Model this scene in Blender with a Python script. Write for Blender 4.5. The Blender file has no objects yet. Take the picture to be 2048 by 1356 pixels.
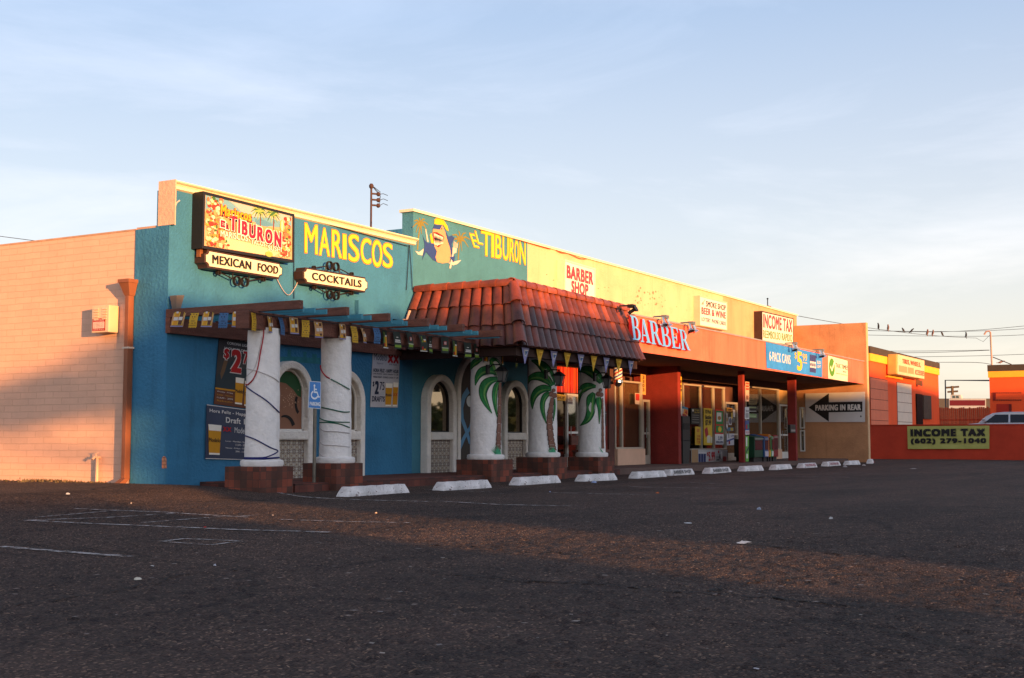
import bpy, bmesh, math, random
from mathutils import Vector, Matrix
SC = bpy.context.scene
COL = SC.collection
RND = random.Random(11)
rad = math.radians
# ------------------------------------------------------------------ camera
F, CAMH = 2550.0, 0.88                      # focal length in pixels of the 2048 px photo, eye height
YAW, PITCH = rad(30.06), math.atan(202 / 2550)
cam = bpy.data.objects.new('camera', bpy.data.cameras.new('camera'))
COL.objects.link(cam)
cam.data.sensor_width = 36.0
cam.data.lens = F / 2048 * 36
cam.data.clip_start, cam.data.clip_end = 0.1, 20000
cam.location = (0, 0, CAMH)
cam.rotation_euler = (math.pi / 2 + PITCH, 0, YAW - math.pi / 2)
SC.camera = cam
# ------------------------------------------------------------------ sun, sky, exposure
SUN_EL = rad(4.0)
SDIR = Vector((0.407, 0.914, 0)).normalized()          # horizontal way the light travels
sun = bpy.data.objects.new('sun', bpy.data.lights.new('sun', 'SUN'))
COL.objects.link(sun)
sun.data.energy = 5.0
sun.data.angle = rad(0.55)
sun.data.color = (1.0, 0.48, 0.165)
sun.rotation_euler = Vector((SDIR.x * math.cos(SUN_EL), SDIR.y * math.cos(SUN_EL), -math.sin(SUN_EL))).to_track_quat('-Z', 'Y').to_euler()
world = bpy.data.worlds.new('World')
SC.world = world
world.use_nodes = True
wn, wl = world.node_tree.nodes, world.node_tree.links
wn.clear()
SKY_STRENGTH = 0.15
sky = wn.new('ShaderNodeTexSky'); sky.sky_type = 'NISHITA'; sky.sun_disc = False
sky.sun_elevation = SUN_EL
sky.sun_rotation = math.atan2(-SDIR.x, -SDIR.y)
sky.air_density, sky.dust_density, sky.ozone_density = 1.0, 1.0, 3.0
tc = wn.new('ShaderNodeTexCoord')
mp = wn.new('ShaderNodeMapping'); mp.inputs['Scale'].default_value = (1.0, 1.0, 4.5)
mp.inputs['Rotation'].default_value = (rad(12), rad(-9), rad(20))
n1 = wn.new('ShaderNodeTexNoise'); n1.inputs['Scale'].default_value = 2.6; n1.inputs['Detail'].default_value = 9; n1.inputs['Roughness'].default_value = 0.62; n1.inputs['Distortion'].default_value = 0.5
cr = wn.new('ShaderNodeValToRGB')
cr.color_ramp.elements[0].position = 0.44; cr.color_ramp.elements[0].color = (0, 0, 0, 1)
cr.color_ramp.elements[1].position = 0.78; cr.color_ramp.elements[1].color = (1, 1, 1, 1)
wl.new(tc.outputs['Generated'], mp.inputs['Vector']); wl.new(mp.outputs[0], n1.inputs['Vector']); wl.new(n1.outputs['Fac'], cr.inputs['Fac'])
spz = wn.new('ShaderNodeSeparateXYZ'); wl.new(tc.outputs['Generated'], spz.inputs[0])
veil = wn.new('ShaderNodeValToRGB'); ve = veil.color_ramp.elements       # thin high cloud: colour by height above the horizon
ve[0].position, ve[0].color = 0.0, (1.08, 0.91, 0.72, 1)
ve[1].position, ve[1].color = 1.0, (0.36, 0.35, 0.42, 1)
for p_, c_ in ((0.06, (1.06, 0.94, 0.82)), (0.16, (0.87, 0.86, 0.88)), (0.32, (0.54, 0.64, 0.83))):
    q_ = ve.new(p_); q_.color = (*c_, 1)
wl.new(spz.outputs[2], veil.inputs['Fac'])
vsc = wn.new('ShaderNodeVectorMath'); vsc.operation = 'SCALE'; vsc.inputs['Scale'].default_value = 3.1
wl.new(veil.outputs['Color'], vsc.inputs[0])
dsun = wn.new('ShaderNodeVectorMath'); dsun.operation = 'DOT_PRODUCT'; dsun.inputs[1].default_value = (-SDIR.x, -SDIR.y, 0.05)   # thin cloud glows towards the sun
wl.new(tc.outputs['Generated'], dsun.inputs[0])
glow = wn.new('ShaderNodeMapRange'); glow.inputs['From Min'].default_value = -0.05; glow.inputs['From Max'].default_value = 0.9; glow.inputs['To Min'].default_value = 3.75; glow.inputs['To Max'].default_value = 6.6
wl.new(dsun.outputs['Value'], glow.inputs['Value']); wl.new(glow.outputs[0], vsc.inputs['Scale'])
mulc = wn.new('ShaderNodeMath'); mulc.operation = 'MULTIPLY_ADD'; mulc.inputs[1].default_value = 0.22; mulc.inputs[2].default_value = 0.66
wl.new(cr.outputs['Color'], mulc.inputs[0])
cl = wn.new('ShaderNodeMix'); cl.data_type = 'RGBA'
wl.new(vsc.outputs[0], cl.inputs['B'])
wl.new(mulc.outputs[0], cl.inputs['Factor']); wl.new(sky.outputs[0], cl.inputs['A'])
bg = wn.new('ShaderNodeBackground'); bg.inputs['Strength'].default_value = SKY_STRENGTH
wo = wn.new('ShaderNodeOutputWorld')
cb = wn.new('ShaderNodeMapRange'); cb.inputs['To Min'].default_value = 0.99; cb.inputs['To Max'].default_value = 1.08; wl.new(cr.outputs['Color'], cb.inputs['Value'])
cs = wn.new('ShaderNodeVectorMath'); cs.operation = 'SCALE'; wl.new(cl.outputs['Result'], cs.inputs[0]); wl.new(cb.outputs[0], cs.inputs['Scale'])
wl.new(cs.outputs[0], bg.inputs['Color']); wl.new(bg.outputs[0], wo.inputs['Surface'])
SC.view_settings.view_transform = 'Standard'
SC.view_settings.look = 'None'
SC.view_settings.exposure = 1.12
SC.view_settings.gamma = 1.0
SC.cycles.max_bounces = 6
# ------------------------------------------------------------------ pixel of the photo -> point on a plane of the place
_f = Vector((math.cos(YAW) * math.cos(PITCH), math.sin(YAW) * math.cos(PITCH), math.sin(PITCH)))
_r = Vector((math.sin(YAW), -math.cos(YAW), 0))
_u = _r.cross(_f)
CAM = Vector((0, 0, CAMH))
def ray(px, py): return (_f + _r * ((px - 1024) / F) + _u * ((678 - py) / F))
def atY(px, py, y): d = ray(px, py); return CAM + d * (y / d.y)
def atX(px, py, x): d = ray(px, py); return CAM + d * (x / d.x)
def atZ(px, py, z=0.0): d = ray(px, py); return CAM + d * ((z - CAMH) / d.z)
def atD(px, py, dep): return CAM + ray(px, py) * (dep)
# ------------------------------------------------------------------ materials
def lin(h):
    h = h.lstrip('#'); v = [int(h[i:i + 2], 16) / 255 for i in (0, 2, 4)]
    return tuple(c / 12.92 if c <= .04045 else ((c + .055) / 1.055) ** 2.4 for c in v)
_mats = {}
def mat(name, col, rough=.85, var=.12, scale=2.5, bump=0.0, bscale=40, metal=0, spec=.3, streak=0, tone=None, emit=0, stain=0):
    if name in _mats: return _mats[name]
    if isinstance(col, str): col = lin(col)
    m = bpy.data.materials.new(name); m.use_nodes = True
    n, l = m.node_tree.nodes, m.node_tree.links
    b = n['Principled BSDF']
    b.inputs['Roughness'].default_value = rough
    b.inputs['Metallic'].default_value = metal
    b.inputs['Specular IOR Level'].default_value = spec
    co = n.new('ShaderNodeTexCoord')
    src = None
    if tone:                                   # colour per tile / brick from a face attribute
        at = n.new('ShaderNodeAttribute'); at.attribute_name = 'tone'
        r_ = n.new('ShaderNodeValToRGB')
        els = r_.color_ramp.elements
        els[0].color = (*tone[0], 1); els[1].color = (*tone[-1], 1)
        for i, c in enumerate(tone[1:-1]):
            e = els.new((i + 1) / (len(tone) - 1)); e.color = (*c, 1)
        l.new(at.outputs['Fac'], r_.inputs['Fac']); src = r_.outputs['Color']
    if var > 0:
        nz = n.new('ShaderNodeTexNoise'); nz.inputs['Scale'].default_value = scale; nz.inputs['Detail'].default_value = 7; nz.inputs['Roughness'].default_value = .65
        if streak:
            mpp = n.new('ShaderNodeMapping'); mpp.inputs['Scale'].default_value = (1, 1, streak)
            l.new(co.outputs['Object'], mpp.inputs['Vector']); l.new(mpp.outputs[0], nz.inputs['Vector'])
        else: l.new(co.outputs['Object'], nz.inputs['Vector'])
        mr = n.new('ShaderNodeMapRange'); mr.inputs['From Min'].default_value = .3; mr.inputs['From Max'].default_value = .7
        mr.inputs['To Min'].default_value = 1 - var; mr.inputs['To Max'].default_value = 1 + var
        l.new(nz.outputs['Fac'], mr.inputs['Value'])
        mx = n.new('ShaderNodeMix'); mx.data_type = 'RGBA'; mx.blend_type = 'MULTIPLY'; mx.inputs['Factor'].default_value = 1
        mx.inputs['A'].default_value = (*col, 1)
        if src: l.new(src, mx.inputs['A'])
        l.new(mr.outputs[0], mx.inputs['B']); out = mx.outputs['Result']
        if stain:                              # run-down streaks and patched places
            for sc_, st_, lo, hi, k_ in (((2.6, 2.6, .22), 7, .54, .72, stain), ((.55, .55, .8), 5, .5, .62, stain * .6)):
                mq = n.new('ShaderNodeMapping'); mq.inputs['Scale'].default_value = sc_; l.new(co.outputs['Object'], mq.inputs['Vector'])
                ns = n.new('ShaderNodeTexNoise'); ns.inputs['Scale'].default_value = 1; ns.inputs['Detail'].default_value = st_; ns.inputs['Roughness'].default_value = .7; l.new(mq.outputs[0], ns.inputs['Vector'])
                m1 = n.new('ShaderNodeMapRange'); m1.inputs['From Min'].default_value = lo; m1.inputs['From Max'].default_value = hi; m1.inputs['To Min'].default_value = 0; m1.inputs['To Max'].default_value = k_; l.new(ns.outputs['Fac'], m1.inputs['Value'])
                m2 = n.new('ShaderNodeMix'); m2.data_type = 'RGBA'; m2.inputs['B'].default_value = (col[0] * .5, col[1] * .45, col[2] * .42, 1); l.new(m1.outputs[0], m2.inputs['Factor']); l.new(out, m2.inputs['A']); out = m2.outputs['Result']
        l.new(out, b.inputs['Base Color'])
    elif src: l.new(src, b.inputs['Base Color'])
    else: b.inputs['Base Color'].default_value = (*col, 1)
    if bump > 0:
        nb = n.new('ShaderNodeTexNoise'); nb.inputs['Scale'].default_value = bscale; nb.inputs['Detail'].default_value = 5
        l.new(co.outputs['Object'], nb.inputs['Vector'])
        bm_ = n.new('ShaderNodeBump'); bm_.inputs['Strength'].default_value = min(1, bump); bm_.inputs['Distance'].default_value = .03
        l.new(nb.outputs['Fac'], bm_.inputs['Height']); l.new(bm_.outputs[0], b.inputs['Normal'])
    if emit:
        b.inputs['Emission Color'].default_value = (*col, 1); b.inputs['Emission Strength'].default_value = emit
    _mats[name] = m
    return m
def flat(h): return mat('paint_' + h, '#' + h, rough=.6, var=.05, scale=6)
def glass(name, tint, mix):
    if name in _mats: return _mats[name]
    m = bpy.data.materials.new(name); m.use_nodes = True
    n, l = m.node_tree.nodes, m.node_tree.links; n.clear()
    o = n.new('ShaderNodeOutputMaterial'); g = n.new('ShaderNodeBsdfGlossy'); g.inputs['Roughness'].default_value = .02; g.inputs['Color'].default_value = (.9, .9, .9, 1)
    t = n.new('ShaderNodeBsdfTransparent'); t.inputs['Color'].default_value = (*tint, 1)
    mx = n.new('ShaderNodeMixShader'); fr = n.new('ShaderNodeFresnel'); fr.inputs['IOR'].default_value = 1.5
    mu = n.new('ShaderNodeMath'); mu.operation = 'MULTIPLY_ADD'; mu.inputs[1].default_value = mix; mu.inputs[2].default_value = .04; mu.use_clamp = True
    l.new(fr.outputs[0], mu.inputs[0]); l.new(mu.outputs[0], mx.inputs[0]); l.new(t.outputs[0], mx.inputs[1]); l.new(g.outputs[0], mx.inputs[2]); l.new(mx.outputs[0], o.inputs[0])
    _mats[name] = m
    return m
# ------------------------------------------------------------------ objects
def tag(o, label=None, cat=None, group=None, kind=None):
    if label: o['label'] = label
    if cat: o['category'] = cat
    if group: o['group'] = group
    if kind: o['kind'] = kind
    return o
def empty(name, loc, label, cat, group=None):
    o = bpy.data.objects.new(name, None); COL.objects.link(o)
    o.empty_display_size = .2; o.location = loc
    return tag(o, label, cat, group)
def org(o):
    v = Vector((0, 0, 0))
    while o is not None: v += o.location; o = o.parent
    return v
def copy_tree(o, parent=None):
    c = o.copy(); COL.objects.link(c); c.parent = parent
    for ch in list(o.children): copy_tree(ch, c)
    return c
class MB:
    """collects faces in world coordinates; build() links them as one mesh object"""
    def __init__(s): s.v = []; s.f = []; s.m = []; s.t = []; s.tone = 0
    def add(s, vs, fs, mi=0):
        k = len(s.v); s.v += [tuple(v) for v in vs]
        for f in fs: s.f.append([i + k for i in f]); s.m.append(mi); s.t.append(s.tone)
    def box(s, x0, x1, y0, y1, z0, z1, mi=0):
        vs = [(x, y, z) for z in (z0, z1) for y in (y0, y1) for x in (x0, x1)]
        s.add(vs, [(0, 2, 3, 1), (4, 5, 7, 6), (0, 1, 5, 4), (2, 6, 7, 3), (0, 4, 6, 2), (1, 3, 7, 5)], mi)
        return s
    def hull(s, bot, top, mi=0):
        n = len(bot); s.add(list(bot) + list(top), [tuple(range(n))[::-1], tuple(range(n, 2 * n))] + [(i, (i + 1) % n, n + (i + 1) % n, n + i) for i in range(n)], mi); return s
    def tube(s, pts, r, n=8, mi=0, r2=None, cap=True):
        pts = [Vector(p) for p in pts]; rings = []
        for i, p in enumerate(pts):
            d = (pts[min(i + 1, len(pts) - 1)] - pts[max(i - 1, 0)]).normalized()
            a = d.orthogonal().normalized() if i == 0 else (a - d * a.dot(d)).normalized()
            b_ = d.cross(a)
            rr = r if r2 is None else r + (r2 - r) * i / max(1, len(pts) - 1)
            rings.append([p + (a * math.cos(2 * math.pi * k / n) + b_ * math.sin(2 * math.pi * k / n)) * rr for k in range(n)])
        vs = [v for q in rings for v in q]
        fs = [(i * n + k, i * n + (k + 1) % n, (i + 1) * n + (k + 1) % n, (i + 1) * n + k) for i in range(len(pts) - 1) for k in range(n)]
        if cap: fs += [tuple(range(n))[::-1], tuple(range((len(pts) - 1) * n, len(pts) * n))]
        s.add(vs, fs, mi); return s
    def lathe(s, prof, c, n=24, mi=0):
        c = Vector(c)
        vs = [c + Vector((r * math.cos(2 * math.pi * k / n), r * math.sin(2 * math.pi * k / n), z)) for r, z in prof for k in range(n)]
        fs = [(i * n + k, i * n + (k + 1) % n, (i + 1) * n + (k + 1) % n, (i + 1) * n + k) for i in range(len(prof) - 1) for k in range(n)]
        fs += [tuple(range(n))[::-1], tuple(range((len(prof) - 1) * n, len(prof) * n))]
        s.add(vs, fs, mi); return s
    # ---- on a panel Q (a quad in space with fractions 0..1 across and up)
    def poly(s, Q, pts, c=.004, mi=0, d=0):
        s.k = (getattr(s, 'k', 0) + 1) % 8; c += s.k * .0002
        f = [Q.p(a, b, c) for a, b in pts]; n = len(f)
        ar = sum(pts[i][0] * pts[(i + 1) % n][1] - pts[(i + 1) % n][0] * pts[i][1] for i in range(n))
        if ar < 0: f.reverse(); pts = pts[::-1]
        if d == 0: s.add(f, [tuple(range(n))], mi)
        else: s.hull([Q.p(a, b, c - d) for a, b in pts], f, mi)
        return s
    def rect(s, Q, a0, b0, a1, b1, c=.004, mi=0, d=0): return s.poly(Q, [(a0, b0), (a1, b0), (a1, b1), (a0, b1)], c, mi, d)
    def oval(s, Q, a, b, ra, rb, c=.004, mi=0, n=18, d=0, a0=0, a1=360):
        k = n + (0 if a1 - a0 >= 360 else 1)
        return s.poly(Q, [(a + ra * math.cos(rad(a0 + (a1 - a0) * i / n)), b + rb * math.sin(rad(a0 + (a1 - a0) * i / n))) for i in range(k)], c, mi, d)
    def stroke(s, Q, pts, w, c=.004, mi=0, w2=None):
        """a painted line of width w metres through points given in fractions"""
        s.k = (getattr(s, 'k', 0) + 1) % 8; c += s.k * .0002
        P = [Vector((a * Q.w, b * Q.h)) for a, b in pts]; L = []; Rr = []
        for i, p in enumerate(P):
            d = P[min(i + 1, len(P) - 1)] - P[max(i - 1, 0)]
            if d.length < 1e-9: d = Vector((1, 0))
            d.normalize(); nn = Vector((-d.y, d.x))
            ww = w if w2 is None else w + (w2 - w) * i / (len(P) - 1)
            L.append(p + nn * ww / 2); Rr.append(p - nn * ww / 2)
        for i in range(len(P) - 1):
            s.add([Q.p(v.x / Q.w, v.y / Q.h, c) for v in (Rr[i], Rr[i + 1], L[i + 1], L[i])], [(0, 1, 2, 3)], mi)
        return s
    def text(s, Q, body, a0, b0, a1, b1, c=.004, mi=0, bold=0, d=0, side=None, serif=0, slant=0):
        """letters filling a box; a heavier weight is laid on as shifted copies"""
        vs, fs, nn = text_geo(body, bold > 0 and round(bold, 2), d > 0)
        e = bold * 1.25; da = e * abs(b1 - b0) * Q.h / Q.w; db = e * abs(b1 - b0) * .75
        if e == 0: sh = [(0, 0)]
        elif e < .03: sh = [(-1, 0), (1, 0)]
        else: sh = [(-1, -1), (1, -1), (1, 1), (-1, 1), (0, 0)]
        a0, a1, b0, b1 = a0 + da, a1 - da, b0 + db, b1 - db
        for i, (p, q) in enumerate(sh):
            if e < .03: q = 0
            k = len(s.v)
            for x, y, z in vs:
                s.v.append(tuple(Q.p(a0 + (a1 - a0) * x + slant * (y - .5) + p * da, b0 + (b1 - b0) * y + q * db, c + i * .0004 + (z * d if d else 0))))
            for f, nz in zip(fs, nn):
                s.f.append([j + k for j in f]); s.m.append(mi if (side is None or nz > .5) else side); s.t.append(s.tone)
        return s
    def build(s, name, mats, parent=None, smooth=False, bevel=0, loc=None):
        if not isinstance(mats, (list, tuple)): mats = [mats]
        base = org(parent) if parent is not None else Vector(loc if loc is not None else (0, 0, 0))
        me = bpy.data.meshes.new(name)
        me.from_pydata([tuple(Vector(v) - base) for v in s.v], [], s.f); 
        for m in mats: me.materials.append(m)
        me.polygons.foreach_set('material_index', s.m)
        if any(s.t):
            at = me.attributes.new('tone', 'FLOAT', 'FACE'); at.data.foreach_set('value', s.t)
        if smooth: me.polygons.foreach_set('use_smooth', [True] * len(s.f))
        me.update()
        o = bpy.data.objects.new(name, me); COL.objects.link(o)
        if parent is not None: o.parent = parent
        else: o.location = base
        if bevel:
            bv = o.modifiers.new('bevel', 'BEVEL'); bv.width = bevel; bv.segments = 2; bv.limit_method = 'ANGLE'
        if smooth:
            es = o.modifiers.new('split', 'EDGE_SPLIT'); es.split_angle = rad(40)
        return o
_tx = {}
def text_geo(body, bold, solid):
    k = (body, bold, solid)
    if k in _tx: return _tx[k]
    cu = bpy.data.curves.new('txt', 'FONT'); cu.body = body; cu.size = 1; cu.resolution_u = 4; cu.fill_mode = 'FRONT' if not solid else 'BOTH'
    cu.space_character = 1 + (bold or 0) * 2.6
    if solid: cu.extrude = .5
    ob = bpy.data.objects.new('txt', cu); COL.objects.link(ob)
    dg = bpy.context.evaluated_depsgraph_get(); dg.update()
    _tx[k] = geo_of(ob, dg)
    bpy.data.objects.remove(ob); bpy.data.curves.remove(cu)
    return _tx[k]
def geo_of(ob, dg):
    me = bpy.data.meshes.new_from_object(ob.evaluated_get(dg))
    vs = [v.co.copy() for v in me.vertices]; fs = [list(p.vertices) for p in me.polygons]; nn = [p.normal.z for p in me.polygons]
    x0, x1 = min(v.x for v in vs), max(v.x for v in vs); y0, y1 = min(v.y for v in vs), max(v.y for v in vs); z0, z1 = min(v.z for v in vs), max(v.z for v in vs)
    vs = [((v.x - x0) / (x1 - x0), (v.y - y0) / (y1 - y0), (v.z - z0) / max(1e-6, z1 - z0)) for v in vs]
    if all(abs(q) > .5 for q in nn):                    # flat fill: make every face look outwards
        fs = [f if q > 0 else f[::-1] for f, q in zip(fs, nn)]; nn = [1] * len(nn)
    bpy.data.meshes.remove(me)
    return vs, fs, nn
class Q:
    """panel from its corners; a runs right, b runs up, N points out of the face"""
    def __init__(s, bl, br, tr, tl):
        s.c = [Vector(v) for v in (bl, br, tr, tl)]
        s.w = ((s.c[1] - s.c[0]).length + (s.c[2] - s.c[3]).length) / 2; s.h = ((s.c[3] - s.c[0]).length + (s.c[2] - s.c[1]).length) / 2
        s.N = (s.c[1] - s.c[0]).cross(s.c[3] - s.c[0]).normalized()
    def p(s, a, b, c=0):
        bl, br, tr, tl = s.c
        return bl * (1 - a) * (1 - b) + br * a * (1 - b) + tr * a * b + tl * (1 - a) * b + s.N * c
    def px(s, px, py):
        """fractions of the point of the panel seen at a pixel of the photo"""
        d = ray(px, py); t = (s.c[0] - CAM).dot(s.N) / d.dot(s.N); v = CAM + d * t - s.c[0]
        ua, ub = s.c[1] - s.c[0], s.c[3] - s.c[0]
        g = Matrix(((ua.dot(ua), ua.dot(ub)), (ua.dot(ub), ub.dot(ub)))).inverted() @ Vector((v.dot(ua), v.dot(ub)))
        return g.x, g.y
    def sub(s, a0, b0, a1, b1, c=0): return Q(s.p(a0, b0, c), s.p(a1, b0, c), s.p(a1, b1, c), s.p(a0, b1, c))
def QY(y, tl, tr, br, bl): return Q(*(atY(*k, y) for k in (bl, br, tr, tl)))
def QX(x, tl, tr, br, bl): return Q(*(atX(*k, x) for k in (bl, br, tr, tl)))
def arc(cx, cy, rx, ry, a0, a1, n=10): return [(cx + rx * math.cos(rad(a0 + (a1 - a0) * i / n)), cy + ry * math.sin(rad(a0 + (a1 - a0) * i / n))) for i in range(n + 1)]
# ------------------------------------------------------------------ special materials
def nodes_mat(name):
    m = bpy.data.materials.new(name); m.use_nodes = True; _mats[name] = m
    return m, m.node_tree.nodes, m.node_tree.links, m.node_tree.nodes['Principled BSDF']
def math_node(n, l, op, a, b=None, c=None):
    k = n.new('ShaderNodeMath'); k.operation = op
    for i, v in enumerate((a, b, c)):
        if v is None: continue
        if isinstance(v, (int, float)): k.inputs[i].default_value = v
        else: l.new(v, k.inputs[i])
    return k.outputs[0]
def brick_mat(name, c1, c2, mortar, bw, rh, ms=.01, off=.5, bump=.6, var=.12, spots=None, rough=.9):
    m, n, l, b = nodes_mat(name); b.inputs['Roughness'].default_value = rough; b.inputs['Specular IOR Level'].default_value = .2
    co = n.new('ShaderNodeTexCoord'); sp = n.new('ShaderNodeSeparateXYZ'); cb = n.new('ShaderNodeCombineXYZ')
    l.new(co.outputs['Object'], sp.inputs[0])
    l.new(math_node(n, l, 'ADD', sp.outputs[0], sp.outputs[1]), cb.inputs[0]); l.new(sp.outputs[2], cb.inputs[1])
    wob = n.new('ShaderNodeTexNoise'); wob.inputs['Scale'].default_value = 1.7; wob.inputs['Detail'].default_value = 3
    l.new(co.outputs['Object'], wob.inputs['Vector'])
    vm = n.new('ShaderNodeVectorMath'); vm.operation = 'MULTIPLY_ADD'; vm.inputs[1].default_value = (.03, .03, 0)
    l.new(wob.outputs['Color'], vm.inputs[0]); l.new(cb.outputs[0], vm.inputs[2])
    br = n.new('ShaderNodeTexBrick'); br.offset = off; br.inputs['Scale'].default_value = 1; br.inputs['Brick Width'].default_value = bw; br.inputs['Row Height'].default_value = rh
    br.inputs['Mortar Size'].default_value = ms; br.inputs['Mortar Smooth'].default_value = .3
    br.inputs['Color1'].default_value = (*c1, 1); br.inputs['Color2'].default_value = (*c2, 1); br.inputs['Mortar'].default_value = (*mortar, 1)
    l.new(vm.outputs[0], br.inputs['Vector'])
    nz = n.new('ShaderNodeTexNoise'); nz.inputs['Scale'].default_value = 2.2; nz.inputs['Detail'].default_value = 8; nz.inputs['Roughness'].default_value = .7
    l.new(co.outputs['Object'], nz.inputs['Vector'])
    mr = n.new('ShaderNodeMapRange'); mr.inputs['From Min'].default_value = .3; mr.inputs['From Max'].default_value = .7; mr.inputs['To Min'].default_value = 1 - var; mr.inputs['To Max'].default_value = 1 + var
    l.new(nz.outputs['Fac'], mr.inputs['Value'])
    mx = n.new('ShaderNodeMix'); mx.data_type = 'RGBA'; mx.blend_type = 'MULTIPLY'; mx.inputs['Factor'].default_value = 1
    l.new(br.outputs['Color'], mx.inputs['A']); l.new(mr.outputs[0], mx.inputs['B']); out = mx.outputs['Result']
    if spots:                                       # worn paint near the foot of the wall
        ns = n.new('ShaderNodeTexNoise'); ns.inputs['Scale'].default_value = 4.5; ns.inputs['Detail'].default_value = 6
        l.new(co.outputs['Object'], ns.inputs['Vector'])
        hh = math_node(n, l, 'MULTIPLY', sp.outputs[2], .55)
        v = math_node(n, l, 'GREATER_THAN', math_node(n, l, 'SUBTRACT', ns.outputs['Fac'], hh), spots[1])
        m2 = n.new('ShaderNodeMix'); m2.data_type = 'RGBA'; m2.inputs['B'].default_value = (*spots[0], 1)
        l.new(v, m2.inputs['Factor']); l.new(out, m2.inputs['A']); out = m2.outputs['Result']
    l.new(out, b.inputs['Base Color'])
    n3 = n.new('ShaderNodeTexNoise'); n3.inputs['Scale'].default_value = 45; n3.inputs['Detail'].default_value = 4
    l.new(co.outputs['Object'], n3.inputs['Vector'])
    hgt = math_node(n, l, 'MULTIPLY_ADD', n3.outputs['Fac'], .35, math_node(n, l, 'SUBTRACT', 1, br.outputs['Fac']))
    bp = n.new('ShaderNodeBump'); bp.inputs['Strength'].default_value = bump; bp.inputs['Distance'].default_value = .012
    l.new(hgt, bp.inputs['Height']); l.new(bp.outputs[0], b.inputs['Normal'])
    return m
def talavera_mat():
    m, n, l, b = nodes_mat('patterned_tile'); b.inputs['Roughness'].default_value = .25
    co = n.new('ShaderNodeTexCoord'); sp = n.new('ShaderNodeSeparateXYZ'); l.new(co.outputs['Object'], sp.inputs[0])
    def cell(v, o): return math_node(n, l, 'SUBTRACT', math_node(n, l, 'FRACT', math_node(n, l, 'MULTIPLY_ADD', v, 1 / .165, o)), .5)
    def ln(a, b_): return math_node(n, l, 'SQRT', math_node(n, l, 'ADD', math_node(n, l, 'MULTIPLY', a, a), math_node(n, l, 'MULTIPLY', b_, b_)))
    x, z = cell(sp.outputs[0], 0.0), cell(sp.outputs[2], 0.0)
    x2, z2 = cell(sp.outputs[0], .5), cell(sp.outputs[2], .5)
    r1 = ln(x, z); r2 = ln(x2, z2)
    ang = math_node(n, l, 'ARCTAN2', x, z)
    pet = math_node(n, l, 'MULTIPLY_ADD', math_node(n, l, 'COSINE', math_node(n, l, 'MULTIPLY', ang, 8)), .04, r1)
    ra = n.new('ShaderNodeValToRGB'); e = ra.color_ramp.elements
    blue, cream, ochre, brown = (.03, .035, .09, 1), (.52, .47, .38, 1), (.36, .19, .06, 1), (.06, .03, .02, 1)
    e[0].position = 0; e[0].color = ochre; e[1].position = .08; e[1].color = blue
    for p_, c_ in ((.13, cream), (.21, brown), (.26, cream), (.31, ochre), (.35, blue), (.40, cream)):
        q = e.new(p_); q.color = c_
    ra.color_ramp.interpolation = 'CONSTANT'; l.new(pet, ra.inputs['Fac'])
    rb = n.new('ShaderNodeValToRGB'); e = rb.color_ramp.elements
    e[0].position = 0; e[0].color = blue; e[1].position = .09; e[1].color = cream
    for p_, c_ in ((.14, brown), (.2, ochre), (.24, blue)):
        q = e.new(p_); q.color = c_
    rb.color_ramp.interpolation = 'CONSTANT'; l.new(r2, rb.inputs['Fac'])
    mx = n.new('ShaderNodeMix'); mx.data_type = 'RGBA'
    l.new(math_node(n, l, 'LESS_THAN', r2, .3), mx.inputs['Factor']); l.new(ra.outputs['Color'], mx.inputs['A']); l.new(rb.outputs['Color'], mx.inputs['B'])
    gr = math_node(n, l, 'MAXIMUM', math_node(n, l, 'ABSOLUTE', x), math_node(n, l, 'ABSOLUTE', z))
    m2 = n.new('ShaderNodeMix'); m2.data_type = 'RGBA'; m2.inputs['B'].default_value = (.3, .26, .22, 1)
    l.new(math_node(n, l, 'GREATER_THAN', gr, .48), m2.inputs['Factor']); l.new(mx.outputs['Result'], m2.inputs['A'])
    l.new(m2.outputs['Result'], b.inputs['Base Color'])
    return m
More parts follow.
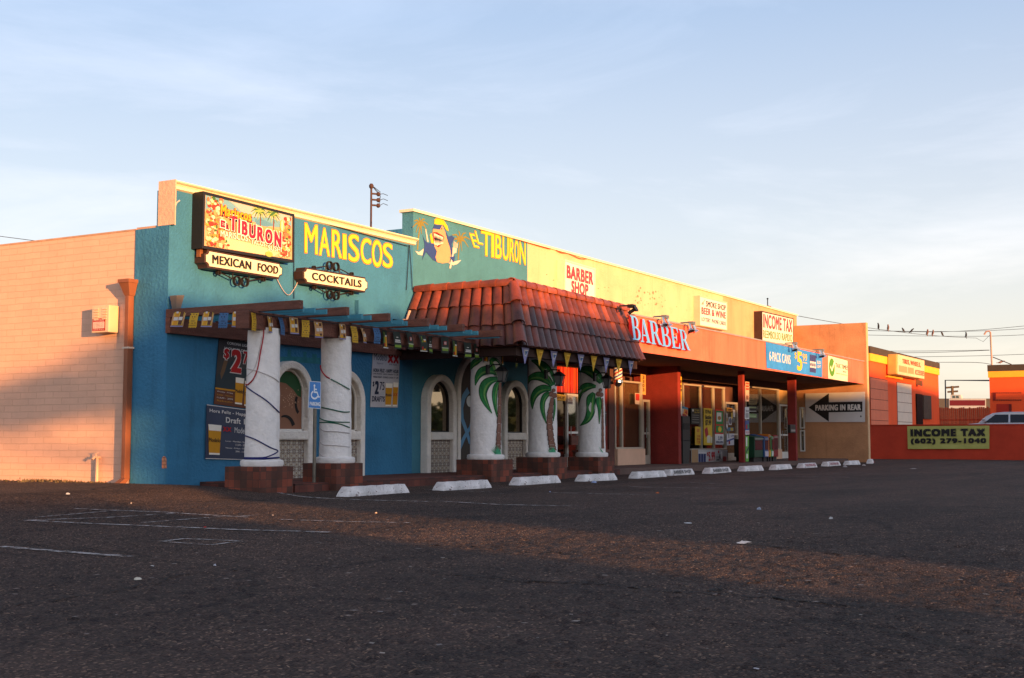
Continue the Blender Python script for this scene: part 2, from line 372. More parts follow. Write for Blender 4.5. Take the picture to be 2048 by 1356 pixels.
def asphalt_mat():
    m, n, l, b = nodes_mat('asphalt'); b.inputs['Roughness'].default_value = .85; b.inputs['Specular IOR Level'].default_value = .25; b.inputs['Diffuse Roughness'].default_value = 1.0
    co = n.new('ShaderNodeTexCoord'); P = co.outputs['Object']
    def noise(s, d=6, r=.6):
        k = n.new('ShaderNodeTexNoise'); k.inputs['Scale'].default_value = s; k.inputs['Detail'].default_value = d; k.inputs['Roughness'].default_value = r
        l.new(P, k.inputs['Vector']); return k
    def ramp(f, stops):
        k = n.new('ShaderNodeValToRGB'); e = k.color_ramp.elements
        e[0].position, e[0].color = stops[0][0], (*stops[0][1], 1); e[1].position, e[1].color = stops[-1][0], (*stops[-1][1], 1)
        for p_, c_ in stops[1:-1]: q = e.new(p_); q.color = (*c_, 1)
        l.new(f, k.inputs['Fac']); return k.outputs['Color']
    def mul(a, c_, f=1):
        k = n.new('ShaderNodeMix'); k.data_type = 'RGBA'; k.blend_type = 'MULTIPLY'; k.inputs['Factor'].default_value = f
        l.new(a, k.inputs['A']); l.new(c_, k.inputs['B']); return k.outputs['Result']
    vo = n.new('ShaderNodeTexVoronoi'); vo.inputs['Scale'].default_value = 75; l.new(P, vo.inputs['Vector'])
    sv = n.new('ShaderNodeSeparateColor'); l.new(vo.outputs['Color'], sv.inputs[0])
    stone = ramp(sv.outputs[0], [(0, (.024, .0145, .0115)), (.55, (.048, .029, .023)), (.86, (.086, .054, .041)), (.95, (.16, .10, .068)), (1, (.29, .19, .13))])
    big = ramp(noise(.22, 9, .7).outputs['Fac'], [(.3, (.5, .49, .49)), (.46, (.95, .95, .95)), (.55, (1, 1, 1)), (.7, (1.45, 1.4, 1.35))])
    mid = ramp(noise(1.6, 7, .7).outputs['Fac'], [(.3, (.72, .72, .74)), (.7, (1.28, 1.26, 1.24))])
    c = mul(mul(stone, big), mid)
    cv = n.new('ShaderNodeTexVoronoi'); cv.feature = 'DISTANCE_TO_EDGE'; cv.inputs['Scale'].default_value = .13
    wv = n.new('ShaderNodeVectorMath'); wv.operation = 'MULTIPLY_ADD'; wv.inputs[1].default_value = (1.6, 1.6, 0)
    l.new(noise(.8, 6).outputs['Color'], wv.inputs[0]); l.new(P, wv.inputs[2]); l.new(wv.outputs[0], cv.inputs['Vector'])
    crack = ramp(cv.outputs['Distance'], [(0, (.45, .45, .45)), (.0035, (.6, .6, .6)), (.006, (1, 1, 1))])
    c = mul(c, crack)
    ms = n.new('ShaderNodeMapping'); ms.inputs['Scale'].default_value = (.16, .75, 1); ms.inputs['Rotation'].default_value = (0, 0, .12); l.new(P, ms.inputs['Vector'])
    sn = n.new('ShaderNodeTexNoise'); sn.inputs['Scale'].default_value = 1.1; sn.inputs['Detail'].default_value = 7; sn.inputs['Roughness'].default_value = .6; l.new(ms.outputs[0], sn.inputs['Vector'])
    c = mul(c, ramp(sn.outputs['Fac'], [(.34, (.62, .62, .63)), (.5, (1, 1, 1)), (.68, (1.2, 1.18, 1.15))]))
    oil = ramp(noise(.5, 4, .5).outputs['Fac'], [(.64, (1, 1, 1)), (.72, (.5, .5, .52))])
    c = mul(c, oil)
    l.new(c, b.inputs['Base Color'])
    bp = n.new('ShaderNodeBump'); bp.inputs['Strength'].default_value = 1; bp.inputs['Distance'].default_value = .020
    hgt = math_node(n, l, 'MULTIPLY_ADD', noise(6, 3).outputs['Fac'], 1.2, math_node(n, l, 'SUBTRACT', 1, vo.outputs['Distance']))
    l.new(hgt, bp.inputs['Height']); l.new(bp.outputs[0], b.inputs['Normal'])
    return m
def mirror_mat(name, dark, mix):
    m = bpy.data.materials.new(name); m.use_nodes = True; _mats[name] = m
    n, l = m.node_tree.nodes, m.node_tree.links; n.clear()
    o = n.new('ShaderNodeOutputMaterial'); g = n.new('ShaderNodeBsdfGlossy'); g.inputs['Roughness'].default_value = .02; g.inputs['Color'].default_value = (.95, .78, .58, 1)
    d = n.new('ShaderNodeBsdfDiffuse'); d.inputs['Color'].default_value = (*dark, 1); x = n.new('ShaderNodeMixShader'); x.inputs[0].default_value = mix
    l.new(d.outputs[0], x.inputs[1]); l.new(g.outputs[0], x.inputs[2]); l.new(x.outputs[0], o.inputs[0])
    return m
BLUE = mat('teal_blue_stucco', (.038, .175, .31), .8, .14, 1.3, .6, 18, stain=.35)
BLUEM = mat('teal_mural_paint', (.058, .205, .27), .8, .12, 1.4, .4, 22, stain=.25)
CREAM = mat('cream_stucco', (.66, .48, .28), .85, .12, .9, .35, 26, streak=.35, stain=.4)
PEACH = mat('orange_stucco', (.68, .34, .18), .85, .14, .7, .35, 26, streak=.35, stain=.5)
CREAMTRIM = mat('cream_trim', (.78, .68, .47), .7, .08, 2, .2, 18)
PINK = mat('salmon_stucco', (.68, .43, .30), .9, .10, 3, .45, 14)
SALMON = mat('salmon_fascia_paint', (.80, .165, .10), .8, .16, .8, .3, 30, streak=.3, stain=.45)
REDP = mat('dark_red_paint', (.22, .024, .018), .8, .16, 2.2, .5, 60, stain=.4)
BROWNP = mat('brown_red_paint', (.10, .04, .03), .8, .14, 2.2, .3, 40)
SOFFIT = mat('brown_soffit', (.16, .07, .045), .9, .15, 2, .2, 20)
ORANGEW = mat('tan_orange_stucco', (.52, .25, .12), .9, .18, 1.1, .5, 34, stain=.5)
TAN = mat('tan_stucco', (.36, .20, .12), .9, .12, 1.5, .4, 34)
WHITEST = mat('white_rough_stucco', (.74, .69, .65), .85, .09, 4, .7, 12, stain=.3)
WINTRIM = mat('aged_white_stucco', (.76, .69, .61), .85, .12, 3, .8, 18)
PAINTBRICK = brick_mat('salmon_painted_block', (.77, .45, .31), (.71, .42, .29), (.68, .40, .27), .44, .118, .006, .5, .7, .06, spots=((.28, .15, .09), .55))
PLINTHBRICK = brick_mat('plinth_brick_tile', (.08, .04, .03), (.23, .06, .036), (.06, .04, .034), .13, .13, .004, .0, .5, .25)
WALKBRICK = brick_mat('walk_brick', (.07, .035, .03), (.16, .05, .035), (.05, .035, .03), .20, .14, .005, .5, .5, .25)
TALAVERA = talavera_mat()
ASPHALT = asphalt_mat()
ALU = mat('aluminium_frame', (.45, .38, .30), .45, .08, 5, metal=.35)
WHITEF = mat('white_frame', (.7, .66, .6), .5, .06, 5)
WOOD = mat('dark_brown_beam', (.14, .052, .034), .7, .3, 3, .5, 30, streak=6)
TEALW = mat('teal_slat_paint', (.05, .23, .30), .6, .15, 5, .2, 30)
BLACK = mat('black_metal', (.012, .011, .011), .5, .1, 5)
GREYM = mat('grey_metal', (.26, .26, .25), .45, .12, 6, metal=.7)
ROOFM = mat('flat_roof_felt', (.25, .24, .22), .95, .15, 1)
ARCHGLASS = mirror_mat('reflecting_dark_glass', (.012, .010, .010), .30)
SHOPGLASS = glass('shop_glass', (.8, .79, .76), .75)
# ------------------------------------------------------------------ ground
XC, YF = 15.86, 16.0
def gz(x, y):
    k = min(1, max(0, (y - 12.6) / 2.6)); k = k * k * (3 - 2 * k)
    j = min(1, max(0, (17.0 - x) / 1.6)); j = j * j * (3 - 2 * j)
    w = .012 * math.sin(x * .9 + y * .5) * math.sin(y * .7 - x * .3) if 0 < y < 16 else 0
    return .15 * k * j + w * min(1, max(0, (18 - y)))
CELL = .045
xs = [-6000, -1500, -400, -120, -50, -30, -20, -10, -5, -2, 0, 1, 2, 3] + [3.5 + i * CELL for i in range(0, int(16.5 / CELL))] + [20.25 + .75 * i for i in range(0, 42)] + [55, 65, 85, 110, 300, 1200, 6000]
ys = [-6000, -1500, -400, -150, -100, -60, -30, -15, -6, -4, -3, -2, -1.2] + [-.6 + CELL * i for i in range(0, int(15.6 / CELL))] + [15.2, 15.6, 16.0, 16.6, 18, 20, 25, 30, 60, 120, 400, 1500, 6000]
jr = random.Random(77)
def rough(x, y):
    """chip-seal roughness of the near part of the lot"""
    if not (3.5 < x < 20 and -.6 < y < 14.9): return 0
    w = min(1, (x - 3.5) / .6, (20 - x) / 9, (y + .6) / .5, (14.9 - y) / .6)
    return max(-.02, min(.02, jr.gauss(0, .0052))) * w
g = MB()
g.add([(x, y, gz(x, y) + rough(x, y)) for y in ys for x in xs], [(j * len(xs) + i, j * len(xs) + i + 1, (j + 1) * len(xs) + i + 1, (j + 1) * len(xs) + i) for j in range(len(ys) - 1) for i in range(len(xs) - 1)])
o = g.build('ground', ASPHALT, smooth=True); tag(o, kind='structure')
for md in list(o.modifiers): o.modifiers.remove(md)
sw = MB().box(16.72, 29.4, 13.86, YF, -.05, .15).build('pavement', WALKBRICK); tag(sw, kind='structure')
sw2 = MB().box(29.4, 50.5, 13.86, YF + .3, -.05, .15).build('pavement', mat('dark_concrete', (.12, .075, .06), .9, .2, 1.2, .3, 30)); tag(sw2, kind='structure')
yard = MB().box(60.25, 110, -30, 60, -.3, .30).build('yard_pavement', mat('yard_concrete', (.2, .17, .15), .9, .15, .8)); tag(yard, kind='structure')
# ------------------------------------------------------------------ the strip mall
B = empty('strip_mall_building', (XC, YF, 0), 'long single storey strip mall, teal restaurant end and cream shops, orange wing wall', 'building')
XA, XB, XM, XE = 23.25, atY(1055, 520, YF).x, atY(1446, 600, YF).x, 50.5
ZA = atY(333, 357, YF - .08).z; ZCB = atY(329.5, 373, YF - .08).z; ZS = atX(268, 460, XC).z; ZB = 6.02
YW = atX(266, 700, XC).y
MB().box(XC, XA, YF, YF + .3, 0, ZCB).build('front_wall', BLUE, B)
MB().box(XC, XC + .3, YF + .3, YW, 0, ZS).build('return_wall', BLUE, B)
cz = MB()                                            # cornice profile swept along X
prof = [(0, ZCB), (-.05, ZCB + .02), (-.05, ZCB + .07), (-.10, ZCB + .13), (-.10, ZA - .04), (-.13, ZA - .02), (-.13, ZA), (.24, ZA), (.24, ZCB)]
x0, x1 = XC + .02, XA + .04
cz.add([(x, YF + y, z) for x in (x0, x1) for y, z in prof], [tuple(range(9)), tuple(range(9, 18))[::-1]] + [(i, i + 9, (i + 1) % 9 + 9, (i + 1) % 9) for i in range(9)])
cz.build('cornice', CREAMTRIM, B)
MB().box(XC - .004, XC + .018, YF - .13, YF + .27, ZS + .02, ZA + .012).build('parapet_end', PINK, B)
MB().box(XC + .02, XC + .3, YW, 36, 0, ZS - .01).build('side_wall', PAINTBRICK, B)
MB().box(XC + .02, XC + .3, YF + .3, YW, ZS, ZS + .04).box(XC + .01, XC + .33, YW, 36, ZS - .01, ZS + .02).build('wall_coping', mat('coping', (.5, .3, .2), .9, .2, 4), B)
MB().box(XA, XB, YF + .002, YF + .3, 0, ZB - .06).build('mural_wall', BLUEM, B)
MB().box(XB, XM, YF + .002, YF + .3, 3.2, ZB - .06).build('upper_wall', CREAM, B)
MB().box(XM, XE + .5, YF + .002, YF + .3, 3.2, ZB - .06).build('upper_wall', PEACH, B)
MB().box(XA - .06, XE + .52, YF - .05, YF + .34, ZB - .06, ZB).build('parapet_cap', CREAMTRIM, B)
MB().box(XC + .3, XA, YF + .3, 36, 4.2, 4.35).build('roof', ROOFM, B)
MB().box(XA, XE + .5, YF + .3, 36, 5.1, 5.25).build('roof', ROOFM, B)
MB().box(XA, XA + .25, YF + .3, 36, 4.2, 5.6).build('inner_parapet', BLUE, B)
MB().box(XC + .3, XE + .5, 35.7, 36, 0, 5.1).build('rear_wall', PINK, B)
MB().box(XE + .25, XE + .5, YF + .3, 35.7, 0, 5.5).build('end_wall', ORANGEW, B)
MB().box(28.75, XE, 13.24, YF, 3.12, 3.92).build('canopy', SOFFIT, B)
MB().box(28.75, XE, 13.16, 13.24, 3.08, 3.96).build('fascia', SALMON, B)
MB().box(28.75, XE, 13.13, 13.30, 3.96, 4.0).build('flashing', mat('galvanised_flashing', (.42, .36, .32), .5, .15, 3, metal=.5), B)
zw = atX(1733, 645, XE).z
MB().box(XE, XE + .25, atX(1733, 760, XE).y, YF, 0, zw).build('wing_wall', ORANGEW, B)
wf = MB(); yf_ = atX(1733, 760, XE).y
wf.box(XE - .002, XE + .252, yf_ - .03, yf_ - .002, 0, zw + .004).build('wing_wall_edge', mat('pale_orange_edge', (.62, .38, .2), .9, .12, 2), B)
# ground floor walls of the shops
MB().box(XB, XE, YF + .55, YF + .7, .15, 3.12).build('shop_inner_wall', BROWNP, B)
MB().box(XB, XE, YF + .02, YF + .12, 2.86, 3.12).build('shop_header', SOFFIT, B)
XR = 36.0
MB().box(XR, XR + .22, atX(1357, 860, XR).y, YF + .5, .15, 3.12).build('partition_wall', REDP, B, bevel=.02)
p1x, p1y = 39.6, 14.25
for (pl, pr, yy, xx) in ((1475, 1490, 14.25, 39.6), (1577, 1600, 14.0, 44.3)):
    a = atX(pl, 860, xx).y
    r_ = atY(pr, 860, yy).x
    MB().box(xx, xx + .17, yy, yy + (.18 if xx < 40 else .30), .15, 3.12).build('canopy_post', REDP, B, bevel=.015)
x0, x1 = atY(1207, 860, YF - .35).x, atY(1229, 860, YF - .35).x
MB().box(x0, (x0 + x1) / 2, YF - .3, YF + .3, .15, 3.1).build('pier', REDP, B)
MB().box((x0 + x1) / 2, x1, YF - .35, YF + .3, .15, 3.1).build('pier', BROWNP, B)
# paint chips on the cream wall
ch = MB(); r_ = random.Random(31); qc = QY(YF + .001, (1270, 570), (1325, 585), (1325, 620), (1270, 605))
for k in range(34):
    a, b, s_ = r_.random(), r_.random(), r_.uniform(.008, .035); ch.oval(qc, a, b, s_, s_ * r_.uniform(1, 3), .002, 0, 6)
qc = QY(YF + .001, (1080, 545), (1400, 620), (1400, 630), (1080, 560))
for k in range(14):
    ch.oval(qc, r_.random(), r_.random() * 1.5, .003, .08, .002, 0, 6)
ch.build('paint_chips', mat('bare_plaster', (.42, .20, .11), .9, .2, 9), B)['kind'] = 'stuff'
# ---------------- arched windows
def ring(mb, x0, x1, xi0, xi1, zb, zs, rt, rti, y0, y1, n=18):
    """arched stucco surround: outer and inner outline, y0 front, y1 back"""
    def line(a, b, r): cx = (a + b) / 2; return [(a, zb), (a, zs)] + [(cx - (b - a) / 2 * math.cos(math.pi * i / n), zs + r * math.sin(math.pi * i / n)) for i in range(1, n)] + [(b, zs), (b, zb)]
    A, I = line(x0, x1, rt), line(xi0, xi1, rti); k = len(A)
    V = [(x, y0, z) for x, z in A] + [(x, y0, z) for x, z in I] + [(x, y1, z) for x, z in A] + [(x, y1, z) for x, z in I]
    fs = []
    for i in range(k - 1):
        fs += [(i, k + i, k + i + 1, i + 1), (2 * k + i, i, i + 1, 2 * k + i + 1), (k + i, 3 * k + i, 3 * k + i + 1, k + i + 1)]
    mb.add(V, fs)
def arch_fill(mb, x0, x1, zb, zs, r, y, mi=0, n=18):
    cx = (x0 + x1) / 2
    mb.add([(x0, y, zb), (x1, y, zb)] + [(cx + (x1 - x0) / 2 * math.cos(math.pi * i / n), y, zs + r * math.sin(math.pi * i / n)) for i in range(0, n + 1)], [tuple(range(n + 3))], mi)
def arch_window(pl, pr, ptop, painted=False, w=1.24):
    x1 = atY(pr, 860, YF - .1).x
    x0 = atY(pl, 860, YF - .1).x if pl else x1 - w
    W = x1 - x0; t = .15
    zt = atY((pl or pr - 30) * .5 + pr * .5, ptop, YF - .1).z
    zs = zt - W * .52
    zg, zp = 1.06, .88
    m = MB(); ring(m, x0, x1, x0 + t, x1 - t, .02, zs, W * .52, W * .52 - t, YF - .19, YF)
    m.box(x0 + t, x1 - t, YF - .20, YF, zp, zg)
    o = m.build('arched_window', WINTRIM, B, bevel=.03)
    p = MB(); arch_fill(p, x0 + t, x1 - t, zg, zs, W * .52 - t, YF - .03)
    p.build('pane', ARCHGLASS, o)
    q = MB(); q.add([(x0 + t, YF - .08, .02), (x1 - t, YF - .08, .02), (x1 - t, YF - .08, zp), (x0 + t, YF - .08, zp)], [(0, 1, 2, 3)]); q.build('tile_panel', TALAVERA, o)
    fr_ = MB(); ring(fr_, x0 + t, x1 - t, x0 + t + .035, x1 - t - .035, zg, zs, W * .52 - t, W * .52 - t - .035, YF - .06, YF - .02)
    fr_.box(x0 + t, x1 - t, YF - .06, YF - .02, zg, zg + .03)
    fr_.build('sash', WHITEF if painted else BLACK, o)
    return o, (x0 + t + .035, x1 - t - .035, zg + .03, zs, W * .52 - t - .035)
w1, b1_ = arch_window(None, 620, 724, True)
arch_window(None, 724.5, 741, True)
arch_window(849, 908, 749)
arch_window(1004, 1053, 761)
# painted scene inside the first window
pq = Q((b1_[0], YF - .032, b1_[2]), (b1_[1], YF - .032, b1_[2]), (b1_[1], YF - .032, b1_[3] + b1_[4]), (b1_[0], YF - .032, b1_[3] + b1_[4]))
pm = MB(); arch_fill(pm, b1_[0], b1_[1], b1_[2], b1_[3], b1_[4], YF - .036, 0)
pm.poly(pq, [(.1, .90), (.3, .985), (.6, .985), (.85, .9), (.97, .76), (.97, .55), (.85, .58), (.7, .68), (.45, .78), (.2, .8)], .006, 1)
pm.stroke(pq, arc(1.05, .45, .26, .22, 150, 230), .07, .008, 2)
pm.stroke(pq, arc(.42, -.02, .32, .24, 20, 110), .1, .008, 2, .03)
for i in range(46): 
    a, b = RND.gauss(.55, .13), RND.gauss(.5, .1); pm.oval(pq, a, b, .012, .008, .009, 3, 6)
pm.build('painted_scene', [flat('8a5d45'), flat('1f4a26'), flat('120c0c'), flat('c9a080')], w1)
# ---------------- arched doorway
x0, x1 = atY(915, 860, YF - .1).x, 26.75
m = MB(); W = x1 - x0; zt = 2.94; zs = zt - W * .5
ring(m, x0, x1, x0 + .14, x1 - .14, .02, zs, W * .5, W * .5 - .14, YF - .12, YF)
dw = m.build('arched_doorway', WINTRIM, B, bevel=.03)
p = MB(); arch_fill(p, x0 + .14, x1 - .14, .15, zs, W * .5 - .14, YF - .02); p.build('door_panel', mat('dark_door', (.035, .028, .024), .5, .2, 4), dw)
dq = Q((x0 + .14, YF - .02, .15), (x1 - .14, YF - .02, .15), (x1 - .14, YF - .02, zt - .14), (x0 + .14, YF - .02, zt - .14))
p = MB(); p.stroke(dq, [(.30, .72), (.17, .66), (.10, .56), (.12, .46), (.24, .36), (.34, .26), (.5, .2)], .17, .004, 0, .1); p.stroke(dq, [(.04, .2), (.18, .3), (.34, .38), (.45, .5)], .13, .006, 0, .08)
p.oval(dq, .34, .62, .10, .05, .007, 1)
p.build('painted_figure', [flat('5d8fb4'), flat('cfd6d8')], dw)
MB().box(XC - .04, XA, YF - .10, YF, 2.70, 2.967).build('wall_ledger', WOOD, B)
h_ = MB(); hq = QY(YF - .002, (322, 912), (334, 912), (334, 938), (322, 938)); h_.oval(hq, .5, .72, .4, .28, .003, 0, 10); h_.rect(hq, .1, .05, .9, .72, .0045, 0)
h_.build('wall_hole', brick_mat('bare_brick', (.55, .22, .12), (.6, .3, .18), (.35, .16, .1), .1, .06), B)
bx = QY(YF - .1, (717, 600), (800, 612), (800, 640), (717, 628)); MB().rect(bx, 0, 0, 1, 1, 0, 0, .1).build('wall_box', BLUE, B)
# old castle shape painted faintly above the first window
cq = QY(YF - .003, (558, 700), (640, 706), (640, 728), (558, 722)); m = MB()
m.poly(cq, [(0, 0), (1, 0), (1, .55), (.92, .55), (.92, .85), (.8, .85), (.8, .5), (.66, .5), (.66, 1), (.58, 1), (.58, .5), (.28, .5), (.28, 1.1), (.2, 1.1), (.2, .45), (0, .4)], .002)
m.build('faint_mural', mat('faded_teal', (.03, .17, .20), .8, .25, 5), B)
# ---------------- shop fronts
def storefront(name, px_edges, zsill, ztop, sillmat, frame, blind, y=YF):
    xs_ = [atY(p, 850, y).x for p in px_edges]; x0, x1 = xs_[0], xs_[-1]; t = .03
    m = MB()
    for x in xs_: m.box(x - t, x + t, y - .04, y + .06, zsill + .05, ztop - .05)
    m.box(x0 - t, x1 + t, y - .05, y + .06, zsill, zsill + .05); m.box(x0 - t, x1 + t, y - .05, y + .06, ztop - .05, ztop)
    o = m.build(name, frame, B)
    MB().box(x0, x1, y + .005, y + .015, zsill + .05, ztop - .05).build('pane', SHOPGLASS, o)
    MB().box(x0 - .04, x1 + .04, y - .12, y + .1, .15, zsill).build('bulkhead', sillmat, o, bevel=.01)
    if blind:
        b = MB(); n = int((x1 - x0) / .09)
        for i in range(n):
            x = x0 + (x1 - x0) * (i + .5) / n; a = -.45 + RND.uniform(-.15, .15); dx, dy = .042 * math.cos(a), .042 * math.sin(a)
            b.add([(x - dx, y + .12 - dy, zsill + .06), (x + dx, y + .12 + dy, zsill + .06), (x + dx, y + .12 + dy, ztop - .06), (x - dx, y + .12 - dy, ztop - .06)], [(0, 1, 2, 3)])
        b.build('blinds', blind, o)
    return o
PEACHS = mat('peach_bulkhead', (.66, .40, .27), .85, .08, 2, .3, 40)
TANBL = mat('tan_blinds', (.40, .27, .14), .8, .1, 2); DARKBL = mat('dark_blinds', (.13, .085, .06), .8, .15, 2); GREYBL = mat('brown_blinds', (.16, .10, .065), .8, .12, 2)
storefront('storefront_window', (1229, 1243, 1282), .62, 2.62, PEACHS, ALU, TANBL, YF - .1)
storefront('storefront_window', (1366, 1402, 1427, 1448), .55, 2.72, BROWNP, ALU, DARKBL)
storefront('storefront_window', (1491, 1521, 1557), .52, 2.86, PEACHS, ALU, GREYBL)
def shop_door(px0, px1, ztop, frame, inner, y=YF, rail=1.08, trans=None):
    x0, x1 = atY(px0, 850, y).x, atY(px1, 850, y).x; t = .06
    m = MB().box(x0, x0 + t, y - .04, y + .05, .16, ztop).box(x1 - t, x1, y - .04, y + .05, .16, ztop).box(x0 + t, x1 - t, y - .04, y + .05, ztop - .07, ztop).box(x0 + t, x1 - t, y - .04, y + .05, .16, .42).box(x0 + t, x1 - t, y - .05, y + .04, rail - .03, rail + .03)
    o = m.build('shop_door', frame, B)
    MB().box(x0 + t, x1 - t, y + .005, y + .015, .42, ztop - .07).build('pane', SHOPGLASS, o)
    MB().box(x0 + t, x1 - t, y + .2, y + .22, .42, ztop - .07).build('door_blind', inner, o)
    MB().tube([(x0 + .12, y - .09, .95), (x0 + .12, y - .09, 1.25)], .012).build('handle', GREYM, o)
    if trans:
        MB().box(x0, x1, y, y + .02, ztop + .03, 2.84).build('transom', trans, o)
    return o
shop_door(1132, 1157, 2.13, WHITEF, mat('dark_red_blind', (.12, .03, .025), .8))
shop_door(1284, 1298, 2.10, ALU, BLACK, YF - .1)
shop_door(1450, 1474, 2.22, ALU, DARKBL)
shop_door(1558.5, 1577, 2.28, WHITEF, mat('dark_red_blind', (.12, .03, .025), .8), trans=mat('tan_transom', (.5, .3, .12), .7))
# red glass strips over the barber entrance, number over the next door
x0, x1 = atY(1109, 750, YF).x, atY(1157, 750, YF).x
m = MB(); n = 26
for i in range(n):
    xa = x0 + (x1 - x0) * i / n; m.tone = RND.random(); m.box(xa, xa + (x1 - x0) / n * .8, YF + .02 + RND.uniform(0, .03), YF + .06, 2.16, 2.85)
m.build('red_transom', mat('red_strips', (.5, .03, .015), .35, .1, 3, tone=((.06, .01, .008), (.6, .035, .015), (.62, .1, .03))), B)
MB().box(x0, atY(1132, 800, YF).x, YF + .02, YF + .04, .5, 2.0).build('dark_window', mirror_mat('dim_glass', (.03, .012, .01), .12), B)
sq = QY(YF - .03, (1108, 787), (1131, 790), (1131, 802), (1108, 800)); m = MB(); m.rect(sq, 0, 0, 1, 1, 0, 0, .02); m.text(sq, 'SHOP', .22, .2, .92, .82, .003, 1, .02)
tag(m.build('door_sign', [flat('c9a03a'), flat('141018')]), 'small yellow SHOP sign beside the white barber door', 'sign')
nq = QY(YF - .12, (1282, 748), (1291.5, 750), (1291.5, 790), (1282, 788)); m = MB(); m.rect(nq, 0, 0, 1, 1, 0, 0, .02)
for i, ch in enumerate('3303'): m.text(nq, ch, .3, .78 - i * .21, .7, .95 - i * .21, .004, 1, .03)
m.build('house_number', [flat('b98a4a'), flat('2a1510')], B)
m = MB(); xw = XE - .03
ya, yb = atX(1600, 850, XE).y, atX(1610, 850, XE).y
for z0, z1 in ((.42, 1.28), (1.34, 2.2)):
    m.box(xw, XE - .004, yb, yb + .05, z0, z1); m.box(xw, XE - .004, ya - .05, ya, z0, z1); m.box(xw, XE - .004, yb + .05, ya - .05, z0, z0 + .05); m.box(xw, XE - .004, yb + .05, ya - .05, z1 - .05, z1)
sl = m.build('side_window', WHITEF, B)
MB().box(XE - .018, XE - .006, yb + .05, ya - .05, .46, 2.16).build('pane', ARCHGLASS, sl)
# ------------------------------------------------------------------ the far side of the street, behind the camera: it shades the lot and shows in the glass
def pq_(p, q): return Vector((.914 * p + .407 * q, -.407 * p + .914 * q, 0))
def block(name, label, cat, p0, p1, q0, q1, h, m, group=None, roof=None):
    c = [pq_(p0, q0), pq_(p1, q0), pq_(p1, q1), pq_(p0, q1)]
    e = empty(name, pq_((p0 + p1) / 2, (q0 + q1) / 2), label, cat, group)
    up = lambda z: [v + Vector((0, 0, z)) for v in c]
    MB().hull(up(0), up(h)).build('wall', m, e)
    if roof: 
        k = [pq_(p0 - .0, q0 - .2), pq_(p1 + .0, q0 - .2), pq_(p1 + .0, q1 + .2), pq_(p0 - .0, q1 + .2)]
        MB().hull([v + Vector((0, 0, h + .001)) for v in k], [v + Vector((0, 0, h + .14)) for v in k]).build('roof', roof, e)
        n = max(1, int((p1 - p0) / 4))
        for i in range(n):
            a = p0 + (p1 - p0) * (i + .3) / n; b_ = p0 + (p1 - p0) * (i + .7) / n
            k = [pq_(a, q1 + .01), pq_(b_, q1 + .01), pq_(b_, q1 + .03), pq_(a, q1 + .03)]
            MB().hull([v + Vector((0, 0, .9)) for v in k], [v + Vector((0, 0, 2.3)) for v in k]).build('window', BLACK, e)
    return e
STU = mat('street_stucco', (.38, .30, .24), .9, .15, 1)
block('shade_wall', 'long plain wall added across the street to shade the near asphalt, behind the camera', 'wall', -70, 5.85, -31, -30.6, 3.45, STU)  # unseen wall, added to keep the near asphalt in shade
for i, (a, b, h) in enumerate(((7.8, 13.5, 6.75), (13.5, 20.8, 7.2), (20.8, 28.0, 6.0), (28.0, 34.0, 6.3), (34.0, 46.0, 6.9), (46.0, 95.0, 8.8))):  # unseen row; heights and joins shaped to set the shade edge on the shops
    block('house', ['narrow flat roofed house opposite the restaurant, behind the camera', 'second flat roofed house opposite, behind the camera', 'lowest flat roofed house opposite the barber, behind the camera', 'flat roofed house opposite the smoke shop, behind the camera',
                    'wide flat roofed house opposite the tax office, behind the camera', 'longest flat roofed building opposite the tyre shop, behind the camera'][i], 'house', a, b, -38, -30, h, STU, 'houses across the street', ROOFM)
LEAF = mat('leaf_green', (.05, .075, .025), .8, .3, 2)
BARK = mat('bark', (.12, .08, .05), .9, .2, 5)
def tree(label, p, q, blobs, n, leaf=.16, seed=1, trunk=.14):
    r = random.Random(seed); e = empty('tree', pq_(p, q), label, 'tree', 'trees across the street')
    zt = min(b[2] - b[4] for b in blobs)
    t = MB(); base = pq_(p, q); t.tube([base, base + Vector((.1, 0, zt * .6)), base + Vector((0, .1, zt + .5))], trunk, 8, r2=trunk * .6)
    for b in blobs: t.tube([base + Vector((0, .1, zt * .8)), pq_(b[0], b[1]) + Vector((0, 0, b[2]))], trunk * .5, 6, r2=.03)
    t.build('trunk', BARK, e)
    m = MB(); tot = sum(b[3] * b[4] for b in blobs)
    for b in blobs:
        for _ in range(int(n * b[3] * b[4] / tot)):
            v = Vector((r.gauss(0, 1), r.gauss(0, 1), r.gauss(0, 1))).normalized() * (r.random() ** .4)
            c = pq_(b[0] + v.x * b[3], b[1] + v.y * b[3]) + Vector((0, 0, b[2] + v.z * b[4]))
            a = Vector((r.gauss(0, 1), r.gauss(0, 1), r.gauss(0, 1))).normalized(); d = a.orthogonal().normalized(); s = leaf * r.uniform(.6, 1.4)
            m.add([c - a * s, c + d * s * .5, c + a * s, c - d * s * .5], [(0, 1, 2, 3)])
    m.build('crown', LEAF, e)
tree('leafy tree with a one sided crown standing across the street, behind the camera', 8.6, -28, [(7.6, -28, 5.5, .9, .75), (6.6, -28, 5.25, .8, .55), (5.6, -28, 4.95, .8, .35), (4.6, -28, 4.9, .7, .25), (9.0, -28, 6.0, 1.0, .8)], 2600, .13, 3)
tree('round crowned tree added to break the shade edge of the narrow house, behind the camera', 11.3, -26, [(10.6, -26, 6.2, 1.1, .8), (12.2, -26, 6.4, 1.0, .7), (11.4, -26, 5.6, 1.2, .8)], 1500, .15, 5)  # this and the next two: unseen trees added to soften the stepped shade edges
tree('tall thin tree added to break the shade edge of the second house, behind the camera', 17.0, -26, [(16.4, -26, 6.1, 1.0, .7), (17.8, -26, 5.9, 1.1, .7)], 1200, .15, 8)
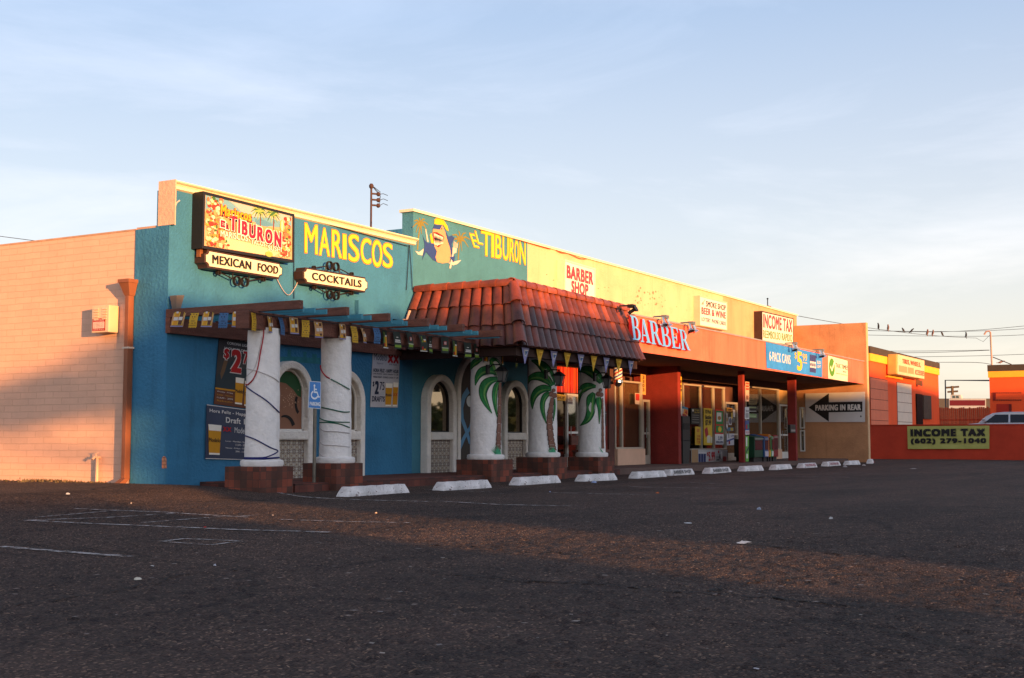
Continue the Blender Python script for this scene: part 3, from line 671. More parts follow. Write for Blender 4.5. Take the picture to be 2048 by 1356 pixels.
tree('broad tree added to break the shade edge of the wide house, behind the camera', 37.0, -26, [(36.0, -26, 6.4, 1.4, .6), (39.0, -26, 6.5, 1.5, .6)], 1500, .16, 9)

# far trees down the street, off to the right: they show only in the window glass
tl = MB(); r_ = random.Random(21)
for i in range(90):
    t = i / 90; bx_, by_ = 150 + 330 * t + r_.uniform(-6, 6), -22 - 330 * t + r_.uniform(-6, 6); hh = r_.choice((3.2, 4, 4.6, 5.2, 7.5)) * (1 + .8 * t); rr = r_.uniform(2.5, 5)
    tl.tube([(bx_, by_, 0), (bx_, by_, hh * .6)], .2, 5)
    for _ in range(150):
        v = Vector((r_.gauss(0, 1), r_.gauss(0, 1), r_.gauss(0, 1))).normalized() * r_.random() ** .4
        c = Vector((bx_ + v.x * rr, by_ + v.y * rr, max(.1, hh * .55 + v.z * hh * .55))); a = Vector((r_.gauss(0, 1), r_.gauss(0, 1), r_.gauss(0, 1))).normalized(); d = a.orthogonal().normalized(); s_ = r_.uniform(.5, 1.3)
        tl.add([c - a * s_, c + d * s_ * .6, c + a * s_, c - d * s_ * .6], [(0, 1, 2, 3)])
o = tl.build('distant_trees', LEAF); tag(o, 'far belt of trees down the street, out of the picture on the right', 'trees', kind='stuff')
# ------------------------------------------------------------------ columns of the porch
def catmull(P, n=5):
    out = []
    for i in range(len(P) - 1):
        p0, p1, p2, p3 = P[max(i - 1, 0)], P[i], P[i + 1], P[min(i + 2, len(P) - 1)]
        for k in range(n):
            t = k / n
            out.append(tuple(.5 * (2 * b + (c - a) * t + (2 * a - 5 * b + 4 * c - d) * t * t + (3 * b - a - 3 * c + d) * t ** 3) for a, b, c, d in zip(p0, p1, p2, p3)))
    return out + [tuple(P[-1])]
PALMG = mat('palm_green_paint', (.02, .17, .045), .7, .45, 14, streak=.3); PALMD = mat('palm_outline_paint', (.008, .05, .02), .7, .1, 8); PALML = mat('palm_light_paint', (.13, .30, .07), .7, .3, 14)
TRUNKP = mat('trunk_paint', (.20, .09, .06), .7, .3, 20); TRUNKD = mat('trunk_line_paint', (.04, .018, .015), .7, .1, 8); GRASSP = mat('grass_paint', (.05, .28, .14), .7, .3, 14)
class Shaft:
    def __init__(s, x, y, r0, r1, z0, z1): s.x, s.y, s.r0, s.r1, s.z0, s.z1 = x, y, r0, r1, z0, z1
    def r(s, z): return s.r0 + (s.r1 - s.r0) * (z - s.z0) / (s.z1 - s.z0)
    def at(s, px, py, off):
        """point of the painted surface seen at a pixel of the photo"""
        d = Vector((-s.x, -s.y, 0)).normalized(); right = Vector((-d.y, d.x, 0)); dist = math.hypot(s.x, s.y)
        rr = ray(px, py); t = dist / math.hypot(rr.x, rr.y)
        rc = s.r(min(s.z1, max(s.z0, CAMH + rr.z * t)))
        lat = Vector((rr.x * t - s.x, rr.y * t - s.y, 0)).dot(right)
        k = max(-.985, min(.985, lat / rc)); ph = math.asin(k)
        n = d * math.cos(ph) + right * math.sin(ph)
        dd = dist - rc * math.cos(ph); z = CAMH + rr.z * dd / math.hypot(rr.x, rr.y)
        return Vector((s.x, s.y, min(s.z1 - .01, z))) + n * (s.r(min(s.z1, max(s.z0, z))) + off)
def leaf(sh, mbs, pts, ws):
    P = catmull([(x, y, w) for (x, y), w in zip(pts, ws)], 6)
    for mb, mi, k, off, sft in ((mbs, 0, 1.22, .007, 0), (mbs, 1, 1.0, .011, 0), (mbs, 2, .26, .015, .22)):
        L, R_ = [], []
        for i, (x, y, w) in enumerate(P):
            a, b = P[max(i - 1, 0)], P[min(i + 1, len(P) - 1)]; dx, dy = b[0] - a[0], b[1] - a[1]; q = math.hypot(dx, dy) or 1
            nx, ny = -dy / q, dx / q; h = w * k / 2 + (.4 if mi == 0 else 0); o_ = w * sft
            if mi == 2: h *= math.sin(math.pi * i / (len(P) - 1))
            L.append(sh.at(x + nx * (h - o_), y + ny * (h - o_), off)); R_.append(sh.at(x - nx * (h + o_), y - ny * (h + o_), off))
        for i in range(len(P) - 1): mb.add([L[i], R_[i], R_[i + 1], L[i + 1]], [(0, 1, 2, 3)], mi)
def blob(sh, mb, x, y, rx, ry, off, mi, n=12): mb.add([sh.at(x + rx * math.cos(2 * math.pi * i / n), y - ry * math.sin(2 * math.pi * i / n), off) for i in range(n)], [tuple(range(n))], mi)
def column(label, pcx, ped, zped_px, r0, r1, ztop, yc=14.12, yfront=13.70):
    cx = atY(pcx, 850, yc).x
    xl, xr = atY(ped[1], 950, yfront).x, atY(ped[2], 950, yfront).x
    yb = min(14.62, max(14.45, atX(ped[0], 945, xl).y))
    zt = atY(ped[1], zped_px, yfront).z
    e = empty('column', (cx, yc, 0), label, 'column', 'round white porch columns')
    MB().box(xl, xr, yfront, yb, -.03, zt).build('plinth', PLINTHBRICK, e, bevel=.012)
    sh = Shaft(cx, yc, r0, r1, zt + .11, ztop)
    MB().lathe([(r0 + .055, zt), (r0 + .07, zt + .03), (r0 + .065, zt + .09), (r0 + .02, zt + .11)], (cx, yc, 0), 36).build('base_ring', WHITEST, e, smooth=True)
    k = 14; MB().lathe([(r0 + (r1 - r0) * i / k + .004 * math.sin(i * 2.1), zt + .10 + (ztop - zt - .10) * i / k) for i in range(k + 1)], (cx, yc, 0), 48).build('shaft', WHITEST, e, smooth=True)
    return e, sh
Z7 = lambda x, y: (780 + x / 3.988, 640 + y / 3.988)
Z8 = lambda x, y: (1030 + x / 5.65, 720 + y / 5.65)
c1, s1 = column('white column wound with a red and blue cord, nearest the left corner', 525, (453, 520, 587), 934, .285, .262, 2.72)
c2, s2 = column('white column wound with a green cord, behind the blue parking sign', 671, (606, 673, 726), 927, .285, .265, 2.72)
c3, s3 = column('white column painted with a palm, nearest the arched doorway', 971.5, (912, 983, 1026), 919.6, .335, .322, 2.80)
c4, s4 = column('white column painted with a whole brown palm trunk, middle of the painted columns', 1085.5, (1032, 1096.5, 1135), 914.7, .335, .322, 2.80)
c5, s5 = column('white column painted with a palm, nearest the barber pole', 1183.5, (1135, 1196.5, 1228), 914.2, .335, .322, 2.80)
def palm(c, sh, Z, leaves, nuts, trunk, grass):
    m = MB()
    for pts, ws in leaves: leaf(sh, m, [Z(*p) for p in pts], ws)
    m.build('painted_leaf', [PALMD, PALMG, PALML], c)
    m = MB(); P = [(*Z(x, y), w) for x, y, w in trunk]; tot = len(P) - 1; n = 10
    for i in range(n):
        def tr(t): k = min(tot - 1e-6, t * tot); j = int(k); f = k - j; return [P[j][q] * (1 - f) + P[j + 1][q] * f for q in range(3)]
        a, b = tr(i / n), tr((i + 1) / n)
        for mi, off, kk in ((1, .013, 1.25), (0, .016, 1.0)):
            wa, wb = a[2] * .42 * kk, b[2] * .55 * kk; yo = .5 if mi == 0 else 0
            m.add([sh.at(a[0] - wa, a[1], off), sh.at(b[0] - wb, b[1] - yo, off), sh.at(b[0] + wb, b[1] - yo, off), sh.at(a[0] + wa, a[1], off)], [(0, 1, 2, 3)], mi)
    for x, y, r_ in nuts:
        q = Z(x, y); blob(sh, m, *q, r_ * 1.12, r_ * 1.2, .018, 1); blob(sh, m, *q, r_, r_ * 1.05, .021, 0)
    m.build('painted_trunk', [TRUNKP, TRUNKD], c)
    m = MB()
    for (x, y, tx, ty, w) in grass:
        a, b = Z(x, y), Z(tx, ty); m.add([sh.at(a[0] - w, a[1], .019), sh.at(a[0] + w, a[1], .019), sh.at(b[0], b[1], .019)], [(0, 1, 2)])
    m.build('painted_grass', GRASSP, c)
palm(c3, s3, Z7, [([(735, 312), (692, 330), (662, 358), (648, 395)], (4, 10, 8, 1)), ([(868, 470), (852, 400), (828, 340), (800, 310)], (6, 18, 17, 5)), ([(866, 432), (805, 400), (742, 408), (702, 452), (682, 522)], (6, 13, 14, 9, .6)),
     ([(866, 470), (802, 482), (757, 522), (742, 592), (765, 665), (812, 745)], (5, 12, 15, 12, 8, .6)), ([(868, 490), (843, 532), (832, 602), (838, 690), (853, 775)], (5, 8, 8, 5, .5))],
     [(874, 470, 3)], [(873, 500, 5), (870, 700, 6), (862, 950, 7.5), (856, 1068, 9)], [(845 + i * 4, 1072, 795 + i * 11, 990 + abs(i - 4) * 9, 1.6) for i in range(8)] + [(850, 1076, 850, 1020, 6)])
palm(c4, s4, Z8, [([(428, 285), (396, 200), (350, 112), (282, 42), (190, 4)], (7, 15, 16, 12, 2)), ([(420, 290), (362, 226), (292, 186), (222, 186), (168, 216), (150, 272)], (6, 13, 15, 12, 7, .6)),
     ([(405, 330), (332, 320), (262, 350), (217, 412), (200, 482), (200, 555)], (6, 12, 13, 10, 6, .6)), ([(388, 370), (346, 402), (316, 462), (310, 542), (325, 622), (352, 718)], (6, 9, 8, 7, 5, .5)), ([(446, 440), (444, 560), (430, 690)], (1.5, 3, .5))],
     [(430, 342, 3.2), (405, 385, 4.6), (438, 402, 4.6)], [(418, 425, 5.5), (392, 600, 8.5), (386, 720, 10), (398, 860, 10), (412, 960, 10.5), (425, 1020, 11)], [(400 + i * 7, 1060, 365 + i * 14, 965 + abs(i - 3) * 12, 1.6) for i in range(7)] + [(428, 1064, 428, 985, 6)])
palm(c5, s5, Z8, [([(978, 255), (932, 190), (862, 132), (792, 110), (718, 122)], (8, 15, 16, 12, 3)), ([(912, 300), (852, 294), (792, 310), (742, 362), (722, 432), (716, 525)], (4, 10, 13, 10, 6, 1)),
     ([(892, 370), (862, 432), (856, 522), (850, 602), (812, 682), (738, 742)], (5, 14, 14, 13, 9, .6)), ([(940, 420), (945, 480), (952, 560), (950, 722)], (7, 9, 5, .5))],
     [(960, 340, 3.2), (940, 385, 4.6), (968, 392, 4)], [(982, 430, 3), (985, 640, 3.5), (988, 1000, 4)], [(985, 1045, 942 + i * 9, 975 + i * 22, 1.2) for i in range(4)])
def cord(c, sh, name, m_, pts, r=.011):
    P = catmull([(x, y) for x, y in pts], 5); m = MB(); m.tube([sh.at(x, y, r * .8) for x, y in P], r, 6); m.build(name, m_, c)
Z4 = lambda x, y: (310 + x / 3.228, 580 + y / 3.228)
Z5 = lambda x, y: (540 + x / 3.766, 640 + y / 3.766)
REDC, BLUEC, GREENC, WHITEC = mat('red_cord', (.35, .01, .02), .5), mat('navy_cord', (.012, .014, .10), .5), mat('green_cord', (.01, .10, .06), .5), mat('grey_cord', (.45, .40, .38), .6)
cord(c1, s1, 'red_cord', REDC, [Z4(*p) for p in ((702, 240), (700, 300), (682, 400), (665, 500), (640, 570), (600, 612), (582, 605))])
cord(c1, s1, 'blue_cord', BLUEC, [Z4(*p) for p in ((585, 620), (640, 660), (720, 715), (798, 790))])
cord(c1, s1, 'blue_cord', BLUEC, [Z4(*p) for p in ((582, 940), (650, 965), (740, 1015), (790, 1040), (740, 1070), (690, 1082), (582, 1082))])
cord(c1, s1, 'blue_cord', BLUEC, [Z4(*p) for p in ((582, 1088), (680, 1090), (795, 1082))], .016)
cord(c1, s1, 'grey_cord', WHITEC, [Z4(*p) for p in ((590, 505), (680, 530), (760, 565), (798, 595))], .009)
cord(c1, s1, 'grey_cord', WHITEC, [Z4(*p) for p in ((690, 300), (668, 420), (640, 510), (590, 560), (582, 600))], .006)
cord(c2, s2, 'red_cord', REDC, [Z5(*p) for p in ((380, 340), (395, 385), (425, 425), (452, 440))], .012)
cord(c2, s2, 'green_cord', GREENC, [Z5(*p) for p in ((460, 445), (520, 478), (595, 522))])
cord(c2, s2, 'green_cord', GREENC, [Z5(*p) for p in ((380, 655), (470, 675), (545, 692), (595, 692))])
cord(c2, s2, 'green_cord', GREENC, [Z5(*p) for p in ((376, 738), (420, 758), (500, 768), (595, 770))])
cord(c2, s2, 'green_cord', GREENC, [Z5(*p) for p in ((376, 772), (450, 772), (530, 785), (595, 810))])
for yy in (810, 915, 1005): cord(c2, s2, 'grey_cord', WHITEC, [Z5(*p) for p in ((376, yy), (410, yy + 26), (500, yy + 30), (595, yy + 42))], .009)
# ------------------------------------------------------------------ pergola
pg = empty('pergola', (19, 14.2, 0), 'brown timber pergola with teal slats over the restaurant front', 'pergola')
MB().box(15.6, 22.9, 13.93, 14.22, 2.68, 2.965).build('girder', WOOD, pg, bevel=.008)
rx = [15.82, 17.03, 18.25, 19.43, 20.69, 22.12]
for i, x in enumerate(rx): MB().box(x, x + .09, 13.07 + (0, .0, .02, -.02, .01, 0)[i], YF, 2.97, 3.11).build('rafter', WOOD, pg, bevel=.006)
sx = []
for i in range(len(rx) - 1):
    for k in range(3): sx.append(rx[i] + .36 + .27 * k)
sx += [22.42]
for x in sx: MB().box(x, x + .045, 13.28 + RND.uniform(-.06, .06), YF, 2.968, 3.05).build('slat', TEALW, pg)
# ------------------------------------------------------------------ tiled awning
TILE = mat('clay_roof_tile', (1, 1, 1), .48, .5, 3.2, .25, 30, spec=.45, tone=((.04, .018, .018), (.07, .021, .016), (.12, .026, .014), (.19, .036, .016), (.28, .06, .022)))
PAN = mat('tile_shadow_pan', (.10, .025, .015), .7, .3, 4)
aw = empty('tile_awning', (25.5, 14.4, 2.7), 'steep red clay tile awning over the palm columns', 'awning')
RA, RB, RC = Vector((23.32, 16.0, 4.17)), Vector((23.32, 13.47, 4.17)), Vector((29.0, 13.47, 4.12))
EA, EB, EC = Vector((22.58, 16.0, 2.80)), Vector((22.58, 12.9, 2.80)), Vector((28.75, 12.9, 2.83))
def tiles(mb, A, Bv, C, D, nc, nr, hw=.062):
    n = (Bv - A).cross(C - A).normalized()
    if n.z < 0: n = -n
    for i in range(nc):
        u = (i + .5) / nc; R_, E = A.lerp(Bv, u), C.lerp(D, u); across = (D - C).normalized()
        wr, we = (Bv - A).length / nc, (D - C).length / nc
        for r in range(nr):
            t0, t1 = max(0, (r - .06) / nr), (r + 1 + .03) / nr
            mb.tone = min(1, max(.02, RND.gauss(.55, .26) - .13 * (r - 1)))  # lower rows toned darker: the shade on them is put into the tile colour
            jx = RND.uniform(-.012, .012); V = []
            K = 7
            for t, lift in ((t0, .006), ((t0 + t1) / 2, .018), (t1, .038 + RND.uniform(0, .008))):
                p = R_.lerp(E, t); w = (wr + (we - wr) * t) * .465 * (.9 + .1 * t / t1)
                for k in range(K):
                    a = math.pi * k / (K - 1)
                    V.append(p + across * (math.cos(a) * w + jx) + n * (lift + math.sin(a) * hw))
                if t == t1:
                    for k in range(K):
                        a = math.pi * k / (K - 1); V.append(p + across * (math.cos(a) * (w - .018) + jx) + n * (lift + math.sin(a) * (hw - .018)))
            fs = [(j * K + k, j * K + k + 1, (j + 1) * K + k + 1, (j + 1) * K + k) for j in range(3) for k in range(K - 1)]
            mb.add(V, fs)
    mb.tone = 0
def slope(nm, A, Bv, C, D, nc):
    m = MB(); tiles(m, A, Bv, C, D, nc, 3); o = m.build(nm, TILE, aw, smooth=True)
    return o
slope('side_tiles', RA, RB, EA, EB, 10)
slope('front_tiles', RB, RC, EB, EC, 22)
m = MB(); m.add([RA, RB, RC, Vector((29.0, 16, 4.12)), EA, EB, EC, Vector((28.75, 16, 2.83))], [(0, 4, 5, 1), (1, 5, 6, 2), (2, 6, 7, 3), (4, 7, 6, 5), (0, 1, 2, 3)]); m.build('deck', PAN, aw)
def ridge(P, Qv, n, r=.115):
    m = MB(); d = (Qv - P).normalized(); s = d.cross(Vector((0, 0, 1))).normalized(); K = 9
    for i in range(n):
        m.tone = min(1, max(.1, RND.gauss(.85, .12)))
        a, b = P.lerp(Qv, i / n - .004), P.lerp(Qv, (i + 1) / n + .015); V = []
        for p, rr in ((a, r * .9), (b, r * 1.08), (b, r * .95)):
            V += [p + s * math.cos(math.pi * (k / (K - 1) * 1.3 - .15)) * rr + Vector((0, 0, math.sin(math.pi * (k / (K - 1) * 1.3 - .15)) * rr)) for k in range(K)]
        m.add(V, [(j * K + k, j * K + k + 1, (j + 1) * K + k + 1, (j + 1) * K + k) for j in range(2) for k in range(K - 1)])
    return m
up = Vector((0, 0, .03))
ridge(Vector((23.32, 15.95, 4.17)) + up, RB + up, 6).build('ridge_tiles', TILE, aw, smooth=True)
ridge(RC + up, RB + up, 12).build('ridge_tiles', TILE, aw, smooth=True)
hd = (Vector((-1, -1, .8))).normalized() * .05
m = MB(); K = 9; P, Qv = RB + hd, EB + hd; d = (Qv - P).normalized(); s_ = Vector((1, -1, 0)).normalized(); nn = s_.cross(d).normalized(); nn = nn if nn.z > 0 else -nn
for i in range(3):
    m.tone = (.75, .35, .6)[i]; V = []
    for t, rr, lf in ((i / 3 - .02, .10, 0), ((i + 1) / 3 + .015, .145, .03), ((i + 1) / 3 + .015, .125, .02)):
        p = P.lerp(Qv, max(0, t)) + nn * lf; V += [p + s_ * math.cos(math.pi * k / (K - 1)) * rr + nn * math.sin(math.pi * k / (K - 1)) * rr for k in range(K)]
    m.add(V, [(j * K + k, j * K + k + 1, (j + 1) * K + k + 1, (j + 1) * K + k) for j in range(2) for k in range(K - 1)])
m.build('hip_tiles', TILE, aw, smooth=True)
MB().box(22.72, 28.7, 13.05, 13.25, 2.62, 2.83).box(22.72, 22.92, 13.25, 16, 2.62, 2.83).build('eave_beam', mat('dark_eave', (.05, .025, .02), .9, .2, 3), aw)
MB().hull([(28.70, 13.0, 2.8), (28.70, 16, 2.8), (28.93, 16, 4.1), (28.93, 13.5, 4.1)], [(28.76, 13.0, 2.8), (28.76, 16, 2.8), (28.99, 16, 4.1), (28.99, 13.5, 4.1)]).build('end_board', mat('dark_eave', (.05, .025, .02)), aw)
m = MB(); m.tube([atY(808, 640, 16) + Vector((-.1, -.07, 0)), Vector((22.75, 15.9, 3.25)), Vector((23.0, 15.9, 3.7))], .04, 8); m.build('edge_flashing', PINK, aw)
# ------------------------------------------------------------------ strings of pennants
PAL = {k: flat(v) for k, v in dict(tan='b98a5c', yel='c79a26', yel2='e2b93a', blu='3f6690', wht='c9c2bb', dgr='20281f', grn='6f8a2a', red='a01b1c', lav='8785b0', ink='241a2c', sky='6f9fc4', amb='c98a1e', brn='5a3320').items()}
PK = list(PAL); PM = [PAL[k] for k in PK]
def pennant(parent, bl, br, tr, tl, kind, twist=0):
    q = Q(bl, br, tr, tl); m = MB(); I = PK.index
    def sheet(shape, mi):                         # cloth in rows so that it hangs with a bend
        n = 5
        for k in range(n):
            b0, b1 = 1 - k / n, 1 - (k + 1) / n
            (l0, r0_), (l1, r1_) = shape(b0), shape(b1); c0, c1_ = twist * math.sin(k / n * 2.4), twist * math.sin((k + 1) / n * 2.4)
            m.add([q.p(l1, b1, c1_), q.p(r1_, b1, c1_), q.p(r0_, b0, c0), q.p(l0, b0, c0)], [(0, 1, 2, 3)], mi)
    C = lambda b: twist * math.sin((1 - b) * 2.4) + .005 + lay[0]
    lay = [0]
    def R_(a0, b0, a1, b1, k):
        lay[0] += .0006; m.add([q.p(a0, b0, C(b0)), q.p(a1, b0, C(b0)), q.p(a1, b1, C(b1)), q.p(a0, b1, C(b1))], [(0, 1, 2, 3)], I(k))
    if kind == 'bottle':
        sheet(lambda b: (0, 1), I('tan')); R_(.08, .08, .92, .92, 'brn'); m.k = 4; R_(.1, .1, .9, .9, 'yel2'); R_(.16, .12, .5, .9, 'amb'); R_(.16, .38, .5, .58, 'wht'); R_(.56, .12, .86, .9, 'brn'); R_(.56, .4, .86, .6, 'wht'); R_(.24, .82, .42, .93, 'wht'); R_(0, 0, 1, .06, 'lav')
    elif kind in ('skull', 'blueskull'):
        k0, k1 = ('yel', 'ink') if kind == 'skull' else ('blu', 'ink')
        sheet(lambda b: (.02, .98), I(k0)); 
        for i in range(5): m.add([q.p(.02 + .19 * i, 0, C(0)), q.p(.11 + .19 * i, -.08, C(0)), q.p(.21 + .19 * i, 0, C(0))], [(0, 1, 2)], I(k0))
        for a_, b_, w_, h_ in ((.30, .56, .10, .09), (.58, .56, .10, .09), (.46, .46, .07, .05)): m.oval(q, a_ + w_ / 2, b_ + h_ / 2, w_ / 2, h_ / 2, C(b_) + .003, I(k1), 8)
        for i in range(5): R_(.3 + i * .085, .33, .35 + i * .085, .38, k1)
        for i in range(6): R_(.1 + i * .14, .86, .16 + i * .14, .91, k1); R_(.1 + i * .14, .06, .16 + i * .14, .1, k1)
        for a_, b_ in ((.12, .70), (.80, .70), (.10, .2), (.80, .2), (.46, .18), (.46, .74)): m.oval(q, a_ + .04, b_ + .03, .06, .035, C(b_) + .003, I(k1), 6)
    elif kind == 'green':
        sheet(lambda b: (.0, 1), I('dgr')); R_(.18, .05, .4, .62, 'grn'); R_(.24, .62, .34, .92, 'grn'); R_(.18, .1, .4, .28, 'red'); R_(.46, .08, .78, .66, 'amb'); R_(.46, .66, .78, .74, 'wht'); R_(0, 0, 1, .05, 'wht')
    elif kind == 'xx':
        sheet(lambda b: (0, 1), I('dgr')); m.rect(q, .3, .5, .7, .72, C(.5), I('red')); m.text(q, 'XX', .34, .53, .66, .69, C(.5) + .003, I('wht'), .03); R_(.1, .14, .9, .34, 'grn'); R_(.05, .3, .95, .33, 'wht')
    elif kind == 'words':
        sheet(lambda b: (0, 1), I('dgr')); R_(.14, .48, .86, .54, 'wht'); R_(.1, .38, .9, .44, 'wht'); R_(.35, .66, .62, .7, 'wht'); R_(.05, .1, .95, .24, 'grn')
    elif kind in ('tril', 'triy'):
        n = 4; k0 = 'lav' if kind == 'tril' else 'yel'
        m.add([q.p(0, 1), q.p(.62, 0, twist), q.p(1, 1)], [(0, 1, 2)], I(k0)); m.add([q.p(.3, .86, .006), q.p(.6, .3, twist + .006), q.p(.84, .86, .006)], [(0, 1, 2)], I('wht' if kind == 'tril' else 'yel2'))
        m.add([q.p(.4, .78, .010), q.p(.58, .52, twist * .6 + .010), q.p(.76, .78, .010)], [(0, 1, 2)], I('blu' if kind == 'tril' else 'amb'))
    m.build('pennant', PM, parent)
bn = empty('bunting', (XC, 14.5, 2.9), 'string of bottle and skull pennants hung on the pergola side beam', 'bunting', 'strings of pennants')
xb = XC - .03
for pxs, kind, skew in (((346, 374), 'bottle', -9), ((380, 400), 'skull', -6), ((405, 430), 'bottle', -5), ((437, 459), 'blueskull', -1), ((463, 482), 'bottle', 3)):
    q = QX(xb, (pxs[0] + 3, 622), (pxs[1], 622), (pxs[1], 655), (pxs[0], 655))
    dz = atX(pxs[0], 620, xb).z
    tl, tr = atX(pxs[0] + 3, 621, xb), atX(pxs[1], 621, xb); o_ = Vector((0, .05, 0)) * (-skew / 9)
    bl = tl + Vector((-.02, 0, -.28)) + o_; br = tr + Vector((-.02, 0, -.28)) + o_
    pennant(bn, bl, br, tr, tl, kind, .02)
MB().tube([(xb, YF - .02, 2.97), (xb, 14.9, 2.95), (xb, 14.2, 2.96), (15.58, 13.9, 2.96)], .006, 5).build('string', BLACK, bn)
bn = empty('bunting', (19, 13.88, 2.9), 'long string of bottle, skull and dark green pennants along the pergola girder', 'bunting', 'strings of pennants')
yb_ = 13.88
seq = [(508, 'skull'), (540, 'bottle'), (562, 'blueskull'), (584, 'bottle'), (609, 'skull'), (633, 'bottle'), (683, 'bottle'), (706, 'skull'), (725, 'bottle'), (750, 'blueskull'), (770, 'green'), (791, 'words'), (817, 'xx'), (842, 'green'), (863, 'words'), (887, 'xx'), (909, 'green'), (932, 'words'), (952, 'xx'), (971, 'green'), (988, 'words')]
prev = []
for i, (p, kind) in enumerate(seq):
    x = atY(p, 670, yb_).x; w = .185 if kind in ('green', 'words', 'xx') else .165; zt = 2.93 - (.02 if i % 3 else 0) - max(0, i - 15) * .02; h = .33 if kind in ('green', 'words', 'xx') else .28
    a = RND.uniform(-.06, .05); sw_ = RND.uniform(-.045, .03)
    pennant(bn, Vector((x - w / 2 + sw_, yb_ - .02, zt - h)), Vector((x + w / 2 + sw_, yb_ - .02 + a, zt - h)), Vector((x + w / 2, yb_ + a, zt)), Vector((x - w / 2, yb_, zt)), kind, RND.uniform(-.03, .07))
    prev.append((x, yb_ + .005, zt))
MB().tube([(15.6, yb_, 2.96)] + prev + [(23.0, 13.75, 2.62)], .007, 5).build('string', BLACK, bn)
for (p, py, kind) in ((1003, 715, 'green'), (1031, 722, 'xx')):
    v = atY(p, py, 13.6); pennant(bn, v + Vector((-.05, 0, -.17)), v + Vector((.12, .05, -.14)), v + Vector((.11, .05, .16)), v + Vector((-.09, 0, .16)), kind, .03)
bn = empty('bunting', (25.7, 12.98, 2.8), 'string of blue and yellow triangular pennants under the tile eave', 'bunting', 'strings of pennants')
yt = 12.99
for i, p in enumerate((1051, 1080, 1108, 1135, 1162, 1188, 1213, 1238, 1262)):
    x = atY(p, 700, yt).x; zt = 2.80; w = .33
    pennant(bn, Vector((x - w / 2, yt, zt - .36)), Vector((x + w / 2, yt, zt - .36)), Vector((x + w / 2, yt, zt)), Vector((x - w / 2, yt, zt)), 'triy' if i % 2 else 'tril', -.04)
MB().tube([(22.6, yt, 2.80), (28.7, yt, 2.82)], .006, 5).build('string', BLACK, bn)
# ------------------------------------------------------------------ signs
CREAMS = mat('sign_cream', (.74, .66, .46), .5, .05, 3); SIGNBRN = mat('sign_brown', (.045, .022, .016), .5, .15, 4); SIGNBLK = mat('sign_black', (.015, .013, .013), .45, .1, 5)
RUST = mat('rusty_steel', (.22, .08, .03), .8, .4, 8)
def cabinet(name, label, q, d, bodym, rim, facem, wall=True, group=None):
    """box sign: body reaching back to the wall, rim round the face"""
    e = empty(name, q.p(.5, 0, -d), label, 'sign', group)
    MB().rect(q, 0, 0, 1, 1, 0, 0, d).build('cabinet', bodym, e)
    a, b = rim / q.w, rim / q.h; m = MB()
    for r_ in ((0, 0, 1, b), (0, 1 - b, 1, 1), (0, b, a, 1 - b), (1 - a, b, 1, 1 - b)): m.rect(q, *r_, .02, 0, .018)
    m.build('rim', bodym, e)
    f = MB().rect(q, a, b, 1 - a, 1 - b, .004, 0, .003).build('face', facem, e)
    return e, f
# --- the big picture sign
qb = QY(YF - .24, (405, 382.5), (587.4, 428.5), (587, 525), (402.5, 496.5))
tsign, tface = cabinet('restaurant_sign', 'large black framed box sign with a colourful food picture, on the teal parapet', qb, .24, SIGNBLK, .05, mat('sand_print', (.60, .38, .2), .4, .15, 3))
fq = qb.sub(.03, .04, .97, .965, .006)
P = [flat(h) for h in ('6f9fae', 'd99a62', 'e8c39a', '3f6b33', '9cab52', 'c23b2c', 'd8744f', '8a3a20', 'f0d7b0', 'e9a13b', '5b8ea3', 'a04838', 'b9b0a8', 'c8923f')]
m = MB()
m.poly(fq, [(.0, 1), (1, 1), (1, .72), (.8, .66), (.5, .62), (.2, .66), (0, .7)], .002, 0)
m.poly(fq, [(.24, .985), (.3, .94), (.42, .78), (.5, .75), (.7, .83), (.9, .8), (.98, .83), (.98, .985)], .004, 12)
m.poly(fq, [(.56, .62), (.70, .62), (.78, .70), (.66, .76), (.56, .74)], .006, 10)
m.poly(fq, [(.0, .66), (.3, .70), (.95, .60), (1, .58), (1, .46), (.0, .52)], .005, 1); m.poly(fq, [(.2, .25), (.6, .2), (.85, .12), (.78, .02), (.25, .02)], .005, 2)
for (cx, cy, k) in ((.60, .92, 1), (.76, .93, 1.0)):                           # palms on the beach
    m.stroke(fq, [(cx + .02, cy), (cx + .015, cy - .35)], .025, .007, 7)
    for a in range(0, 360, 26):
        m.stroke(fq, [(cx, cy), (cx + .05 * k * math.cos(rad(a)), cy + .09 * math.sin(rad(a)) + .02), (cx + .095 * k * math.cos(rad(a)), cy + .15 * math.sin(rad(a)) - .05)], .05, .008, 3 if a % 52 else 4, .01)
m.oval(fq, .88, .72, .028, .13, .009, 4); m.oval(fq, .88, .72, .014, .12, .010, 8)
r_ = random.Random(5)
for (x0, x1, y0, y1, n) in ((.0, .20, .02, .99, 150), (.84, 1.0, .02, .62, 100), (.9, 1.0, .6, .98, 20), (.0, .28, .02, .25, 40)):
    for i in range(n):
        m.oval(fq, r_.uniform(x0 + .02, x1 - .02), r_.uniform(y0 + .03, y1 - .03), r_.uniform(.01, .026), r_.uniform(.018, .05), .010 + i * .00004, r_.choice((5, 6, 6, 13, 8, 9, 2, 3, 11, 1, 7, 5)), 7)
m.oval(fq, .06, .45, .03, .045, .016, 5); m.oval(fq, .72, .05, .045, .06, .016, 4)
m.build('picture', P, tface)
L = [flat('8a1020'), flat('f1e6d6'), flat('1a1a24'), flat('e8a21f'), flat('cf3b1e'), flat('d21f3c')]
m = MB()
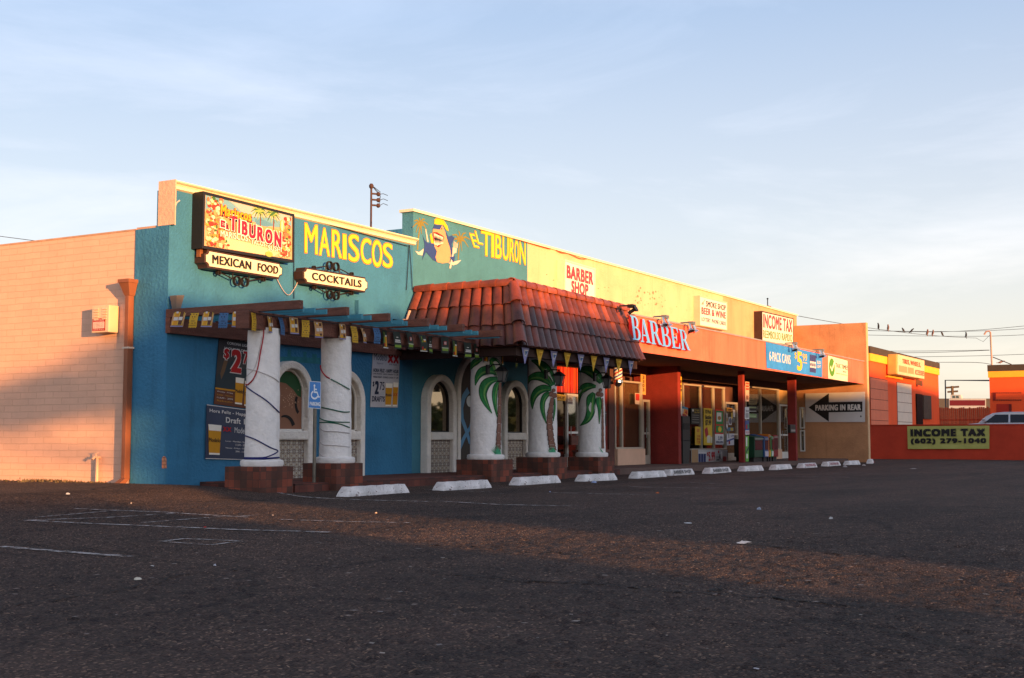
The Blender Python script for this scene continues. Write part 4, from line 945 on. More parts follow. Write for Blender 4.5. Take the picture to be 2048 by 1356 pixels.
def seated(body, a0, b0, a1, b1, c, mi, bold, rim, rm, drop=None):
    if drop is not None: m.text(fq, body, a0 + .012, b0 - .03, a1 + .012, b1 - .03, c, drop, bold + rim)
    g_ = .008 * (rim / .03); m.text(fq, body, a0 - g_, b0 - g_ * 2, a1 + g_, b1 + g_ * 2, c + .002, rm, bold + rim); m.text(fq, body, a0, b0, a1, b1, c + .004, mi, bold)
seated('Mariscos', .155, .655, .50, .865, .022, 3, .035, .02, 4, 2)
seated('E', .155, .42, .205, .56, .022, 5, .04, .03, 1, 2); seated('L', .215, .40, .25, .53, .022, 5, .04, .03, 1, 2)
for ch, a0, a1, b0, b1 in (('T', .245, .345, .40, .70), ('I', .35, .375, .37, .66), ('B', .392, .46, .34, .635), ('U', .475, .555, .315, .61), ('R', .57, .65, .285, .585), ('O', .665, .755, .27, .575), ('N', .775, .865, .23, .565)):
    seated(ch, a0, b0, a1, b1, .022, 5, .05, .03, 1, 2)
m.text(fq, 'MARISCOS', .155, .235, .46, .36, .030, 1, .01, slant=0); m.text(fq, 'TACOS', .50, .195, .665, .29, .030, 1, .01); m.text(fq, 'SUSHI', .70, .135, .865, .235, .030, 1, .01)
for a, b in ((.478, .27), (.682, .225)): m.oval(fq, a, b, .006, .012, .03, 1, 8)
m.build('lettering', L, tface)
MB().box(qb.p(.02, 0).x, qb.p(.05, 0).x, YF - .16, YF - .08, qb.p(.03, 0).z - .14, qb.p(.03, 0).z - .002).box(qb.p(.3, 0).x, qb.p(.62, 0).x, YF - .12, YF - .06, qb.p(.3, 0).z - .09, qb.p(.6, 0).z - .004).build('hanger', RUST, tsign)
# --- the two hanging plates
def notched(k, r=.30, asp=4.4):
    rx, ry = r / asp, r; out = []
    for cx, cy, a0 in ((0, 0, 90), (1, 0, 180), (1, 1, 270), (0, 1, 0)):
        out += [(cx + rx * math.cos(rad(a)), cy + ry * math.sin(rad(a))) for a in ([a0 - 18 * i for i in range(6)])]
    return [(.5 + (a - .5) * k[0], .5 + (b - .5) * k[1]) for a, b in out]
def plate(name, label, q, body, word_boxes, scrolls_up, d=.24):
    e = empty(name, q.p(.5, .5, -d), label, 'sign')
    asp = q.w / q.h
    MB().poly(q, notched((1, 1), .26, asp), 0, 0, d).build('cabinet', SIGNBRN, e, bevel=.008)
    f = MB().poly(q, notched((1 - .07 / q.w, 1 - .07 / q.h), .26, asp), .012, 0, .01).build('face', CREAMS, e)
    m = MB()
    for w_, a0, a1 in word_boxes: m.text(q, w_, a0, .27, a1, .75, .014, 0, .025, .014)
    m.build('lettering', SIGNBLK, f)
    m = MB()
    def loop(a, b, r1, w=.035, turns=360, st=0):
        cc = q.p(a, b, -.10); pts = [cc + Vector((r1 * math.cos(rad(st + t)), 0, r1 * math.sin(rad(st + t)))) for t in range(0, turns + 1, 24)]
        for y0 in (0,):
            for i in range(len(pts) - 1):
                p0, p1 = pts[i], pts[i + 1]; n0 = (p0 - cc).normalized() * .007; n1 = (p1 - cc).normalized() * .007; W = Vector((0, .03, 0))
                m.add([p0 - W - n0, p1 - W - n1, p1 + W - n1, p0 + W - n0, p0 - W + n0, p1 - W + n1, p1 + W + n1, p0 + W + n0], [(0, 1, 2, 3), (4, 7, 6, 5), (0, 4, 5, 1), (3, 2, 6, 7)])
    def bar(a0, b0, a1, b1): m.tube([q.p(a0, b0, -.10), q.p((a0 + a1) / 2, (b0 + b1) / 2 + .02, -.10), q.p(a1, b1, -.10)], .012, 5)
    for s_, b in ([(-1, 0)] + ([(1, 1)] if scrolls_up else [])):
        m = MB()
        k = lambda v: b + s_ * v
        loop(.455, k(.42), .085); loop(.555, k(.42), .085)
        bar(.2, k(.05), .40, k(.34)); bar(.80, k(.05), .60, k(.34)); loop(.22, k(.12), .035); loop(.80, k(.12), .035); bar(.40, k(.02), .40, k(.3)); bar(.61, k(.02), .61, k(.3))
        m.build('scrollwork', mat('dark_iron', (.02, .015, .013), .55, .2, 8), e)
    return e
plate('mexican_food_sign', 'cream MEXICAN FOOD plate sign with notched corners, under the big picture sign', QY(YF - .24, (408.6, 497), (565.5, 527), (564, 559), (409, 535)), '', (('MEXICAN', .085, .57), ('FOOD', .655, .93)), False)
plate('cocktails_sign', 'cream COCKTAILS plate sign with iron scrolls above and below', QY(YF - .24, (605.5, 533.4), (735.5, 555.5), (735, 586), (606.5, 566)), '', (('COCKTAILS', .12, .885),), True)
# --- painted lettering on the wall
YEL = mat('yellow_paint', (.80, .56, .03), .7, .1, 8); ORA = mat('orange_paint', (.62, .22, .02), .7, .1, 8)
def painted(q, letters, c=.006):
    m = MB()
    for ch, a0, b0, a1, b1, sl in letters:
        g_ = .018; m.text(q, ch, a0 - g_ * .25, b0 - g_, a1 + g_ * .25, b1 + g_, c, 1, .024, slant=sl); m.text(q, ch, a0, b0, a1, b1, c + .003, 0, .008, slant=sl)
    return m
def hand(q, boxes):
    out = []
    for ch, x0, x1, yt0, yb0, sl in boxes:
        xm = (x0 + x1) / 2; a0, _ = q.px(x0, (yt0 + yb0) / 2); a1, _ = q.px(x1, (yt0 + yb0) / 2); _, b1 = q.px(xm, yt0); _, b0 = q.px(xm, yb0); out.append((ch, a0, b0, a1, b1, sl))
    return out
qm = QY(YF - .001, (600, 440), (800, 480), (800, 545), (600, 520))
Z3 = lambda x, y: (560 + x / 4.2375, 360 + y / 4.2375)
bx_ = []
for ch, x0, x1, y0, y1 in (('M', 208, 315, 372, 622), ('A', 330, 418, 402, 640), ('R', 438, 522, 418, 655), ('I', 530, 560, 450, 668), ('S', 578, 668, 448, 690), ('C', 682, 768, 478, 708), ('O', 778, 862, 492, 735), ('S', 868, 952, 515, 740)):
    a, b = Z3(x0, y0); c_, d_ = Z3(x1, y1); bx_.append((ch, a, c_, b, d_, 0))
painted(qm, hand(qm, bx_)).build('painted_lettering', [YEL, ORA], B)
qt = QY(YF + .001, (930, 440), (1054, 470), (1054, 535), (930, 510))
Z6 = lambda x, y: (800 + x / 4.2375, 400 + y / 4.2375)
bx_ = []
for ch, x0, x1, y0, y1, sl in (('E', 606, 650, 292, 398, -.07), ('L', 645, 688, 272, 372, -.05), ('T', 686, 772, 262, 472, 0), ('I', 772, 795, 285, 486, 0), ('B', 805, 858, 298, 495, 0), ('U', 868, 918, 315, 508, 0), ('R', 925, 965, 330, 518, 0), ('O', 968, 1002, 345, 530, 0), ('N', 1010, 1062, 362, 545, 0)):
    a, b = Z6(x0, y0); c_, d_ = Z6(x1, y1); bx_.append((ch, a, c_, b, d_, sl))
painted(qt, hand(qt, bx_)).build('painted_lettering', [YEL, ORA], B)
# --- a plain painted shark with a palm on either side
qs = QY(YF + .001, (828, 420), (932, 448), (932, 555), (828, 537)); m = MB()
Zs = lambda x, y: qs.px(830 + x / 10.43, 420 + y / 10.43)
SH = [flat(h) for h in ('2f4580', 'd79a6c', 'c9281c', 'f0dcc0', '15131c', '7f7430', 'e3b81c', 'd8c3b0')]
def pp(pts, c, mi): m.poly(qs, [Zs(*p) for p in pts], c, mi)
for cx, cy, R_, tx, ty in ((110, 300, 150, 50, 830), (940, 600, 190, 900, 1030)):
    m.stroke(qs, [Zs(cx, cy), Zs((cx + tx) / 2 - 10, (cy + ty) / 2), Zs(tx, ty)], .05, .003, 5)
    for a in range(10, 370, 45):
        ex, ey = cx + R_ * math.cos(rad(a)) * 1.1, cy - R_ * math.sin(rad(a)) * 1.15; m.stroke(qs, [Zs(cx, cy), Zs((cx + ex) / 2, (cy + ey) / 2 - 40), Zs(ex, ey + 30)], .07, .003, 5, .02)
pp([(0, 850), (80, 880), (180, 800), (150, 945), (60, 930)], .005, 7); pp([(690, 1100), (850, 1060), (960, 1035), (880, 1120), (790, 1150)], .005, 7)
pp([(155, 520), (195, 620), (260, 690), (330, 670), (400, 720), (440, 850), (430, 1000), (460, 1085), (370, 1040), (250, 900), (225, 870), (140, 1050), (185, 850), (195, 720)], .007, 0)
pp([(560, 310), (600, 420), (650, 520), (700, 700), (740, 880), (760, 1000), (820, 960), (780, 880), (760, 700), (820, 570), (760, 515), (690, 540), (640, 440)], .007, 0)
pp([(370, 380), (440, 300), (560, 305), (620, 440), (660, 600), (720, 780), (745, 950), (700, 1090), (560, 1110), (450, 1080), (420, 980), (450, 860), (400, 760), (380, 600), (360, 470)], .009, 1)
pp([(365, 385), (400, 290), (560, 300), (510, 400), (440, 390)], .011, 0); pp([(390, 280), (400, 180), (480, 155), (590, 200), (670, 330), (690, 430), (640, 400), (580, 300), (450, 295)], .013, 6)
pp([(370, 455), (450, 455), (560, 520), (600, 555), (560, 690), (480, 775), (400, 720), (380, 600)], .013, 2); pp([(385, 475), (460, 480), (590, 560), (550, 690), (480, 750), (410, 705), (390, 600)], .015, 4)
for i in range(7):
    x = 395 + i * 28; y = 480 + i * 12; pp([(x - 14, y), (x + 14, y + 6), (x + 2, y + 95)], .017, 3); pp([(x - 14, 735 - abs(i - 2) * 10), (x + 14, 738 - abs(i - 2) * 12), (x, 600 + i * 6)], .018, 3)
m.oval(qs, *Zs(545, 380), .012, .012, .015, 4, 8)
pp([(300, 520), (330, 470), (390, 690), (330, 690)], .012, 6); pp([(205, 390), (225, 400), (275, 660), (245, 660)], .009, 7)
for k in range(4): pp([(800 + k * 25, 640 + k * 14), (812 + k * 25, 645 + k * 14), (805 + k * 22, 780), (788 + k * 22, 775)], .012, 7)
pp([(775, 770), (865, 790), (850, 880), (800, 900), (740, 1215), (705, 1215), (770, 900)], .012, 7); pp([(710, 975), (825, 960), (800, 1085), (750, 1030)], .014, 0)
m.build('painted_shark', SH, B)
# --- shop signs on the upper wall
qbs = QY(YF - .22, (1128.5, 518.5), (1190, 537), (1190, 603), (1128, 588))
e, f = cabinet('barber_shop_sign', 'white box sign with red BARBER SHOP letters above the tile awning', qbs, .22, CREAMTRIM, .04, mat('white_acrylic', (.80, .72, .6), .4, .05, 3))
m = MB(); REDL = mat('sign_red', (.72, .045, .06), .5, .08, 6)
for i, (w_, a0, a1, b0, b1) in enumerate((('BARBER', .07, .93, .48, .86), ('SHOP', .22, .77, .10, .45))): m.text(qbs, w_, a0, b0, a1, b1, .010, 0, .045)
m.build('lettering', REDL, f)
qss = QY(YF - .2, (1398.5, 591), (1453.7, 604.5), (1453.7, 661), (1398.6, 651))
e, f = cabinet('smoke_shop_sign', 'white box sign listing smoke shop, beer, wine and lottery on the cream wall', qss, .2, mat('peach_cabinet', (.70, .48, .33), .6, .1, 3), .035, mat('white_acrylic', (.80, .72, .6)))
m = MB(); m.text(qss, 'SMOKE SHOP', .23, .68, .95, .88, .010, 1, .025); m.text(qss, 'BEER & WINE', .07, .40, .95, .63, .010, 0, .04); m.text(qss, 'LOTTERY  PHONE CARDS', .07, .16, .95, .30, .010, 2, .015); m.stroke(qss, [(.07, .72), (.13, .8), (.2, .9)], .03, .01, 3); m.oval(qss, .12, .76, .03, .05, .01, 3, 8)
m.build('lettering', [REDL, SIGNBLK, flat('2b3350'), flat('b98b76')], f)
qit = QY(YF - .3, (1523, 621.7), (1586.5, 636.7), (1586.5, 692), (1523.5, 684))
e, f = cabinet('income_tax_sign', 'black framed box sign reading INCOME TAX in red over green lettering', qit, .3, SIGNBRN, .04, mat('white_acrylic', (.80, .72, .6)))
m = MB(); m.text(qit, 'INCOME TAX', .04, .47, .96, .93, .010, 0, .03); m.text(qit, 'REEMBOLSO RAPIDO', .04, .14, .96, .40, .010, 1, .02)
m.build('lettering', [REDL, flat('3f7a2a')], f)
# --- big serif letters on the fascia
def glyph(ch):
    if ch == 'B':
        return [[(0, 0), (.5, 0)] + arc(.5, .27, .36, .27, -90, 90) + arc(.46, .77, .31, .23, -90, 90) + [(0, 1), (0, .955), (.1, .94), (.1, .06), (0, .045)],
                [(.32, .06), (.46, .06)] + arc(.46, .275, .18, .215, -90, 90) + [(.32, .49)], [(.32, .56), (.44, .56)] + arc(.44, .75, .14, .19, -90, 90) + [(.32, .94)]]
    if ch == 'R':
        return [[(0, 0), (.42, 0), (.42, .045), (.32, .06), (.32, .46), (.42, .46), (.70, .02), (1.0, 0), (1.0, .045), (.92, .07), (.64, .49)] + arc(.46, .745, .33, .255, -60, 90) + [(0, 1), (0, .955), (.1, .94), (.1, .06), (0, .045)],
                [(.32, .53), (.43, .53)] + arc(.43, .735, .15, .205, -90, 90) + [(.32, .94)]]
    if ch == 'A':
        return [[(0, 0), (.32, 0), (.32, .045), (.23, .06), (.29, .27), (.60, .27), (.65, .06), (.55, .045), (.55, 0), (1, 0), (1, .045), (.91, .06), (.62, 1), (.44, 1), (.13, .06), (0, .045)], [(.305, .33), (.58, .33), (.45, .80)]]
    return [[(0, 0), (.84, 0), (.87, .27), (.82, .27), (.70, .06), (.32, .06), (.32, .48), (.5, .48), (.56, .38), (.6, .38), (.6, .64), (.56, .64), (.5, .54), (.32, .54), (.32, .94), (.66, .94), (.76, .76), (.81, .76), (.8, 1), (0, 1), (0, .955), (.1, .94), (.1, .06), (0, .045)]]
def glyph_mesh(ch):
    k = ('G', ch)
    if k in _tx: return _tx[k]
    cu = bpy.data.curves.new('g', 'CURVE'); cu.dimensions = '2D'; cu.fill_mode = 'BOTH'; cu.extrude = .5
    for loop in glyph(ch):
        s_ = cu.splines.new('POLY'); s_.points.add(len(loop) - 1); s_.use_cyclic_u = True
        for p, (x, y) in zip(s_.points, loop): p.co = (x, y, 0, 1)
    ob = bpy.data.objects.new('g', cu); COL.objects.link(ob); dg = bpy.context.evaluated_depsgraph_get(); dg.update(); _tx[k] = geo_of(ob, dg); bpy.data.objects.remove(ob); bpy.data.curves.remove(cu)
    return _tx[k]
qf = QY(13.16, (1262, 628), (1380, 655), (1380, 702), (1262, 688))
bl_ = empty('barber_letters', qf.p(.5, .1), 'big blue serif BARBER letters with red sides standing off the fascia', 'sign')
LB = mat('letter_blue_face', (.12, .38, .78), .5, .08, 6); LR = mat('letter_red_side', (.42, .018, .02), .5, .1, 6)
Z2 = lambda x, y: (1200 + x / 6.164, 560 + y / 6.164)
for ch, x0, x1, y0, y1 in (('B', 388, 492, 440, 742), ('A', 486, 612, 470, 770), ('R', 620, 748, 492, 795), ('B', 752, 866, 528, 820), ('E', 874, 978, 552, 842), ('R', 988, 1098, 580, 865)):
    (pa, pb), (pc, pd) = Z2(x0, y0), Z2(x1, y1); D = .11; q0 = QY(13.16 - D, (1262, 628), (1380, 655), (1380, 702), (1262, 688))
    a0, _ = q0.px(pa, (pb + pd) / 2); a1, _ = q0.px(pc, (pb + pd) / 2); _, b1 = q0.px((pa + pc) / 2, pb); _, b0 = q0.px((pa + pc) / 2, pd)
    vs, fs, nn = glyph_mesh(ch); m = MB()
    m.add([q0.p(a0 + (a1 - a0) * x, b0 + (b1 - b0) * y, z * (.5 - y) * .08 - (1 - z) * (D - .01)) for x, y, z in vs], [])   # the letters lean out at the foot
    for f_, nz in zip(fs, nn): m.f.append(f_); m.m.append(0 if nz > .5 else 1); m.t.append(0)
    m.build('letter', [LB, LR], bl_)
# --- banners on the fascia
def banner(name, label, q, facem, th=.012):
    e = empty(name, q.p(.5, 0), label, 'sign')
    f = MB().rect(q, 0, 0, 1, 1, th, 0, th).build('sheet', facem, e)
    return e, f
qsix = QY(13.15, (1531, 684), (1643.7, 708.5), (1643.7, 754.5), (1533, 736))
e, f = banner('beer_banner', 'long blue banner offering 6-pack cans at 5.99 on the fascia', qsix, mat('blue_banner', (.03, .24, .66), .5, .2, 1.6))
m = MB(); m.text(qsix, '6-PACK CANS', .045, .30, .40, .68, .018, 0, .02); m.text(qsix, '$', .475, .55, .51, .85, .018, 1, .02); m.text(qsix, '5', .515, .12, .61, .90, .018, 1, .04); m.text(qsix, '99', .62, .55, .70, .86, .018, 1, .02); m.rect(qsix, .62, .47, .70, .50, .018, 1)
for i in range(3): 
    m.rect(qsix, .755 + i * .04, .14, .79 + i * .04, .88, .018, 2); m.rect(qsix, .757 + i * .04, .33, .788 + i * .04, .60, .022, 0); m.text(qsix, 'BUD', .759 + i * .04, .4, .786 + i * .04, .52, .025, 2, .02)
m.text(qsix, 'BUD', .895, .55, .965, .68, .018, 0, .03); m.text(qsix, 'LIGHT', .89, .38, .97, .50, .018, 0, .03)
m.build('lettering', [flat('d8d2d4'), flat('e3b32c'), flat('3a3a72')], f)
qtt = QY(13.15, (1655.5, 711), (1694.5, 721.5), (1695, 763.5), (1656, 757))
e, f = banner('tax_time_banner', 'cream TAX TIME! banner with a green tick, right end of the fascia', qtt, mat('cream_banner', (.74, .68, .48), .5, .05, 2))
m = MB(); m.oval(qtt, .18, .52, .14, .40, .018, 0, 20); m.stroke(qtt, [(.1, .55), (.17, .38), (.31, .82)], .09, .022, 1); m.text(qtt, 'TAX TIME!', .36, .55, .98, .76, .018, 2, .02); m.text(qtt, 'INC', .75, .40, .95, .48, .018, 2, .01); m.text(qtt, 'Income Tax Service', .4, .27, .96, .34, .018, 3, 0)
m.build('lettering', [flat('4f8a1f'), flat('f2ead0'), flat('3b2a22'), flat('b98a3a')], f)
qp = QX(XE - .02, (1611, 787), (1730, 783.5), (1730, 844), (1611, 844))
e, f = banner('parking_sign', 'white board with a black PARKING IN REAR arrow on the orange wing wall', qp, mat('white_board', (.62, .56, .52), .6, .06, 2), .02)
m = MB(); m.poly(qp, [qp.px(*p) for p in ((1617.5, 815), (1658, 787.5), (1658, 805), (1725, 804.5), (1725, 824), (1658, 825), (1658, 843.3))], .024, 0)
a0, b0 = qp.px(1631, 821.5); a1, b1 = qp.px(1722, 809.5); m.text(qp, 'PARKING IN REAR', a0, b0, a1, b1, .028, 1, .045); m.oval(qp, *qp.px(1722, 833), .012, .03, .024, 0, 8); m.build('lettering', [SIGNBLK, flat('e0d6cc')], f)
# ------------------------------------------------------------------ posters on the restaurant wall
def poster(name, label, q, facem, th=.008):
    e = empty(name, q.p(.5, 0), label, 'poster'); f = MB().rect(q, 0, 0, 1, 1, th, 0, th - .001).build('sheet', facem, e)
    return e, f
PW, PBK, PAM, PRD, PFO, PGY, PNV = flat('d9d2cc'), flat('15141c'), flat('c98a16'), flat('b01c1c'), flat('efe6d6'), flat('9aa0a8'), flat('16203a')
def pint(m, q, a0, a1, b0, b1, body, foam, dark, word=None, c=.016):
    k = (a1 - a0) * .1; m.poly(q, [(a0 + k, b0), (a1 - k, b0), (a1, b1), (a0, b1)], c, body); h = b1 - b0
    m.poly(q, [(a0 + .01, b1 - h * .2), (a1 - .01, b1 - h * .2), (a1, b1), (a0, b1)], c + .003, foam); m.poly(q, [(a0 + k, b0), (a1 - k, b0), (a1 - k, b0 + h * .06), (a0 + k, b0 + h * .06)], c + .003, foam)
    if word: m.text(q, word, a0 + k * .6, b0 + h * .42, a1 - k * .6, b0 + h * .56, c + .005, dark, .02)
q1 = QY(YF - .012, (439, 661), (508, 672), (501, 818), (427, 808))
e, f = poster('beer_poster', 'tall dark poster with a huge red 2.75 price, behind the left column', q1, mat('dark_poster', (.035, .03, .032), .4, .3, 3))
m = MB(); m.poly(q1, [(0, .35), (.18, .52), (.4, .62), (.66, .5), (1, .62), (1, .22), (0, .22)], .010, 0); m.rect(q1, 0, 0, 1, .21, .011, 1); m.rect(q1, 0, .205, .55, .225, .013, 2)
m.poly(q1, [(.1, .42), (.2, .66), (.3, .66), (.22, .46), (.14, .34)], .012, 7)
for i, w_ in enumerate(('MODELO ESPECIAL', 'CORONA LIGHT', '16 OUNCE DRAFTS')): m.text(q1, w_, .16 if i != 1 else .22, .905 - .075 * i, .96 if i != 1 else .9, .94 - .075 * i, .016, 3, .015)
for k, mi, c in ((.03, 3, .016), (0, 4, .02)):
    g_ = k * .4
    m.text(q1, '$', .15 - g_, .62 - g_, .30 + g_, .77 + g_, c, mi, .04 + k); m.text(q1, '2', .36 - g_, .46 - g_, .66 + g_, .775 + g_, c, mi, .05 + k); m.text(q1, '75', .70 - g_, .60 - g_, .97 + g_, .77 + g_, c, mi, .04 + k)
pint(m, q1, .52, .76, .04, .40, 2, 5, 6, 'Modelo'); pint(m, q1, .78, .99, .03, .37, 2, 5, 6, 'Corona')
for i, w_ in enumerate(('Monday - Friday', 'Lunes - Viernes', '11AM - 2PM', 'Sabado')): m.text(q1, w_, .06, .165 - .04 * i, .48, .185 - .04 * i, .016, 3 if i % 2 == 0 else 2, .01)
m.build('lettering', [flat('2c373c'), flat('6a3c28'), PAM, PW, PRD, PFO, PBK, flat('6b5038')], f)
q2 = QY(YF - .022, (412.8, 809), (522, 823), (522, 921), (410, 917.5))
e, f = poster('beer_poster', 'navy happy hour poster with a pint glass, lower of the two behind the left column', q2, mat('navy_poster', (.02, .032, .075), .35, .2, 2))
m = MB(); m.text(q2, 'Hora Feliz - Happy Hour', .05, .85, .97, .93, .012, 0, .025); m.text(q2, 'Draft 16 oz', .34, .70, .93, .81, .012, 0, .03); m.text(q2, 'XX', .29, .53, .44, .62, .012, 1, .06); m.oval(q2, .365, .575, .08, .09, .010, 4, 6); m.text(q2, 'Modelo', .50, .52, .74, .63, .012, 0, .0); m.text(q2, '$2.75', .76, .50, .97, .66, .012, 1, .05)
m.text(q2, 'Lunes - Mondays / Jueves - Thursdays', .34, .33, .97, .365, .012, 0, .01); m.text(q2, '11AM - 2PM', .52, .27, .72, .305, .012, 0, .01); m.text(q2, 'Viernes - Fridays - Domingos - Sundays', .34, .2, .97, .235, .012, 0, .01); m.text(q2, '7PM - 11PM', .52, .14, .72, .175, .012, 0, .01)
pint(m, q2, .03, .26, .08, .64, 2, 3, 5, 'Modelo'); m.rect(q2, 0, .0, 1, .012, .010, 0); m.rect(q2, 0, .988, 1, 1, .010, 0)
m.build('lettering', [PW, PRD, PAM, PFO, flat('2a3350'), PBK], f)
q3 = QY(YF - .014, (746, 692), (800, 697), (794.5, 815), (740, 814))
e, f = poster('beer_poster', 'white drafts poster with red XX and two pints, between the columns', q3, mat('pale_poster', (.50, .47, .48), .5, .12, 2))
m = MB(); m.text(q3, 'Modelo', .04, .77, .51, .89, .012, 0, .0); m.text(q3, 'Especial', .16, .70, .38, .74, .012, 4, 0); m.text(q3, 'XX', .54, .74, .96, .88, .012, 1, .07); m.text(q3, 'DOS EQUIS', .60, .70, .9, .73, .012, 0, .01)
m.text(q3, 'HORA FELIZ - HAPPY HOUR', .04, .575, .97, .635, .012, 0, .03); m.text(q3, 'LUNES MONDAY - JUEVES THURSDAY 11A - 2PM', .04, .53, .97, .56, .012, 0, .02); m.text(q3, 'VIERNES FRIDAY - DOMINGO SUNDAY 7P - 9PM', .04, .48, .97, .51, .012, 0, .02)
m.text(q3, '$', .04, .33, .10, .42, .012, 0, .03); m.text(q3, '2', .12, .21, .27, .43, .012, 0, .05); m.text(q3, '75', .29, .28, .47, .42, .012, 0, .02); m.text(q3, '16-OZ', .27, .2, .47, .25, .012, 5, .0); m.text(q3, 'DRAFTS', .04, .09, .5, .18, .012, 0, .03)
pint(m, q3, .50, .76, .02, .40, 2, 3, 0, 'Modelo'); pint(m, q3, .78, .98, .02, .42, 2, 3, 1, 'XX')
m.build('lettering', [PNV, PRD, PAM, PFO, flat('5a6076'), PGY], f)
# ------------------------------------------------------------------ shop window posters, stickers and boards
def sheet(name, label, y, tl, tr, br, bl, col, items, pal, th=.006, cat='poster'):
    q = QY(y, tl, tr, br, bl); e = empty(name, q.p(.5, 0), label, cat); f = MB().rect(q, 0, 0, 1, 1, th, 0, th - .001).build('sheet', flat(col), e); m = MB()
    for it in items:
        if it[0] == 'r': m.rect(q, *it[1:5], th + .004, it[5])
        elif it[0] == 'o': m.oval(q, *it[1:5], th + .007, it[5], 12)
        elif it[0] == 'p': m.poly(q, it[1], th + .006, it[2])
        else: m.text(q, it[0], *it[1:5], th + .010, it[5], .03)
    if items: m.build('lettering', [flat(c) for c in pal], f)
    return e
yv = YF - .05
sheet('price_banner', 'narrow yellow vertical banner beside the red partition wall', yv - .3, (1356.5, 746), (1363, 747), (1363, 843), (1356.5, 843), 'c9a02c', [('r', .1, .8, .9, .86, 0), ('r', .1, .7, .9, .76, 0), ('1299', .1, .62, .9, .68, 0), ('r', 0, 0, 1, .3, 1), ('p', [(0, .3), (1, .1), (1, .45)], 2)], ['2a1a12', '8a2a22', 'd8d0c4'])
sheet('price_poster', 'orange and white poster next to the yellow vertical banner', yv, (1364, 812), (1375.5, 816), (1375.5, 843), (1364, 843), 'cfc4ba', [('r', 0, .85, 1, 1, 0), ('p', [(.1, .5), (.95, .45), (.95, .86), (.3, .86)], 1), ('p', [(.4, .6), (.9, .5), (.7, .82)], 2), ('p', [(0, .1), (.9, .4), (.5, .5), (0, .5)], 3)], ['3d8fb0', 'd88a3a', 'b3261f', '9a3330'])
sheet('menu_board', 'dark price board with yellow heading in the smoke shop window', yv, (1382, 816), (1399.5, 817), (1399.5, 849), (1382, 848), '2c2724', [('Budget', .35, .84, .92, .93, 0), ('2 for 9.49', .28, .70, .92, .8, 0), ('r', .1, .55, .9, .58, 1), ('r', .1, .42, .9, .45, 1), ('r', .1, .28, .9, .31, 1), ('r', .1, .12, .9, .15, 1), ('o', .18, .86, .1, .08, 2)], ['c9a32c', '8a857c', 'd8d0c8'])
sheet('price_poster', 'small yellow poster with red words under the dark price board', yv, (1390, 853), (1401, 853.5), (1401, 890), (1390, 890), 'c9a02c', [('2 FOR', .25, .42, .85, .54, 0), ('BIG', .25, .26, .85, .38, 0), ('7.59', .25, .08, .85, .22, 0), ('r', .3, .7, .75, .88, 1)], ['a02a18', 'b8702c'])
sheet('price_poster', 'tall yellow 12 Pack Bottles 7.99 poster in the middle pane', yv, (1407, 816), (1424, 817.5), (1424, 890), (1407, 890), 'd1ab2b', [('12 Pack', .18, .86, .86, .96, 0), ('Bottles', .18, .70, .88, .82, 0), ('$7.99', .18, .52, .85, .68, 0), ('p', [(.08, .42), (.4, .5), (.55, .28), (.22, .2)], 1), ('r', .38, .06, .78, .26, 2), ('r', .84, .06, .98, .22, 2)], ['1c1712', 'a3202a', 'cfc6b2'])
sheet('price_poster', 'red framed green and white poster near the shop door', yv, (1429.5, 819), (1446.5, 820), (1446.5, 889), (1429.5, 889), 'b8231d', [('r', .1, .58, .95, .97, 0), ('r', .2, .66, .75, .92, 1), ('o', .5, .76, .2, .06, 2), ('r', .1, .34, .95, .54, 0), ('o', .55, .44, .2, .08, 3), ('r', .0, .0, 1, .3, 1), ('5.99', .35, .13, .85, .24, 4), ('SPECIAL OFFER', .1, .04, .9, .1, 4)], ['1f7a3a', 'cfc8c4', 'a06a34', 'd8b030', '33305a'])
sheet('price_board', 'white board with red 5.99 under the smoke shop window', YF - .16, (1382, 899), (1453.5, 900), (1453.5, 925.5), (1382, 926.5), 'b9b4b2', [('r', 0, 0, .17, 1, 0), ('r', .18, .08, .24, .8, 1), ('r', .25, .08, .31, .8, 1), ('r', .32, .08, .38, .8, 1), ('r', .18, .7, .38, .82, 2), ('$', .41, .5, .45, .82, 3), ('5.99', .455, .15, .63, .86, 3), ('6 PACK', .66, .4, .76, .5, 4), ('CANS', .66, .18, .76, .32, 4), ('o', .78, .5, .02, .2, 4), ('o', .82, .6, .03, .3, 5), ('r', .87, .1, .98, .5, 6), ('r', .72, .75, .76, .95, 3)], ['a3805c', '2a335f', 'c9c2c2', 'b3161f', '1a1822', 'e4dedc', '9a2226'], th=.02, cat='sign')
dk = YF - .07
sheet('door_sticker', 'amber sticker at the top of the smoke shop door', dk, (1453, 815), (1464.5, 816), (1464.5, 823), (1453, 823), 'b0802a', [('OPEN', .2, .25, .8, .75, 0)], ['3a1a10'], cat='sticker')
sheet('door_sticker', 'narrow white sticker on the right of the smoke shop door', dk, (1466, 819), (1470, 820), (1470, 834), (1466, 834), 'cfc6c0', [], [], cat='sticker')
sheet('door_sticker', 'oval white sticker in the middle of the smoke shop door', dk, (1457, 834), (1463, 834), (1463, 850), (1457, 850), 'c6bfc0', [('o', .5, .5, .4, .4, 0)], ['5a5560'], cat='sticker')
sheet('door_sticker', 'yellow strip sticker beside the oval one', dk, (1462, 825), (1465, 825), (1465, 837), (1462, 837), 'c7a02c', [], [], cat='sticker')
sheet('door_sticker', 'stack of pale stickers on the left of the smoke shop door', dk, (1451.5, 826), (1455.5, 827), (1455.5, 858), (1451.5, 858), '9a8e86', [('r', .1, .1, .9, .3, 0), ('r', .1, .5, .9, .7, 1)], ['cfc6c0', '8f7048'], cat='sticker')
